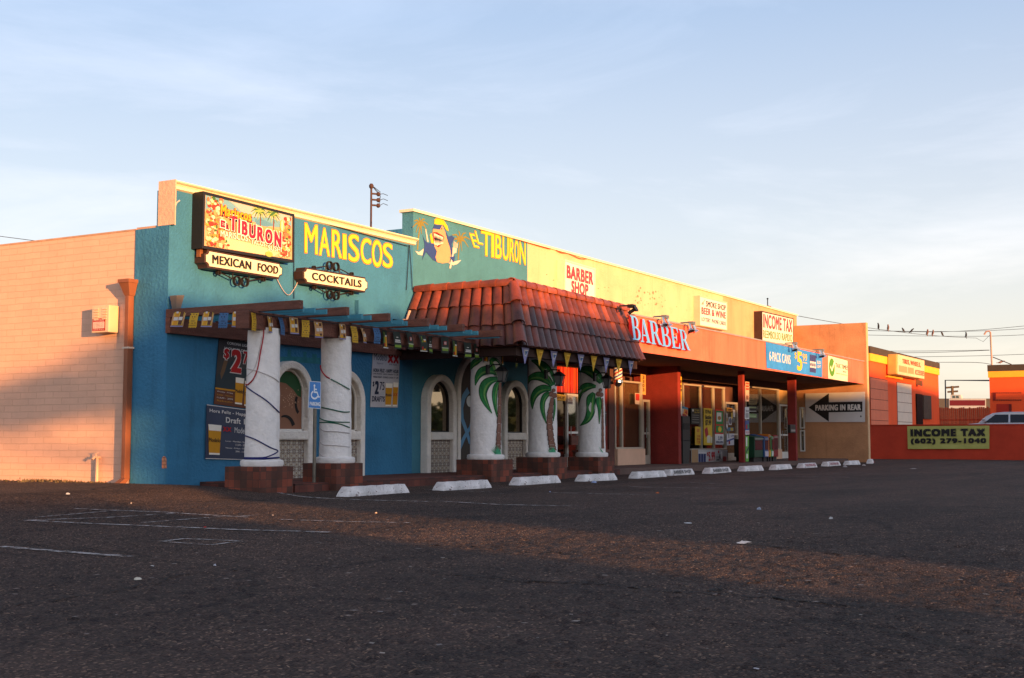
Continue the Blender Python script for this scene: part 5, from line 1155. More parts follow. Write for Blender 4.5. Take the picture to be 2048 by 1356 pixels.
sheet('door_sticker', 'blue and yellow strip above the door rail', dk, (1454, 855), (1467, 855), (1467, 862), (1454, 862), '3a6a8a', [('r', .5, .1, .9, .9, 0)], ['b8952c'], cat='sticker')
sheet('door_poster', 'white poster with a blue stripe low on the smoke shop door', dk, (1453, 868), (1468, 867), (1468, 890), (1453, 891), 'c3bdc0', [('p', [(0, .3), (1, .5), (1, .65), (0, .45)], 0), ('4.99', .5, .7, .9, .9, 0), ('r', .25, .1, .45, .45, 1)], ['34407a', '9a2a34'])
pst = YF - 1.76
sheet('post_sticker', 'tall white arrow shaped notice on the red post by the second shop', pst, (1489.5, 814), (1498, 814), (1498, 838), (1489.5, 838), 'c9c3c0', [('SALE', .15, .6, .85, .75, 0), ('r', .15, .1, .85, .5, 1)], ['3a3634', '8f8985'], cat='sticker')
sheet('post_sticker', 'blue and red notice under the white arrow notice', pst, (1490, 841), (1498, 841), (1498, 869), (1490, 869), '3a4a78', [('r', .2, .4, .5, .7, 0), ('r', .6, .45, .9, .75, 1), ('r', 0, 0, 1, .3, 2), ('9.50', .1, .06, .9, .24, 0)], ['b3282a', '2f7a4a', 'd0cac6'], cat='sticker')
sheet('post_sticker', 'red and white notice at the top of the red post', pst, (1490.5, 763), (1498, 764), (1498, 803), (1490.5, 803), 'c9a184', [('r', .1, .86, .9, .96, 0), ('r', .1, .72, .9, .82, 0), ('r', .1, .58, .9, .68, 0), ('r', .2, .1, .8, .3, 1)], ['b83a22', '8a5a3a'], cat='sticker')
sheet('post_sticker', 'long green strip poster at the foot of the red post', pst, (1490.5, 872), (1497.5, 872), (1497, 923), (1491, 923), '5f9a3a', [('r', .1, .6, .5, .95, 0), ('p', [(.1, .3), (.9, .5), (.9, .6), (.1, .4)], 1), ('r', .2, .12, .7, .3, 0)], ['cfcac2', '22303a'], cat='sticker')
yv3 = YF - .05
sheet('window_notice', 'pale notice high in the tax office window', yv3, (1497, 797), (1513, 798), (1513, 809), (1497, 809), '8f7c56', [('r', .1, .2, .9, .35, 0), ('r', .1, .55, .9, .7, 0)], ['4a3c2a'])
sheet('window_notice', 'dark notice with white bands in the tax office window', yv3, (1497, 811), (1513, 812), (1513, 824), (1497, 824), '1c1a1e', [('r', .05, .6, .95, .85, 0), ('r', .05, .05, .95, .2, 1)], ['9aa27a', 'a8a6a4'])
sheet('window_notice', 'light green notice in the tax office window', yv3, (1497, 827), (1513, 828), (1513, 836), (1497, 835), '7f9a6a', [('r', .1, .3, .9, .5, 0)], ['b5c29c'])
sheet('door_notice', 'white notices on the glass of the white barber door', YF - .05, (1135, 790), (1145, 791), (1145, 809), (1135, 808), 'c4b8ae', [('No', .3, .6, .7, .75, 0), ('Soliciting', .1, .4, .9, .55, 0), ('r', .1, .1, .9, .25, 1)], ['6a3a3a', '8a6a62'])
sheet('window_notice', 'small red and white notice on the barber window frame', YF - .18, (1270, 786), (1279, 787), (1279, 809), (1270, 808), 'b9a592', [('r', .08, .35, .92, .95, 0)], ['a32418'])
# ------------------------------------------------------------------ wheel stops
STOPM = mat('worn_white_paint', (.62, .58, .56), .85, .3, 3.5, .6, 30, stain=.3)
def chipped():
    m = _mats['worn_white_paint']; n, l = m.node_tree.nodes, m.node_tree.links; b = n['Principled BSDF']; src = b.inputs['Base Color'].links[0].from_socket
    co = n.new('ShaderNodeTexCoord'); nz = n.new('ShaderNodeTexNoise'); nz.inputs['Scale'].default_value = 13; nz.inputs['Detail'].default_value = 6; nz.inputs['Roughness'].default_value = .7; l.new(co.outputs['Object'], nz.inputs['Vector'])
    gt = n.new('ShaderNodeMath'); gt.operation = 'GREATER_THAN'; gt.inputs[1].default_value = .61; l.new(nz.outputs['Fac'], gt.inputs[0])
    mx = n.new('ShaderNodeMix'); mx.data_type = 'RGBA'; mx.inputs['B'].default_value = (.12, .06, .05, 1); l.new(gt.outputs[0], mx.inputs['Factor']); l.new(src, mx.inputs['A']); l.new(mx.outputs['Result'], b.inputs['Base Color'])
chipped()
def stop_mesh():
    m = MB(); L, w, h = .98, .12, .15; nseg = 12; prof = [(-w, 0), (-w * .95, .05), (-w * .62, h), (w * .62, h), (w * .95, .05), (w, 0)]; V = []
    for i in range(nseg + 1):
        t = -L + 2 * L * i / nseg; e_ = (i in (0, nseg))
        for y, z in prof:
            tt = t - (math.copysign(.10 * z / h, t) if e_ else 0); V.append((tt, y + .004 * math.sin(i * 1.7), z + (.004 * math.sin(i * 2.3) if z > .1 else 0)))
    k = len(prof); fs = [(i * k + j, (i + 1) * k + j, (i + 1) * k + j + 1, i * k + j + 1) for i in range(nseg) for j in range(k - 1)] + [tuple(range(k)), tuple(range(nseg * k, (nseg + 1) * k))[::-1]]
    m.add(V, fs); return m
STOPS = [(672, 820, 992, 978, 'wheel stop nearest the blue parking sign, its white paint chipped'), (863, 985, 976, 967, 'white wheel stop in front of the columns, between the second and third plinths'), (1018, 1122, 966, 958.5, 'white wheel stop in front of the middle palm column'),
    (1148, 1236, 959, 952, 'white wheel stop in front of the palm column nearest the barber pole'), (1256.5, 1334, 951.5, 945, 'plain white wheel stop partly hiding the one lettered for the barber'), (1324, 1389, 947, 940, 'pale wheel stop lettered BARBER SHOP, in front of the red partition wall'),
    (1403, 1464, 942, 936, 'wheel stop lettered BARBER SHOP, in front of the smoke shop window'), (1474, 1528, 937, 932.5, 'plain wheel stop in front of the first red post'), (1537, 1585, 933.5, 930, 'plain wheel stop in front of the newspaper racks'),
    (1592, 1635.5, 930.5, 927.5, 'wheel stop with faded red lettering, nearer the second red post'), (1642, 1681.5, 928, 925, 'wheel stop with faded red lettering, under the parking arrow'), (1685.5, 1721.5, 926, 923.5, 'speckled grey white wheel stop under the end of the parking arrow'), (1723.5, 1757, 924, 919, 'last wheel stop, tilted out and touched with red, beyond the wing wall')]
proto = None
for i, (pl, pr, yl, yr, lab) in enumerate(STOPS):
    A, Bq = atZ(pl, yl), atZ(pr, yr)
    if proto is None:
        o = stop_mesh().build('wheel_stop', STOPM); proto = o
    else:
        o = proto.copy(); COL.objects.link(o)
    yy = 12.38 + (.22 if i == 5 else 0) + (.25 if i == 12 else 0)
    xa, xb_ = atY(pl, yl, yy + .12).x, atY(pr, yr, yy - .12).x
    o.location = ((xa + xb_) / 2, yy, gz((xa + xb_) / 2, yy) - .004); o.scale = ((xb_ - xa) / 1.96, 1, 1); o.rotation_euler.z = (.0, .012, -.01, .008, 0, -.015, .01, -.006, .004, .01, -.01, .006, .22)[i]
    tag(o, lab, 'wheel stop', 'wheel stops along the parking row')
    if i in (5, 6, 9, 10):
        cx = o.location.x; q = Q(Vector((cx - .62, yy - .1195, .035)), Vector((cx + .62, yy - .1195, .035)), Vector((cx + .62, yy - .084, .125)), Vector((cx - .62, yy - .084, .125)))
        t_ = MB(); t_.text(q, 'BARBER SHOP' if i in (5, 6) else 'TAX PARKING', .05, .05, .95, .95, .012, 0, .03); lt = t_.build('lettering', SIGNBLK if i in (5, 6) else flat('a5525a')); mw = Matrix.LocRotScale(o.location, o.rotation_euler, o.scale)
        lt.parent = o; lt.matrix_parent_inverse = mw.inverted()
    if i == 12:
        r_ = MB(); r_.box(.55, .99, -.125, -.05, .0, .06); rr = r_.build('red_paint', flat('a3202a'), None); rr.parent = o
# ------------------------------------------------------------------ blue parking sign on its post
g0 = atZ(628, 982); px_, py_ = g0.x, g0.y
e = empty('parking_sign', (px_, py_, 0), 'blue accessible parking sign on a grey metal post', 'sign')
MB().tube([(px_, py_, -.05), (px_, py_, atY(630, 765, py_ - .04).z)], .032, 10).build('post', mat('weathered_post', (.17, .15, .12), .5, .25, 6, metal=.5), e, smooth=True)
qk = QY(py_ - .04, (618.5, 762), (642, 763.5), (641.5, 818), (616, 816)); m = MB().rect(qk, 0, 0, 1, 1, 0, 0, .006)
pl_ = m.build('plate', flat('c9ccd2'), e)
m = MB(); m.rect(qk, .05, .025, .95, .975, .003, 0); bf = m.build('blue_field', mat('sign_blue', (.04, .20, .52), .35, .06, 5), pl_)
m = MB(); w = .030
m.oval(qk, .42, .84, .075, .045, .007, 0); m.stroke(qk, [(.42, .80), (.43, .66), (.43, .60), (.66, .60), (.78, .43), (.88, .445)], w, .007, 0); m.stroke(qk, [(.43, .71), (.62, .70)], w * .8, .009, 0)
m.stroke(qk, [(.45 + .26 * math.cos(rad(a)), .50 + .135 * math.sin(rad(a))) for a in range(115, 345, 12)], w, .008, 0); m.text(qk, 'PARKING', .09, .10, .92, .24, .007, 0, .045); m.oval(qk, .5, .965, .03, .012, .008, 1, 8); m.oval(qk, .5, .035, .03, .012, .008, 1, 8)
m.build('symbol', [flat('dfe2e6'), flat('4a4a4c')], bf)
# ------------------------------------------------------------------ things on the side wall
def wbox(d, p0, p1, y0, y1):
    a, b = atX(p0, y0, XC - d), atX(p1, y1, XC - d); return (b.y, a.y, b.z, a.z)
yb0, yb1, zb0, zb1 = wbox(.22, 184, 217, 612, 664)
e = empty('utility_box', (XC, (yb0 + yb1) / 2, zb0), 'small tan metal box with louvres and a red notice, on the brick side wall', 'box')
MB().box(XC - .22, XC, yb0, yb1, zb0, zb1).build('case', mat('tan_box_paint', (.70, .50, .32), .6, .06, 3), e, bevel=.012)
lv = MB()
for k in range(5):
    for a in (0, 1):
        y0 = yb0 + .05 + a * (yb1 - yb0) * .48; z = zb1 - .06 - k * .045; lv.hull([(XC - .222, y0, z - .012), (XC - .222, y0 + .11, z - .012), (XC - .222, y0 + .11, z + .012), (XC - .222, y0, z + .012)], [(XC - .24, y0, z - .012), (XC - .24, y0 + .11, z - .012), (XC - .224, y0 + .11, z + .012), (XC - .224, y0, z + .012)])
lv.build('louvres', mat('tan_box_paint', ''), e)
qn = Q((XC - .224, yb1 - .03, zb0 + .03), (XC - .224, yb0 + .08, zb0 + .03), (XC - .224, yb0 + .08, zb0 + .25), (XC - .224, yb1 - .03, zb0 + .25)); m = MB(); m.rect(qn, 0, 0, 1, 1, .002, 0); m.rect(qn, .06, .2, .94, .72, .004, 1); m.text(qn, 'NOTICE', .1, .78, .9, .94, .005, 1, .02)
for k in range(4): m.text(qn, 'NO PARKING TOW', .12, .60 - k * .11, .88, .67 - k * .11, .006, 0, .01)
m.text(qn, '602-555', .1, .05, .9, .15, .005, 1, .01); m.build('notice', [flat('b02a24'), flat('d8c6b4')], e)
COPPER = mat('brown_downspout_paint', (.24, .085, .04), .55, .2, 3, .1, 20, streak=.3)
yd = atX(253, 700, XC - .12).y
e = empty('downspout', (XC, yd, 0), 'brown metal downspout with a flared head at the corner of the brick wall', 'downspout')
zt_ = atX(250, 558, XC - .2).z; zn = atX(250, 590, XC - .2).z
MB().box(XC - .14, XC - .02, yd - .046, yd + .046, .22, zn).build('pipe', COPPER, e, bevel=.006)
MB().hull([(XC - .14, yd - .06, zn), (XC - .015, yd - .06, zn), (XC - .015, yd + .06, zn), (XC - .14, yd + .06, zn)], [(XC - .22, yd - .12, zt_ - .06), (XC - .015, yd - .12, zt_ - .06), (XC - .015, yd + .12, zt_ - .06), (XC - .22, yd + .12, zt_ - .06)]).box(XC - .235, XC - .015, yd - .135, yd + .135, zt_ - .06, zt_).build('head', COPPER, e)
MB().box(XC - .15, XC - .015, yd - .075, yd + .075, 2.46, 2.49).build('strap', mat('strap_metal', (.6, .5, .4), .5), e)
MB().hull([(XC - .14, yd - .055, .22), (XC - .02, yd - .055, .22), (XC - .02, yd + .055, .22), (XC - .14, yd + .055, .22)][::-1], [(XC - .34, yd - .07, .10), (XC - .26, yd - .07, .02), (XC - .26, yd + .07, .02), (XC - .34, yd + .07, .10)][::-1]).build('outlet', COPPER, e)
yp = atX(194, 940, XC - .06).y; zp_ = atX(194, 914, XC - .06).z
e = empty('standpipe', (XC - .06, yp, 0), 'short salmon water pipe with a tap, low on the brick wall', 'pipe')
MB().tube([(XC - .06, yp, 0), (XC - .06, yp, zp_)], .028, 8).build('pipe', PINK, e, smooth=True)
MB().tube([(XC - .0, yp, zp_ - .01), (XC - .13, yp, zp_ + .0), (XC - .17, yp, zp_ - .04)], .024, 8).tube([(XC - .09, yp, zp_), (XC - .09, yp, zp_ + .07)], .012, 6).box(XC - .10, XC - .08, yp - .05, yp + .05, zp_ + .065, zp_ + .08).build('tap', PINK, e)
e = MB(); e.tube([(XC + .2, YF - .03, 5.03), (XC + .13, YF - .03, 4.98), (XC + .07, YF - .03, 4.85), (XC + .07, YF - .03, 4.62)], .014, 6); e.box(XC + .02, XC + .09, YF - .06, YF, 4.58, 4.68)
tag(e.build('conduit', mat('pale_conduit', (.5, .46, .42), .5)), 'thin pale conduit at the top left corner of the teal wall', 'conduit')
# loudspeaker
vx = atY(352, 605, YF - .15); e = empty('loudspeaker', (vx.x, YF - .15, 3.0), 'grey horn loudspeaker tilted on the pergola corner', 'loudspeaker')
MB().hull([(vx.x - .03, YF - .19, 3.1), (vx.x + .07, YF - .19, 3.1), (vx.x + .07, YF - .09, 3.1), (vx.x - .03, YF - .09, 3.1)], [(vx.x - .07, YF - .24, 3.34), (vx.x + .11, YF - .24, 3.36), (vx.x + .11, YF - .06, 3.36), (vx.x - .07, YF - .06, 3.34)]).build('horn', mat('grey_plastic', (.15, .125, .105), .6, .1, 5), e, bevel=.01)
MB().box(vx.x - .01, vx.x + .05, YF - .16, YF - .02, 2.98, 3.12).build('bracket', GREYM, e)
# roof mast
mz = atY(742, 446, 17.5); mt = atY(746, 376, 17.5)
e = empty('service_mast', (mz.x, 17.5, 4.3), 'rusty electric service mast with three insulators on the restaurant roof', 'mast')
MB().tube([(mz.x, 17.5, 4.3), (mz.x, 17.5, mt.z)], .024, 8).build('pole', mat('rusty_pipe', (.06, .03, .025), .7, .25, 8), e, smooth=True)
MB().lathe([(.025, mt.z - .03), (.05, mt.z), (.055, mt.z + .05), (.03, mt.z + .09)], (mz.x, 17.5, 0), 12).build('weather_cap', _mats['rusty_pipe'], e, smooth=True)
for k, py in enumerate((387, 399, 410)):
    z = atY(742, py, 17.5).z; MB().tube([(mz.x, 17.5, z), (mz.x + .16, 17.38, z)], .022, 6).lathe([(.02, z - .05), (.05, z - .02), (.05, z + .02), (.02, z + .05)], (mz.x + .14, 17.4, 0), 8).build('insulator', _mats['rusty_pipe'], e)
    P0 = Vector((mz.x + .16, 17.38, z)); m = MB(); m.tube([P0, P0 + Vector((.08, -.05, .02 + .02 * k)), P0 + Vector((.19, -.1, -.01 + .02 * k))], .007, 5); m.tube([Vector((mz.x, 17.5, mt.z + .06)), Vector((mz.x + .22, 17.4, mt.z - .08 - .05 * k)), P0], .007, 5); m.build('wire_tail', BLACK, e)
# wires hanging on the teal wall
for (pts, lab) in (([(588, 520), (588, 560), (588, 597)], 'thin dark wire hanging straight down beside the big picture sign'), ([(553, 556), (566, 580), (578, 590), (590, 575), (596, 562)], 'pale looped wire between the two cream plate signs'), ([(818, 490), (816, 530), (813, 580)], 'dark cable hanging from the cornice end, left strand'), ([(819, 490), (822, 530), (825, 580)], 'dark cable hanging from the cornice end, right strand'),
                  ([(590, 430), (650, 447), (720, 466), (800, 488), (816, 492)], 'dark cable running along under the cream cornice')):
    P = catmull(pts, 4); tag(MB().tube([atY(x, y, YF - .03) for x, y in P], .008, 5).build('wire', WHITEC if 'pale' in lab else BLACK), lab, 'wire')
tag(MB().tube([atY(x, y, YF - .04) for x, y in catmull([(962, 459), (1000, 468), (1050, 483), (1098, 497), (1106, 496), (1122, 505), (1138, 507), (1160, 517), (1180, 517)], 4)], .011, 5).build('wire', mat('orange_cord', (.55, .07, .02), .5)), 'orange cord drooping along the top of the cream wall', 'wire')
# ------------------------------------------------------------------ lamps
GLASSL = mat('lantern_glass', (.10, .09, .08), .15, .1, 5, spec=.8)
def lantern(label, px, py, yc):
    v = atY(px, py, yc); e = empty('wall_lantern', v, label, 'lantern', 'dark lanterns on the palm columns'); x, y, z = v
    for k in range(1):
        b0, t0 = .05, .085
        MB().hull([(x - b0, y - b0, z - .14), (x + b0, y - b0, z - .14), (x + b0, y + b0, z - .14), (x - b0, y + b0, z - .14)], [(x - t0, y - t0, z + .06), (x + t0, y - t0, z + .06), (x + t0, y + t0, z + .06), (x - t0, y + t0, z + .06)]).build('glass_body', GLASSL, e)
    m = MB(); m.hull([(x - .125, y - .125, z + .06), (x + .125, y - .125, z + .06), (x + .125, y + .125, z + .06), (x - .125, y + .125, z + .06)], [(x - .03, y - .03, z + .16), (x + .03, y - .03, z + .16), (x + .03, y + .03, z + .16), (x - .03, y + .03, z + .16)]); m.lathe([(.01, z + .16), (.025, z + .18), (.01, z + .21)], (x, y, 0), 8)
    for sx_, sy_ in ((-1, -1), (1, -1), (1, 1), (-1, 1)): m.tube([(x + sx_ * .062, y + sy_ * .062, z - .14), (x + sx_ * .102, y + sy_ * .102, z + .06)], .009, 5)
    m.box(x - .07, x + .07, y - .07, y + .07, z - .17, z - .14); m.build('cage', BLACK, e)
    MB().tube([(x - .06, y + .30, z + .12), (x - .03, y + .2, z + .2), (x, y + .06, z + .2), (x, y, z + .18)], .014, 6).box(x - .1, x + .0, y + .28, y + .33, z, z + .2).build('bracket', BLACK, e)
    return e
lantern('dark glass lantern on the palm column nearest the arched doorway', 1003, 748, 13.55)
lantern('dark glass lantern on the middle palm column', 1118, 757, 13.5)
lantern('dark glass lantern on the palm column nearest the barber pole', 1214, 762, 13.5)
CHROME = mat('chrome', (.75, .68, .6), .2, .05, 5, metal=1)
v = atY(1235.5, 748, YF - .75); x, y, z = v
e = empty('barber_pole', (x, y, z - .4), 'striped red white and blue barber pole with chrome caps', 'barber pole')
n = 24; m = MB(); zz = [z - .16 + .44 * k / 30 for k in range(31)]
for k in range(30):
    for j in range(n):
        a0, a1 = 2 * math.pi * j / n, 2 * math.pi * (j + 1) / n; ph = ((j / n) - k / 30 * 1.1) % 1 * 2 % 1
        m.add([(x + .125 * math.cos(a), y + .125 * math.sin(a), q_) for a, q_ in ((a0, zz[k]), (a1, zz[k]), (a1, zz[k + 1]), (a0, zz[k + 1]))], [(0, 1, 2, 3)], 0 if ph < .26 else (2 if .5 < ph < .76 else 1))
m.build('striped_cylinder', [flat('b3202a'), flat('d8d4d0'), flat('2f4a94')], e)
MB().lathe([(.03, z - .36), (.09, z - .32), (.13, z - .25), (.15, z - .24), (.15, z - .18), (.13, z - .16)], (x, y, 0), 20).build('lower_cap', CHROME, e, smooth=True)
MB().lathe([(.13, z + .28), (.15, z + .30), (.15, z + .35), (.1, z + .42), (.03, z + .45)], (x, y, 0), 20).build('upper_cap', CHROME, e, smooth=True)
MB().box(x - .05, x + .05, y + .12, y + .3, z - .28, z - .2).box(x - .12, x + .12, y + .3, y + .36, z - .4, z + .5).box(x - .05, x + .05, y + .12, y + .3, z + .32, z + .4).build('bracket', BLACK, e)
def flood(label, px, py, double=True, dark=False):
    v = atY(px, py, 12.95); x, y, z = v; e = empty('floodlight', v, label, 'floodlight', 'floodlights over the fascia')
    MB().tube([(x, 13.3, 4.0), (x, 13.28, z + .14), (x, y, z + .14)], .02, 6).box(x - .1, x + .1, y - .06, y + .08, z + .08, z + .16).build('bracket', GREYM if not dark else BLACK, e)
    for s_ in ((-1, 1) if double else (0,)):
        c = Vector((x + s_ * .14, y, z)); d = Vector((s_ * .25, -.35, -.9 if not dark else .2)).normalized(); m = MB()
        m.tube([c - d * .10, c - d * .02, c + d * .06], .045, 10); m.tube([c + d * .06, c + d * .13], .055, 10, r2=.095); o = m.build('lamp_head', CHROME if not dark else BLACK, e)
flood('black floodlight at the ridge end of the tile awning', 1264, 622, False, True); flood('twin silver floodlight over the middle of the blue letters', 1331, 643); flood('twin silver floodlight at the right end of the blue letters', 1384, 655); flood('twin silver floodlight over the blue beer banner', 1590, 694); flood('twin silver floodlight between the two fascia banners', 1644, 707)
# ------------------------------------------------------------------ boxes and racks by the shops
e = empty('letter_box', atY(1210, 850, YF - .3), 'slim black letter box on the red pier beside the last palm column', 'letter box')
a, b = atY(1204, 822, YF - .36), atY(1213.5, 852, YF - .36); MB().box(a.x, b.x, YF - .36, YF - .302, b.z, a.z).build('case', BLACK, e, bevel=.008); MB().box(a.x + .03, b.x - .03, YF - .366, YF - .36, a.z - .07, a.z - .05).build('slot', GREYM, e)
a, b = atY(1577.5, 849, 13.96), atY(1588, 866, 13.96); e = empty('letter_box', (a.x, 13.96, b.z), 'square black letter box on the second red post', 'letter box')
MB().box(a.x, b.x, 13.90, 13.998, b.z, a.z).build('case', BLACK, e, bevel=.01); MB().box(a.x + .05, b.x - .05, 13.893, 13.90, b.z + .05, b.z + .12).build('plate', GREYM, e)
def rack(label, p0, p1, ptop, y0, dep, col, pale=None, slope=0, col2=None):
    a, b = atY(p0, 900, y0).x, atY(p1, 900, y0).x; zt = atY((p0 + p1) / 2, ptop, y0).z
    e = empty('newspaper_rack', ((a + b) / 2, y0, .15), label, 'newspaper rack', 'newspaper racks by the tax office')
    c = mat('rack_' + col, '#' + col, .5, .12, 4)
    MB().hull([(a, y0, .30), (b, y0, .30), (b, y0 + dep, .30), (a, y0 + dep, .30)], [(a, y0, zt - slope), (b, y0, zt - slope), (b, y0 + dep, zt), (a, y0 + dep, zt)]).build('case', c, e, bevel=.012)
    MB().box(a + .05, b - .05, y0 + .05, y0 + dep - .05, .15, .30).build('base', BLACK, e)
    MB().box(a + .05, b - .05, y0 - .012, y0 - .002, .55, zt - slope - .12).build('window', mat('rack_window', (.03, .03, .035), .15, .1, 4, spec=.7), e)
    if pale: MB().box(a + .04, b - .04, y0 - .016, y0 - .003, .33, .50).build('label_card', flat(pale), e)
    MB().box(a + .02, b - .02, y0 - .03, y0 - .003, zt - slope - .09, zt - slope - .05).build('handle', GREYM, e)
rack('black newspaper rack behind the green one', 1496, 1508, 878, 14.9, .5, '171514')
rack('dark green newspaper rack with a sloping top, largest of the row', 1509, 1528, 870, 14.35, .55, '0f3a26', None, .06)
rack('white and navy newspaper rack with an open flap on top', 1529, 1537, 868, 14.3, .5, '2a4a74', 'b5a9b0', .1)
rack('orange newspaper rack between the navy and the light green ones', 1537.5, 1541.5, 868, 14.3, .4, 'b0641c', 'c9a030')
rack('light green newspaper rack next to the orange one', 1542, 1547, 872, 14.3, .4, '2c7a34', 'b9c0b4')
rack('dark red newspaper rack at the right end of the row', 1547.5, 1556.5, 870, 14.3, .5, '7a1418')
e = empty('rubbish_bin', (atY(1372, 900, 15.2).x, 15.2, .15), 'black rubbish bin with a tall hood beside the red partition wall', 'bin')
a, b = atY(1366, 900, 15.2).x, atY(1381, 900, 15.2).x; MB().box(a, b, 15.2, 15.6, .85, 1.62).build('hood', BLACK, e, bevel=.02); MB().hull([(a + .05, 15.22, .15), (b - .08, 15.22, .15), (b - .08, 15.58, .15), (a + .05, 15.58, .15)], [(a, 15.2, .85), (b, 15.2, .85), (b, 15.6, .85), (a, 15.6, .85)]).build('drum', mat('dark_green_bin', (.03, .028, .025), .6, .2, 5), e); MB().box(a + .06, b - .06, 15.19, 15.205, 1.2, 1.4).build('opening', flat('050505'), e)
e = empty('bench', (atY(1130, 905, 15.3).x, 15.3, .15), 'dark wooden bench behind the middle palm column', 'bench')
a, b = 30.1, 31.6; MB().box(a, b, 15.2, 15.6, .56, .62).build('seat', WOOD, e); MB().box(a, b, 15.6, 15.65, .75, 1.0).build('backrest', WOOD, e)
for x_ in (a + .06, b - .12): 
    for y_ in (15.22, 15.54): MB().box(x_, x_ + .06, y_, y_ + .06, .15, .56).build('leg', WOOD, e)
# ------------------------------------------------------------------ painted bay lines and scraps on the asphalt
LINE = mat('worn_line_paint', (.42, .39, .37), .9, .35, 9)
def worn(m):
    n, l = m.node_tree.nodes, m.node_tree.links; o = n['Material Output']; b = n['Principled BSDF']; co = n.new('ShaderNodeTexCoord'); nz = n.new('ShaderNodeTexNoise'); nz.inputs['Scale'].default_value = 7; nz.inputs['Detail'].default_value = 8; nz.inputs['Roughness'].default_value = .8; l.new(co.outputs['Object'], nz.inputs['Vector'])
    gt = n.new('ShaderNodeMapRange'); gt.inputs['From Min'].default_value = .43; gt.inputs['From Max'].default_value = .58; l.new(nz.outputs['Fac'], gt.inputs['Value']); tr = n.new('ShaderNodeBsdfTransparent'); mx = n.new('ShaderNodeMixShader'); l.new(gt.outputs[0], mx.inputs[0]); l.new(tr.outputs[0], mx.inputs[1]); l.new(b.outputs[0], mx.inputs[2]); l.new(mx.outputs[0], o.inputs['Surface'])
worn(LINE)
for pts, w in (([(0, 1097), (130, 1106), (262, 1115)], .09), ([(50, 1040), (270, 1050), (480, 1061), (660, 1066)], .08), ([(150, 1020), (330, 1026), (495, 1035)], .07), ([(80, 1034), (215, 1024)], .05), ([(50, 1040), (210, 1035), (350, 1028)], .06), ([(280, 1045), (420, 1035), (520, 1031)], .05), ([(322, 1085), (420, 1091), (485, 1083), (370, 1079), (322, 1085)], .04),
               ([(550, 989), (640, 996), (740, 1001), (855, 1004)], .08), ([(850, 980), (980, 984)], .06), ([(870, 1003), (1000, 1009), (1158, 1012)], .07), ([(1105, 986), (1200, 989), (1315, 991)], .07), ([(1260, 974), (1340, 976), (1430, 978)], .07), ([(1360, 965), (1440, 967)], .06), ([(1650, 947), (1765, 949)], .06), ([(1590, 953), (1700, 955)], .05), ([(560, 1040), (700, 1046), (820, 1049)], .06)):
    G = [atZ(x, y) for x, y in pts]; m = MB()
    for i in range(len(G) - 1):
        n_ = max(2, int((G[i + 1] - G[i]).length / .4)); d = (G[i + 1] - G[i]).normalized(); s_ = Vector((-d.y, d.x, 0)) * w / 2
        for k in range(n_):
            p, q = G[i].lerp(G[i + 1], k / n_), G[i].lerp(G[i + 1], (k + 1) / n_)
            m.add([(v.x, v.y, gz(v.x, v.y) + .009) for v in (p - s_, q - s_, q + s_, p + s_)], [(0, 1, 2, 3)])
    for i, f_ in enumerate(m.f): 
        a, b, c = (Vector(m.v[j]) for j in f_[:3])
        if (b - a).cross(c - a).z < 0: m.f[i] = f_[::-1]
    tag(m.build('parking_line', LINE), kind='structure')
LIT = [(275, 1163, .09, 'c8c0b0', 'crumpled pale tissue lying on the asphalt in the left foreground'), (1488, 1088, .34, 'd8c8bc', 'crumpled white plastic bag in the strip of sunlight'), (135, 1006, .12, 'b9b4b0', 'grey scrap of paper on the asphalt near the brick wall'), (303, 1134, .10, 'd8d4d0', 'flat white strip of paper left of the foreground'), (430, 1133, .07, 'c9c8d0', 'small white scrap below the painted rectangle'), (1188, 967, .20, '8f9cc0', 'blue and white crushed wrapper by the wheel stops'),
       (410, 1055, .05, 'c02018', 'bright red bottle cap beside the long white line'), (545, 1031, .10, 'd8c0a8', 'white paper strip in the sunlit asphalt near the parking sign'), (752, 1027, .07, 'f0c8a0', 'sunlit cream scrap in front of the first wheel stop'), (1690, 934, .30, 'a8a0a0', 'pale crumpled paper near the far wheel stops'), (1826, 938, .34, 'b0a8a4', 'flat pale paper near the low red wall'), (1315, 987, .12, 'c86a3a', 'orange and white scrap at the end of a bay line'), (1377, 1047, .20, 'b9b6b4', 'white flat scrap on the asphalt right of centre'), (1518, 1021, .16, '8f96a4', 'grey blue scrap on the asphalt far right of centre'), (1100, 984, .08, '9aa4c0', 'tiny pale blue scrap between two bay lines'), (1662, 1037, .14, 'b0aca8', 'small white scrap far out on the right of the lot'), (1512, 1341, .06, 'b0acb0', 'little white chip at the very bottom of the lot'), (1728, 932, .22, 'b5aca6', 'thin white scrap by the last wheel stops'), (262, 1011, .06, 'd8c8b4', 'pale crumb left of the blue corner')]
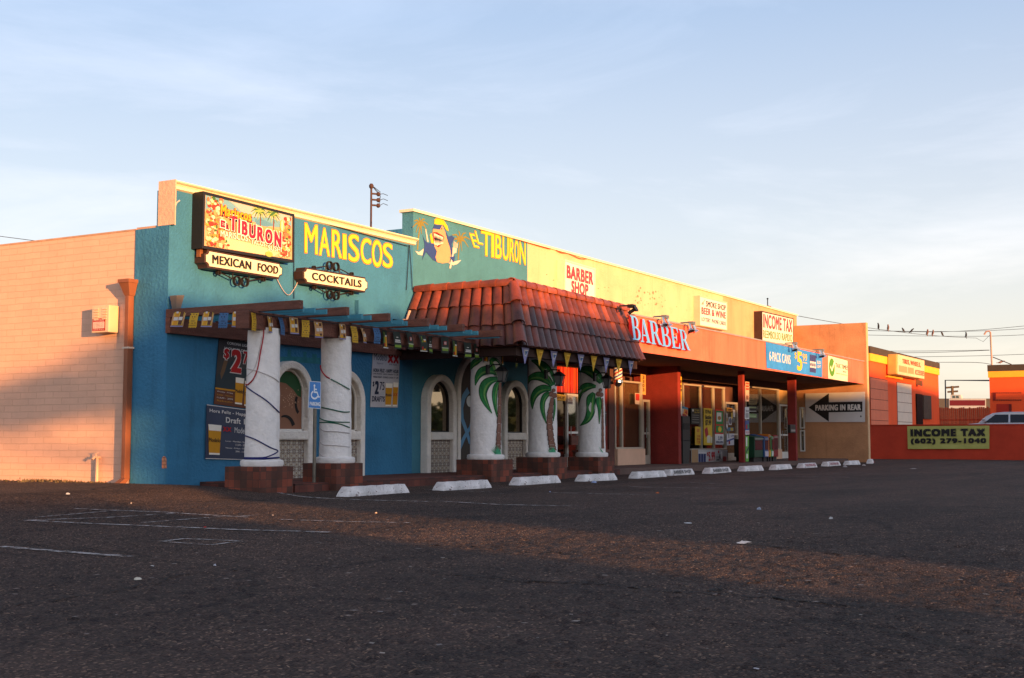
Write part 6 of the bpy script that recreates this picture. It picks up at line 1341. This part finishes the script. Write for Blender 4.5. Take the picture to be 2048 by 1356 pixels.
for i, (px, py, s, col, lab) in enumerate(LIT):
    v = atZ(px, py); r_ = random.Random(i); m = MB(); n = 12; s *= .5; z0 = gz(v.x, v.y) + .005; an = r_.uniform(0, 3); asp = r_.uniform(.45, .8); V = []
    flat_ = 'flat' in lab or 'strip' in lab or 'chip' in lab
    for rr, hh in ((1, .0), (.78, .22), (.4, .34), (.12, .3)):
        for k in range(n):
            a = 2 * math.pi * k / n; q = s * .55 * rr * r_.uniform(.7, 1.25); x, y = q * math.cos(a), q * math.sin(a) * asp
            V.append((v.x + x * math.cos(an) - y * math.sin(an), v.y + x * math.sin(an) + y * math.cos(an), z0 + s * hh * r_.uniform(.2, 1.3) * (.25 if flat_ else 1)))
    m.add(V, [(j * n + k, j * n + (k + 1) % n, (j + 1) * n + (k + 1) % n, (j + 1) * n + k) for j in range(3) for k in range(n)] + [tuple(range(3 * n, 4 * n))])
    tag(m.build('litter', flat(col), loc=(v.x, v.y, 0)), lab, 'litter', 'scraps of litter on the lot', 'thing')
specks = MB(); r_ = random.Random(44)
for k in range(150):
    px, py = r_.uniform(0, 2048), 945 + 380 * r_.random() ** 1.5; v = atZ(px, py)
    if v.y > 13.6 or v.x < 0: continue
    s = r_.uniform(.006, .02) * (1 + v.length / 14); a = r_.uniform(0, 6)
    specks.add([(v.x + s * math.cos(a + 1.57 * j) * (1 if j % 2 else .6), v.y + s * math.sin(a + 1.57 * j) * (1 if j % 2 else .6), gz(v.x, v.y) + .012) for j in range(4)], [(0, 1, 2, 3)], k % 3)
o = specks.build('grit', [flat('80756c'), flat('9a8c80'), flat('665f5a')]); tag(o, 'tiny pale specks of grit scattered over the asphalt', 'grit', kind='stuff')
wd = MB(); r_ = random.Random(9)
for k in range(900):
    t = r_.random() ** 1.6; yy = 17.2 + 8 * t if k % 3 else 18.6 + r_.gauss(0, .25); xx = XC - r_.random() ** 2 * (.5 if k % 4 else .9); h = r_.uniform(.01, .035) * (1.8 if not k % 3 else 1); a = r_.uniform(0, 6.28); z0 = gz(xx, yy)
    dx, dy = math.cos(a) * .02, math.sin(a) * .02
    wd.add([(xx - dx, yy - dy, z0), (xx + dx, yy + dy, z0), (xx + r_.uniform(-.04, .04), yy + r_.uniform(-.04, .04), z0 + h)], [(0, 1, 2)], 0 if k % 2 else 1)
o = wd.build('weeds', [mat('dry_weed', (.20, .12, .06), .9, .2, 9), mat('dull_weed', (.12, .09, .045), .9, .2, 9)]); tag(o, 'dry weeds and dirt along the foot of the brick wall', 'weeds', kind='stuff')

CRK = mat('crack_dark', (.008, .007, .007), 1, .2, 6)
for pts, w in (([(905, 1153), (960, 1157), (1060, 1166), (1180, 1170), (1330, 1182), (1500, 1192), (1720, 1212)], .035), ([(640, 1078), (760, 1090), (900, 1088), (1010, 1098), (1150, 1106), (1260, 1108)], .03), ([(1425, 1184), (1460, 1172), (1560, 1158), (1680, 1150)], .03), ([(-10, 1215), (130, 1200), (260, 1180), (380, 1150), (470, 1142)], .025), ([(1500, 1090), (1580, 1100), (1700, 1112), (1830, 1116), (1990, 1130)], .03), ([(180, 1000), (260, 985), (310, 972)], .04), ([(1300, 1015), (1480, 1020), (1640, 1018), (1800, 1024), (2040, 1022)], .03)):
    P = [atZ(*p) for p in catmull(pts, 8)]; r_ = random.Random(int(pts[0][0]) + 5); m = MB(); P = [p + Vector((r_.gauss(0, .03), r_.gauss(0, .03), 0)) for p in P]; W = [w * r_.uniform(.25, 1.0) for p in P]
    for i in range(len(P) - 1):
        d = (P[i + 1] - P[i]).normalized(); s_ = Vector((-d.y, d.x, 0)) / 2
        m.add([(v.x, v.y, gz(v.x, v.y) + .008) for v in (P[i] - s_ * W[i], P[i + 1] - s_ * W[i + 1], P[i + 1] + s_ * W[i + 1], P[i] + s_ * W[i])], [(0, 1, 2, 3)])
    for i, f_ in enumerate(m.f):
        a, b, c = (Vector(m.v[j]) for j in f_[:3])
        if (b - a).cross(c - a).z < 0: m.f[i] = f_[::-1]
    tag(m.build('asphalt_crack', CRK), kind='structure')
# ------------------------------------------------------------------ next plot: low wall, tyre shop, car
TYRE = mat('hot_orange_paint', (.80, .095, .02), .8, .1, .9, .2, 30, streak=.4); DRED = mat('deep_red_wall', (.46, .042, .016), .85, .14, 1.2, .4, 30); BAND = mat('yellow_band', (.80, .42, .03), .75, .08, 1.5); DARKB = mat('dark_band', (.055, .042, .032), .85, .15, 1.5)
XL = 60.0
e = empty('low_wall', (XL, 10, 0), 'long low dark red wall at the far side of the lot', 'wall')
MB().box(XL, XL + .22, -1, 22, -.02, atX(1800, 850.5, XL).z).build('wall', DRED, e); MB().box(XL - .03, XL + .25, -1, 22, atX(1800, 850.5, XL).z + .001, atX(1800, 850.5, XL).z + .03).build('coping', DRED, e)
qn = QX(XL - .03, (1814.7, 852.5), (1979, 851.2), (1978.8, 897.5), (1816, 898)); e = empty('income_tax_banner', qn.p(.5, 0), 'yellow green INCOME TAX banner with a phone number on the low red wall', 'banner')
f = MB(); n = 16
for i in range(n):
    for j in range(5):
        P_ = lambda a, b: qn.p(a, b, .025 + .012 * math.sin(a * 17 + b * 3) * (1 - b) + .008 * math.sin(b * 9 + a * 5)); a, b = i / n, j / 5
        f.add([P_(a, b), P_(a + 1 / n, b), P_(a + 1 / n, b + .2), P_(a, b + .2)], [(0, 1, 2, 3)])
fo = f.build('sheet', mat('banner_green', (.40, .38, .10), .5, .1, 1.5), e, smooth=True)
m = MB(); m.text(qn, 'INCOME TAX', .04, .54, .955, .88, .055, 0, .085); m.text(qn, '(602) 279-1040', .04, .18, .965, .47, .055, 0, .07); m.build('lettering', SIGNBLK, fo)
ys_ = atX(1738, 691, 61.5).y; x0, x1 = 61.5, atY(1876, 726, ys_).x; zt = atY(1800, 707, ys_).z; zb_ = atY(1738, 709, ys_).z
z_of = lambda px, py: atY(px, py, ys_).z
e = empty('tyre_shop', (x0, ys_, 0), 'orange tyre shop with yellow and dark bands under its roof edge and roller doors', 'building')
h1, h2, h3 = atY(1876, 726, ys_).z, atY(1876, 737.5, ys_).z, atY(1876, 750, ys_).z
MB().box(x0, x1, ys_, ys_ + 14, .3, h3).build('wall', TYRE, e); MB().box(x0 - .06, x1 + .06, ys_ - .06, ys_ + 14.06, h3, h2).build('yellow_band', BAND, e); MB().box(x0 - .08, x1 + .08, ys_ - .08, ys_ + 14.08, h2, h1).build('dark_band', DARKB, e)
def roller(px0, px1, ptop, m_):
    a, b = atY(px0, 800, ys_).x, atY(px1, 800, ys_).x; t = atY((px0 + px1) / 2, ptop, ys_).z; m = MB(); n = 7
    for k in range(n): z0, z1 = .3 + (t - .3) * k / n, .3 + (t - .3) * (k + 1) / n; m.box(a, b, ys_ - .03, ys_ - .002, z0 + .012, z1 - .012)
    o = m.build('roller_door', m_, e); MB().box(a - .02, b + .02, ys_ - .015, ys_ + .0, .3, t + .02).build('door_seams', flat('5a2a1c'), o)
roller(1740.5, 1775, 758, mat('salmon_door', (.68, .18, .09), .7, .08, 2)); roller(1794, 1822.5, 767, mat('white_door', (.68, .58, .46), .6, .08, 2))
a, b = atY(1771, 755, ys_).x, atY(1800, 757, ys_).x; MB().box(a, b, ys_ - .14, ys_ - .0, z_of(1785, 757), z_of(1785, 753.5)).build('lamp_strip', BAND, e)
gd = MB(); a, b = atY(1831, 800, ys_).x, atY(1843, 800, ys_).x; c = atY(1859, 800, ys_).x
for k in range(9): gd.box(a + (b - a) * k / 9, a + (b - a) * k / 9 + .05, ys_ - .08, ys_ - .03, .3, z_of(1836, 788))
gd.box(a, b, ys_ - .06, ys_ - .01, .3, z_of(1836, 788)); gd.build('iron_gate', BLACK, e)
MB().box(b + .1, c, ys_ - .10, ys_ - .02, z_of(1850, 838), z_of(1850, 791)).build('window_grille', mat('grille_dark', (.06, .05, .035), .7, .3, 4), e)
v0 = atY(1832, 769, ys_); MB().hull([(v0.x - .1, ys_ - .02, v0.z), (v0.x + .2, ys_ - .02, v0.z), (v0.x + .2, ys_ - .02, v0.z + .3), (v0.x - .1, ys_ - .02, v0.z + .3)][::-1], [(v0.x, ys_ - .3, v0.z - .1), (v0.x + .3, ys_ - .3, v0.z - .1), (v0.x + .3, ys_ - .3, v0.z + .2), (v0.x, ys_ - .3, v0.z + .2)][::-1]).build('wall_lamp', mat('lamp_brown', (.14, .06, .03), .6), e)
qt = QY(ys_ - .55, (1794, 707.5), (1849, 720.7), (1849, 758.8), (1794, 749)); e2 = empty('tyre_sign', qt.p(.5, 0, -.5), 'faded cream tyres and wheels box sign with rounded edges on the orange shop', 'sign')
bo = MB().rect(qt, 0, 0, 1, 1, 0, 0, .5).build('cabinet', mat('faded_orange_cabinet', (.6, .3, .08), .6, .15, 2), e2, bevel=.06); fc = MB().rect(qt, .015, .02, .985, .98, .012, 0, .01).build('face', mat('faded_cream', (.72, .50, .30), .6, .1, 1.5), e2)
m = MB(); m.text(qt, 'TIRES, WHEELS,', .17, .56, .83, .82, .03, 0, .03); m.rect(qt, .05, .16, .34, .46, .02, 1); m.rect(qt, .37, .16, .58, .46, .02, 1); m.text(qt, 'ACCESSORIES', .62, .16, .97, .42, .03, 0, .02); m.build('lettering', [flat('b5522f'), flat('c58a60')], fc)
# second orange building, facing the lot
XT = 81.5; ya = atX(1978, 740, XT).y; t1, t2, t3 = atX(2010, 729.3, XT).z, atX(2010, 742, XT).z, atX(2010, 754.5, XT).z
e = empty('tyre_shop', (XT, ya, 0), 'second orange tyre building with yellow and dark bands, far right', 'building')
MB().box(XT, XT + 12, -7, ya, .3, t3).build('wall', TYRE, e); MB().box(XT - .06, XT + 12, -7, ya + .06, t3, t2).build('yellow_band', BAND, e); MB().box(XT - .08, XT + 12, -7, ya + .08, t2, t1).build('dark_band', DARKB, e)
qg = QX(XT - .03, (1986, 785), (2044, 785), (2044, 801), (1986, 801)); m = MB(); m.rect(qg, 0, .0, .1, 1, .02, 0, .02)
for k in range(11): m.rect(qg, .12 + k * .08, .9, .16 + k * .08, 1, .02, 1, .02); m.rect(qg, .12 + k * .08, .0, .17 + k * .08, .12, .02, 1, .02)
m.rect(qg, .1, .12, 1, .9, .015, 2, .015); m.build('window_grille', [flat('7a1c10'), BLACK, TYRE], e)
qd = QX(XT - .03, (1993, 808), (2023, 808), (2023, 850), (1993, 850)); m = MB(); m.rect(qd, 0, 0, 1, 1, .02, 0, .02); m.rect(qd, .82, 0, 1, 1, .03, 1, .01); m.build('shop_door', [flat('a5240f'), flat('6a160c')], e)
# plank fence between the two
XFN = 84.5; y0, y1 = atX(1878, 830, XFN).y, atX(1982, 830, XFN).y; zf = atX(1930, 815.5, XFN).z
e = empty('plank_fence', (XFN, (y0 + y1) / 2, .3), 'orange red plank fence closing the gap between the two tyre buildings', 'fence')
m = MB(); n = 26; PLK = mat('red_planks', (1, 1, 1), .85, .2, 3, .2, 20, tone=((.40, .045, .018), (.62, .08, .025)))
for k in range(n): a = y0 + (y1 - y0) * k / n; b = y0 + (y1 - y0) * (k + 1) / n; m.tone = .05 + RND.random() * .95; m.box(XFN, XFN + .03, min(a, b) + .012, max(a, b) - .012, .3, zf + RND.uniform(-.06, .06))
m.build('planks', PLK, e); MB().box(XFN + .03, XFN + .1, min(y0, y1), max(y0, y1), .9, 1.0).box(XFN + .03, XFN + .1, min(y0, y1), max(y0, y1), 2.1, 2.2).build('rails', PLK, e)
# far shop behind the fence
XK = 118; e = empty('far_shop', atX(1930, 850, XK), 'low maroon and white shop front far behind the plank fence', 'building')
qk = QX(XK, (1876, 797), (1982, 797), (1982, 850), (1876, 850)); m = MB().rect(qk, 0, 0, 1, 1, 0, 0, 6); m.build('wall', mat('grey_brown_wall', (.12, .10, .08), .9, .1, 1), e)
a0, b1 = qk.px(1898, 797); a1, b0 = qk.px(1972, 816); m = MB(); m.rect(qk, a0, b0, a1, b1, .06, 0, .05); m.rect(qk, a0 + .015, b0 + .1, a1 - .015, b1 - .06, .07, 1); m.build('fascia', [flat('b9b4b0'), flat('6a1c24')], e); qk2 = QX(XK - .1, (1901, 789.5), (1921, 789.5), (1923, 798), (1901, 798)); tag(MB().rect(qk2, 0, 0, 1, 1, 0, 0, .8).rect(qk2, .2, .2, .45, .8, .02, 1).rect(qk2, .55, .2, .8, .8, .02, 1).build('roof_cooler', [flat('b5b6b2'), flat('4a5a5a')]), 'pale boxy rooftop cooler on the far maroon shop', 'cooler')
# pipe frame
XP = 90; a, b, c = atX(1890.5, 800, XP), atX(1890.5, 760.5, XP), atX(1985, 761, XP); tag(MB().tube([(XP, a.y, .3), b, c], .05, 6).build('pipe_frame', mat('dark_pipe', (.06, .055, .06), .6)), 'dark pipe gantry standing in the gap between the tyre buildings', 'frame')
XP = 160; b, t = atX(1905, 845, XP), atX(1904.5, 772, XP); e = empty('utility_pole', (XP, b.y, 0), 'far wooden utility pole with two crossarms', 'utility pole')
MB().tube([(XP, t.y, 0), t], .16, 6).build('pole', BARK, e)
for (pa, pb, py0, py1) in ((1891, 1918, 775.5, 773.5), (1895, 1916, 784, 782.5)): MB().tube([atX(pa, py0, XP), atX(pb, py1, XP)], .12, 5).build('crossarm', BARK, e)
# car
XV = 62.8; nose = atX(1919, 850, XV).y + .35; L = 4.9; GR = .31
e = empty('parked_car', (XV, nose - L / 2, GR), 'silver estate car parked behind the low red wall', 'car')
CARP = mat('silver_paint', (.42, .42, .44), .3, .04, 2, metal=.5, spec=.6); CARG = mat('car_glass', (.010, .012, .02), .25, .02, 2, spec=.25); TYRB = mat('tyre_rubber', (.015, .015, .015), .85)
zr = atX(2020, 823.6, XV).z; zbelt = atX(1960, 848, XV).z; zh = atX(1940, 847, XV).z
yw_, yr_ = atX(1955.5, 848, XV).y, atX(1984, 826.5, XV).y; yt_ = nose - L
W0, W1 = XV, XV + 1.85
prof = [(nose, GR + .45), (nose - .06, zh - .28), (nose - .5, zh - .05), (yw_ + .02, zbelt + .04), (yt_ + .35, zbelt + .06), (yt_ + .04, zbelt - .2), (yt_, GR + .5), (yt_ + .1, GR + .28), (nose - .1, GR + .25)]
def slab(pr, xa, xb_, nm, mt, par, bv=.05, inset=0): return MB().hull([(xa, y, z) for y, z in pr], [(xb_, y, z) for y, z in pr]).build(nm, mt, par, bevel=bv)
body = slab(prof, W0, W1, 'body', CARP, e, .06)
roofp = [(yw_ + .02, zbelt + .02), (yw_ - (yw_ - yr_) * .5, zbelt + (zr - zbelt) * .62), (yr_, zr - .05), (yr_ - .5, zr), (yt_ + 1.1, zr), (yt_ + .45, zr - .1), (yt_ + .12, zbelt + .02)]
k = len(roofp); xin = [.02 if z < zbelt + .1 else .16 for y, z in roofp]
MB().hull([(W0 + i_, y, z) for (y, z), i_ in zip(roofp, xin)], [(W1 - i_, y, z) for (y, z), i_ in zip(roofp, xin)]).build('cabin', CARP, body, bevel=.05)
def side_glass(ya, yb2, ta, tb):
    m = MB(); zz0, zz1 = zbelt + .06, zr - .12
    m.add([(W0 + .035, ya, zz0), (W0 + .035, yb2, zz0), (W0 + .128, tb, zz1), (W0 + .128, ta, zz1)], [(0, 1, 2, 3)]); m.build('side_window', CARG, body)
side_glass(yw_ - .28, yw_ - 1.35, yr_ - .12, yw_ - 1.35); side_glass(yw_ - 1.43, yw_ - 2.55, yw_ - 1.43, yw_ - 2.5); side_glass(yw_ - 2.65, yt_ + .45, yw_ - 2.6, yt_ + .75)
MB().add([(W0 + .2, yw_ - .03, zbelt + .1), (W1 - .2, yw_ - .03, zbelt + .1), (W1 - .3, yr_ + .06, zr - .12), (W0 + .3, yr_ + .06, zr - .12)], [(0, 1, 2, 3)]) 
for yy in (nose - .95, yt_ + .95):
    for xx in (W0 - .01, W1 - .2): w_ = MB().tube([(xx, yy, GR + .34), (xx + .21, yy, GR + .34)], .34, 20).build('wheel', TYRB, e); MB().tube([(xx - .012, yy, GR + .34), (xx + .01, yy, GR + .34)], .2, 14).build('rim', GREYM, w_)
MB().hull([(W0 - .16, yw_ - .35, zbelt + .1), (W0 - .02, yw_ - .35, zbelt + .1), (W0 - .02, yw_ - .35, zbelt + .26), (W0 - .16, yw_ - .35, zbelt + .24)], [(W0 - .15, yw_ - .22, zbelt + .12), (W0 - .02, yw_ - .22, zbelt + .12), (W0 - .02, yw_ - .22, zbelt + .24), (W0 - .15, yw_ - .22, zbelt + .22)]).build('mirror', CARP, body)
for xx in (W0 + .15, W1 - .45): MB().box(xx, xx + .3, nose - .05, nose + .012, GR + .62, GR + .76).build('headlight', CHROME, body)
# ------------------------------------------------------------------ wires, service mast and birds
XQ = 83.0; mb_, mt_ = atX(1984, 730, XQ), atX(1981, 665, XQ); e = empty('service_mast', (XQ, mb_.y, t1), 'pale pipe mast with a hooked top on the second orange building', 'mast')
MB().tube([mb_ - Vector((0, 0, .3)), mt_, mt_ + Vector((0, .08, .1)), mt_ + Vector((0, .25, .08)), mt_ + Vector((0, .38, -.12))], .055, 7).build('pole', mat('rosy_pipe', (.42, .27, .22), .5, .1, 5), e, smooth=True)
MB().tube([atX(1985, 714, XQ), atX(2023, 729, XQ)], .03, 5).build('stay', mat('dark_pipe', ''), e)
w0 = atY(1597, 632, 16.2); w1_ = atX(1952, 676, XQ); wend = atX(1980, 670, XQ)
WIREM = mat('cable_black', (.03, .028, .03), .6)
def wire(lab, P, r=.012): 
    tag(MB().tube(P, r, 5).build('power_line', WIREM), lab, 'power line')
def sag(A, Bq, s, n=14): return [A.lerp(Bq, k / n) - Vector((0, 0, s * 4 * (k / n) * (1 - k / n))) for k in range(n + 1)]
mainP = sag(w0, w1_, .18) ; wire('service cable with birds on it, from the shop parapet to the hooked mast', mainP + [w1_.lerp(wend, .5) - Vector((0, 0, .32)), wend])
for lab, pts, X_ in (('upper wire crossing the right edge of the sky', ((1600, 655), (1870, 664), (2060, 651)), 120), ('second wire just under the upper one on the right', ((1600, 659), (1900, 663), (2060, 657)), 122), ('wire level with the top of the hooked mast', ((1600, 666), (1780, 671), (1960, 672.5), (2060, 669)), 121), ('wire ending at the middle of the hooked mast', ((1700, 702), (1850, 702), (1979, 700)), 90), ('lower wire running behind the hooked mast', ((1700, 706), (1860, 705), (1979, 700.5)), 91), ('lowest wire on the right, above the orange roofs', ((1820, 714), (1960, 711.5), (2060, 708)), 119), ('thin cable between the roofs of the two orange buildings', ((1872, 724.5), (1952, 725), (1984, 729)), 84)):
    wire(lab, [atX(x, y, X_) for x, y in catmull(pts, 5)], .02 if X_ > 100 else .016)
wire('short wire over the brick wall at the left edge of the picture', [atD(*p, 60) for p in ((-120, 460), (0, 472.5), (62, 480.5), (130, 489))], .015)
BIRDM = mat('dark_feathers', (.03, .025, .025), .7, .3, 20); BIRDB = mat('brown_feathers', (.20, .10, .07), .7, .3, 20)
def on_wire(px):
    best = min(((p, q) for p, q in zip(mainP, mainP[1:])), key=lambda s: abs(proj(s[0].lerp(s[1], .5)) - px)); a, b = best; pa, pb = proj(a), proj(b); return a.lerp(b, (px - pa) / (pb - pa))
def proj(v): d = v - CAM; return 1024 + F * d.dot(_r) / d.dot(_f)
def bird_mesh(m_, par=None):
    m = MB(); K = 10; ring = [(-.17, .028, -.05), (-.10, .018, -.03), (-.07, .05, .0), (0, .075, .06), (.07, .068, .12), (.12, .045, .165), (.15, .045, .19), (.18, .038, .205), (.205, .012, .20), (.235, .003, .195)]; V = []
    for (x, r, z) in ring: V += [(x, r * math.cos(2 * math.pi * k / K), z + r * 1.05 * math.sin(2 * math.pi * k / K)) for k in range(K)]
    n = len(ring); m.add(V, [(i * K + k, i * K + (k + 1) % K, (i + 1) * K + (k + 1) % K, (i + 1) * K + k) for i in range(n - 1) for k in range(K)] + [tuple(range(K))[::-1], tuple(range((n - 1) * K, n * K))])
    for s_ in (-1, 1): m.tube([(.02, s_ * .025, -.01), (.02, s_ * .025, -.075)], .006, 5)
    return m.build('bird', m_, par, smooth=True)
bd = bird_mesh(BIRDM); bb = bird_mesh(BIRDB); used = {bd: 0, bb: 0}
for i, (px, src, rz, tilt, sc, lab) in enumerate(((1756, bd, 2.2, -.6, .8, 'dark bird perched nearest the wing wall'), (1775, bb, 2.4, -.7, .8, 'light brown bird perched second from the wing wall'), (1807, bd, 1.0, -.1, 0.7, 'small round dark bird hunched on the wire'), (1822, bd, 5.4, .1, .8, 'dark bird stretched flat along the wire'), (1853.5, bb, 2.6, -.9, 0.85, 'brown bird on the left of a close pair'), (1864, bb, 2.3, -.9, 0.85, 'brown bird on the right of a close pair'), (1884.5, bd, 1.2, -.2, .8, 'round black bird right of the close pair'), (1931, bd, 2.2, -.7, 0.9, 'dark bird sitting alone near the hooked mast'))):
    o = src if not used[src] else src.copy()
    if used[src]: COL.objects.link(o)
    used[src] = 1; v = on_wire(px); o.location = v + Vector((0, 0, .09 * sc)); o.rotation_euler = (0, tilt, rz); o.scale = (sc * .85, sc * 1.3, sc * 1.1); tag(o, lab, 'bird', 'birds on the service cable')
v = atX(2000, 726, XQ); o = bb.copy(); COL.objects.link(o); o.location = v; o.scale = (1.2, .9, .9); o.rotation_euler = (0, .3, -1.2); tag(o, 'brown bird crouching by the foot of the hooked mast', 'bird', 'birds on the service cable')
e = empty('roof_vent', atY(1540, 612, 17), 'small vent box with a thin pipe on the cream shop roof', 'vent'); v = atY(1540, 612, 17); MB().box(v.x - .2, v.x + .15, 17, 17.3, 5.25, v.z).build('box', RUST, e); MB().tube([(v.x, 17.1, v.z), (v.x, 17.1, v.z + .28)], .02, 6).lathe([(.02, v.z + .28), (.05, v.z + .3), (.02, v.z + .34)], (v.x, 17.1, 0), 8).build('pipe', BLACK, e)
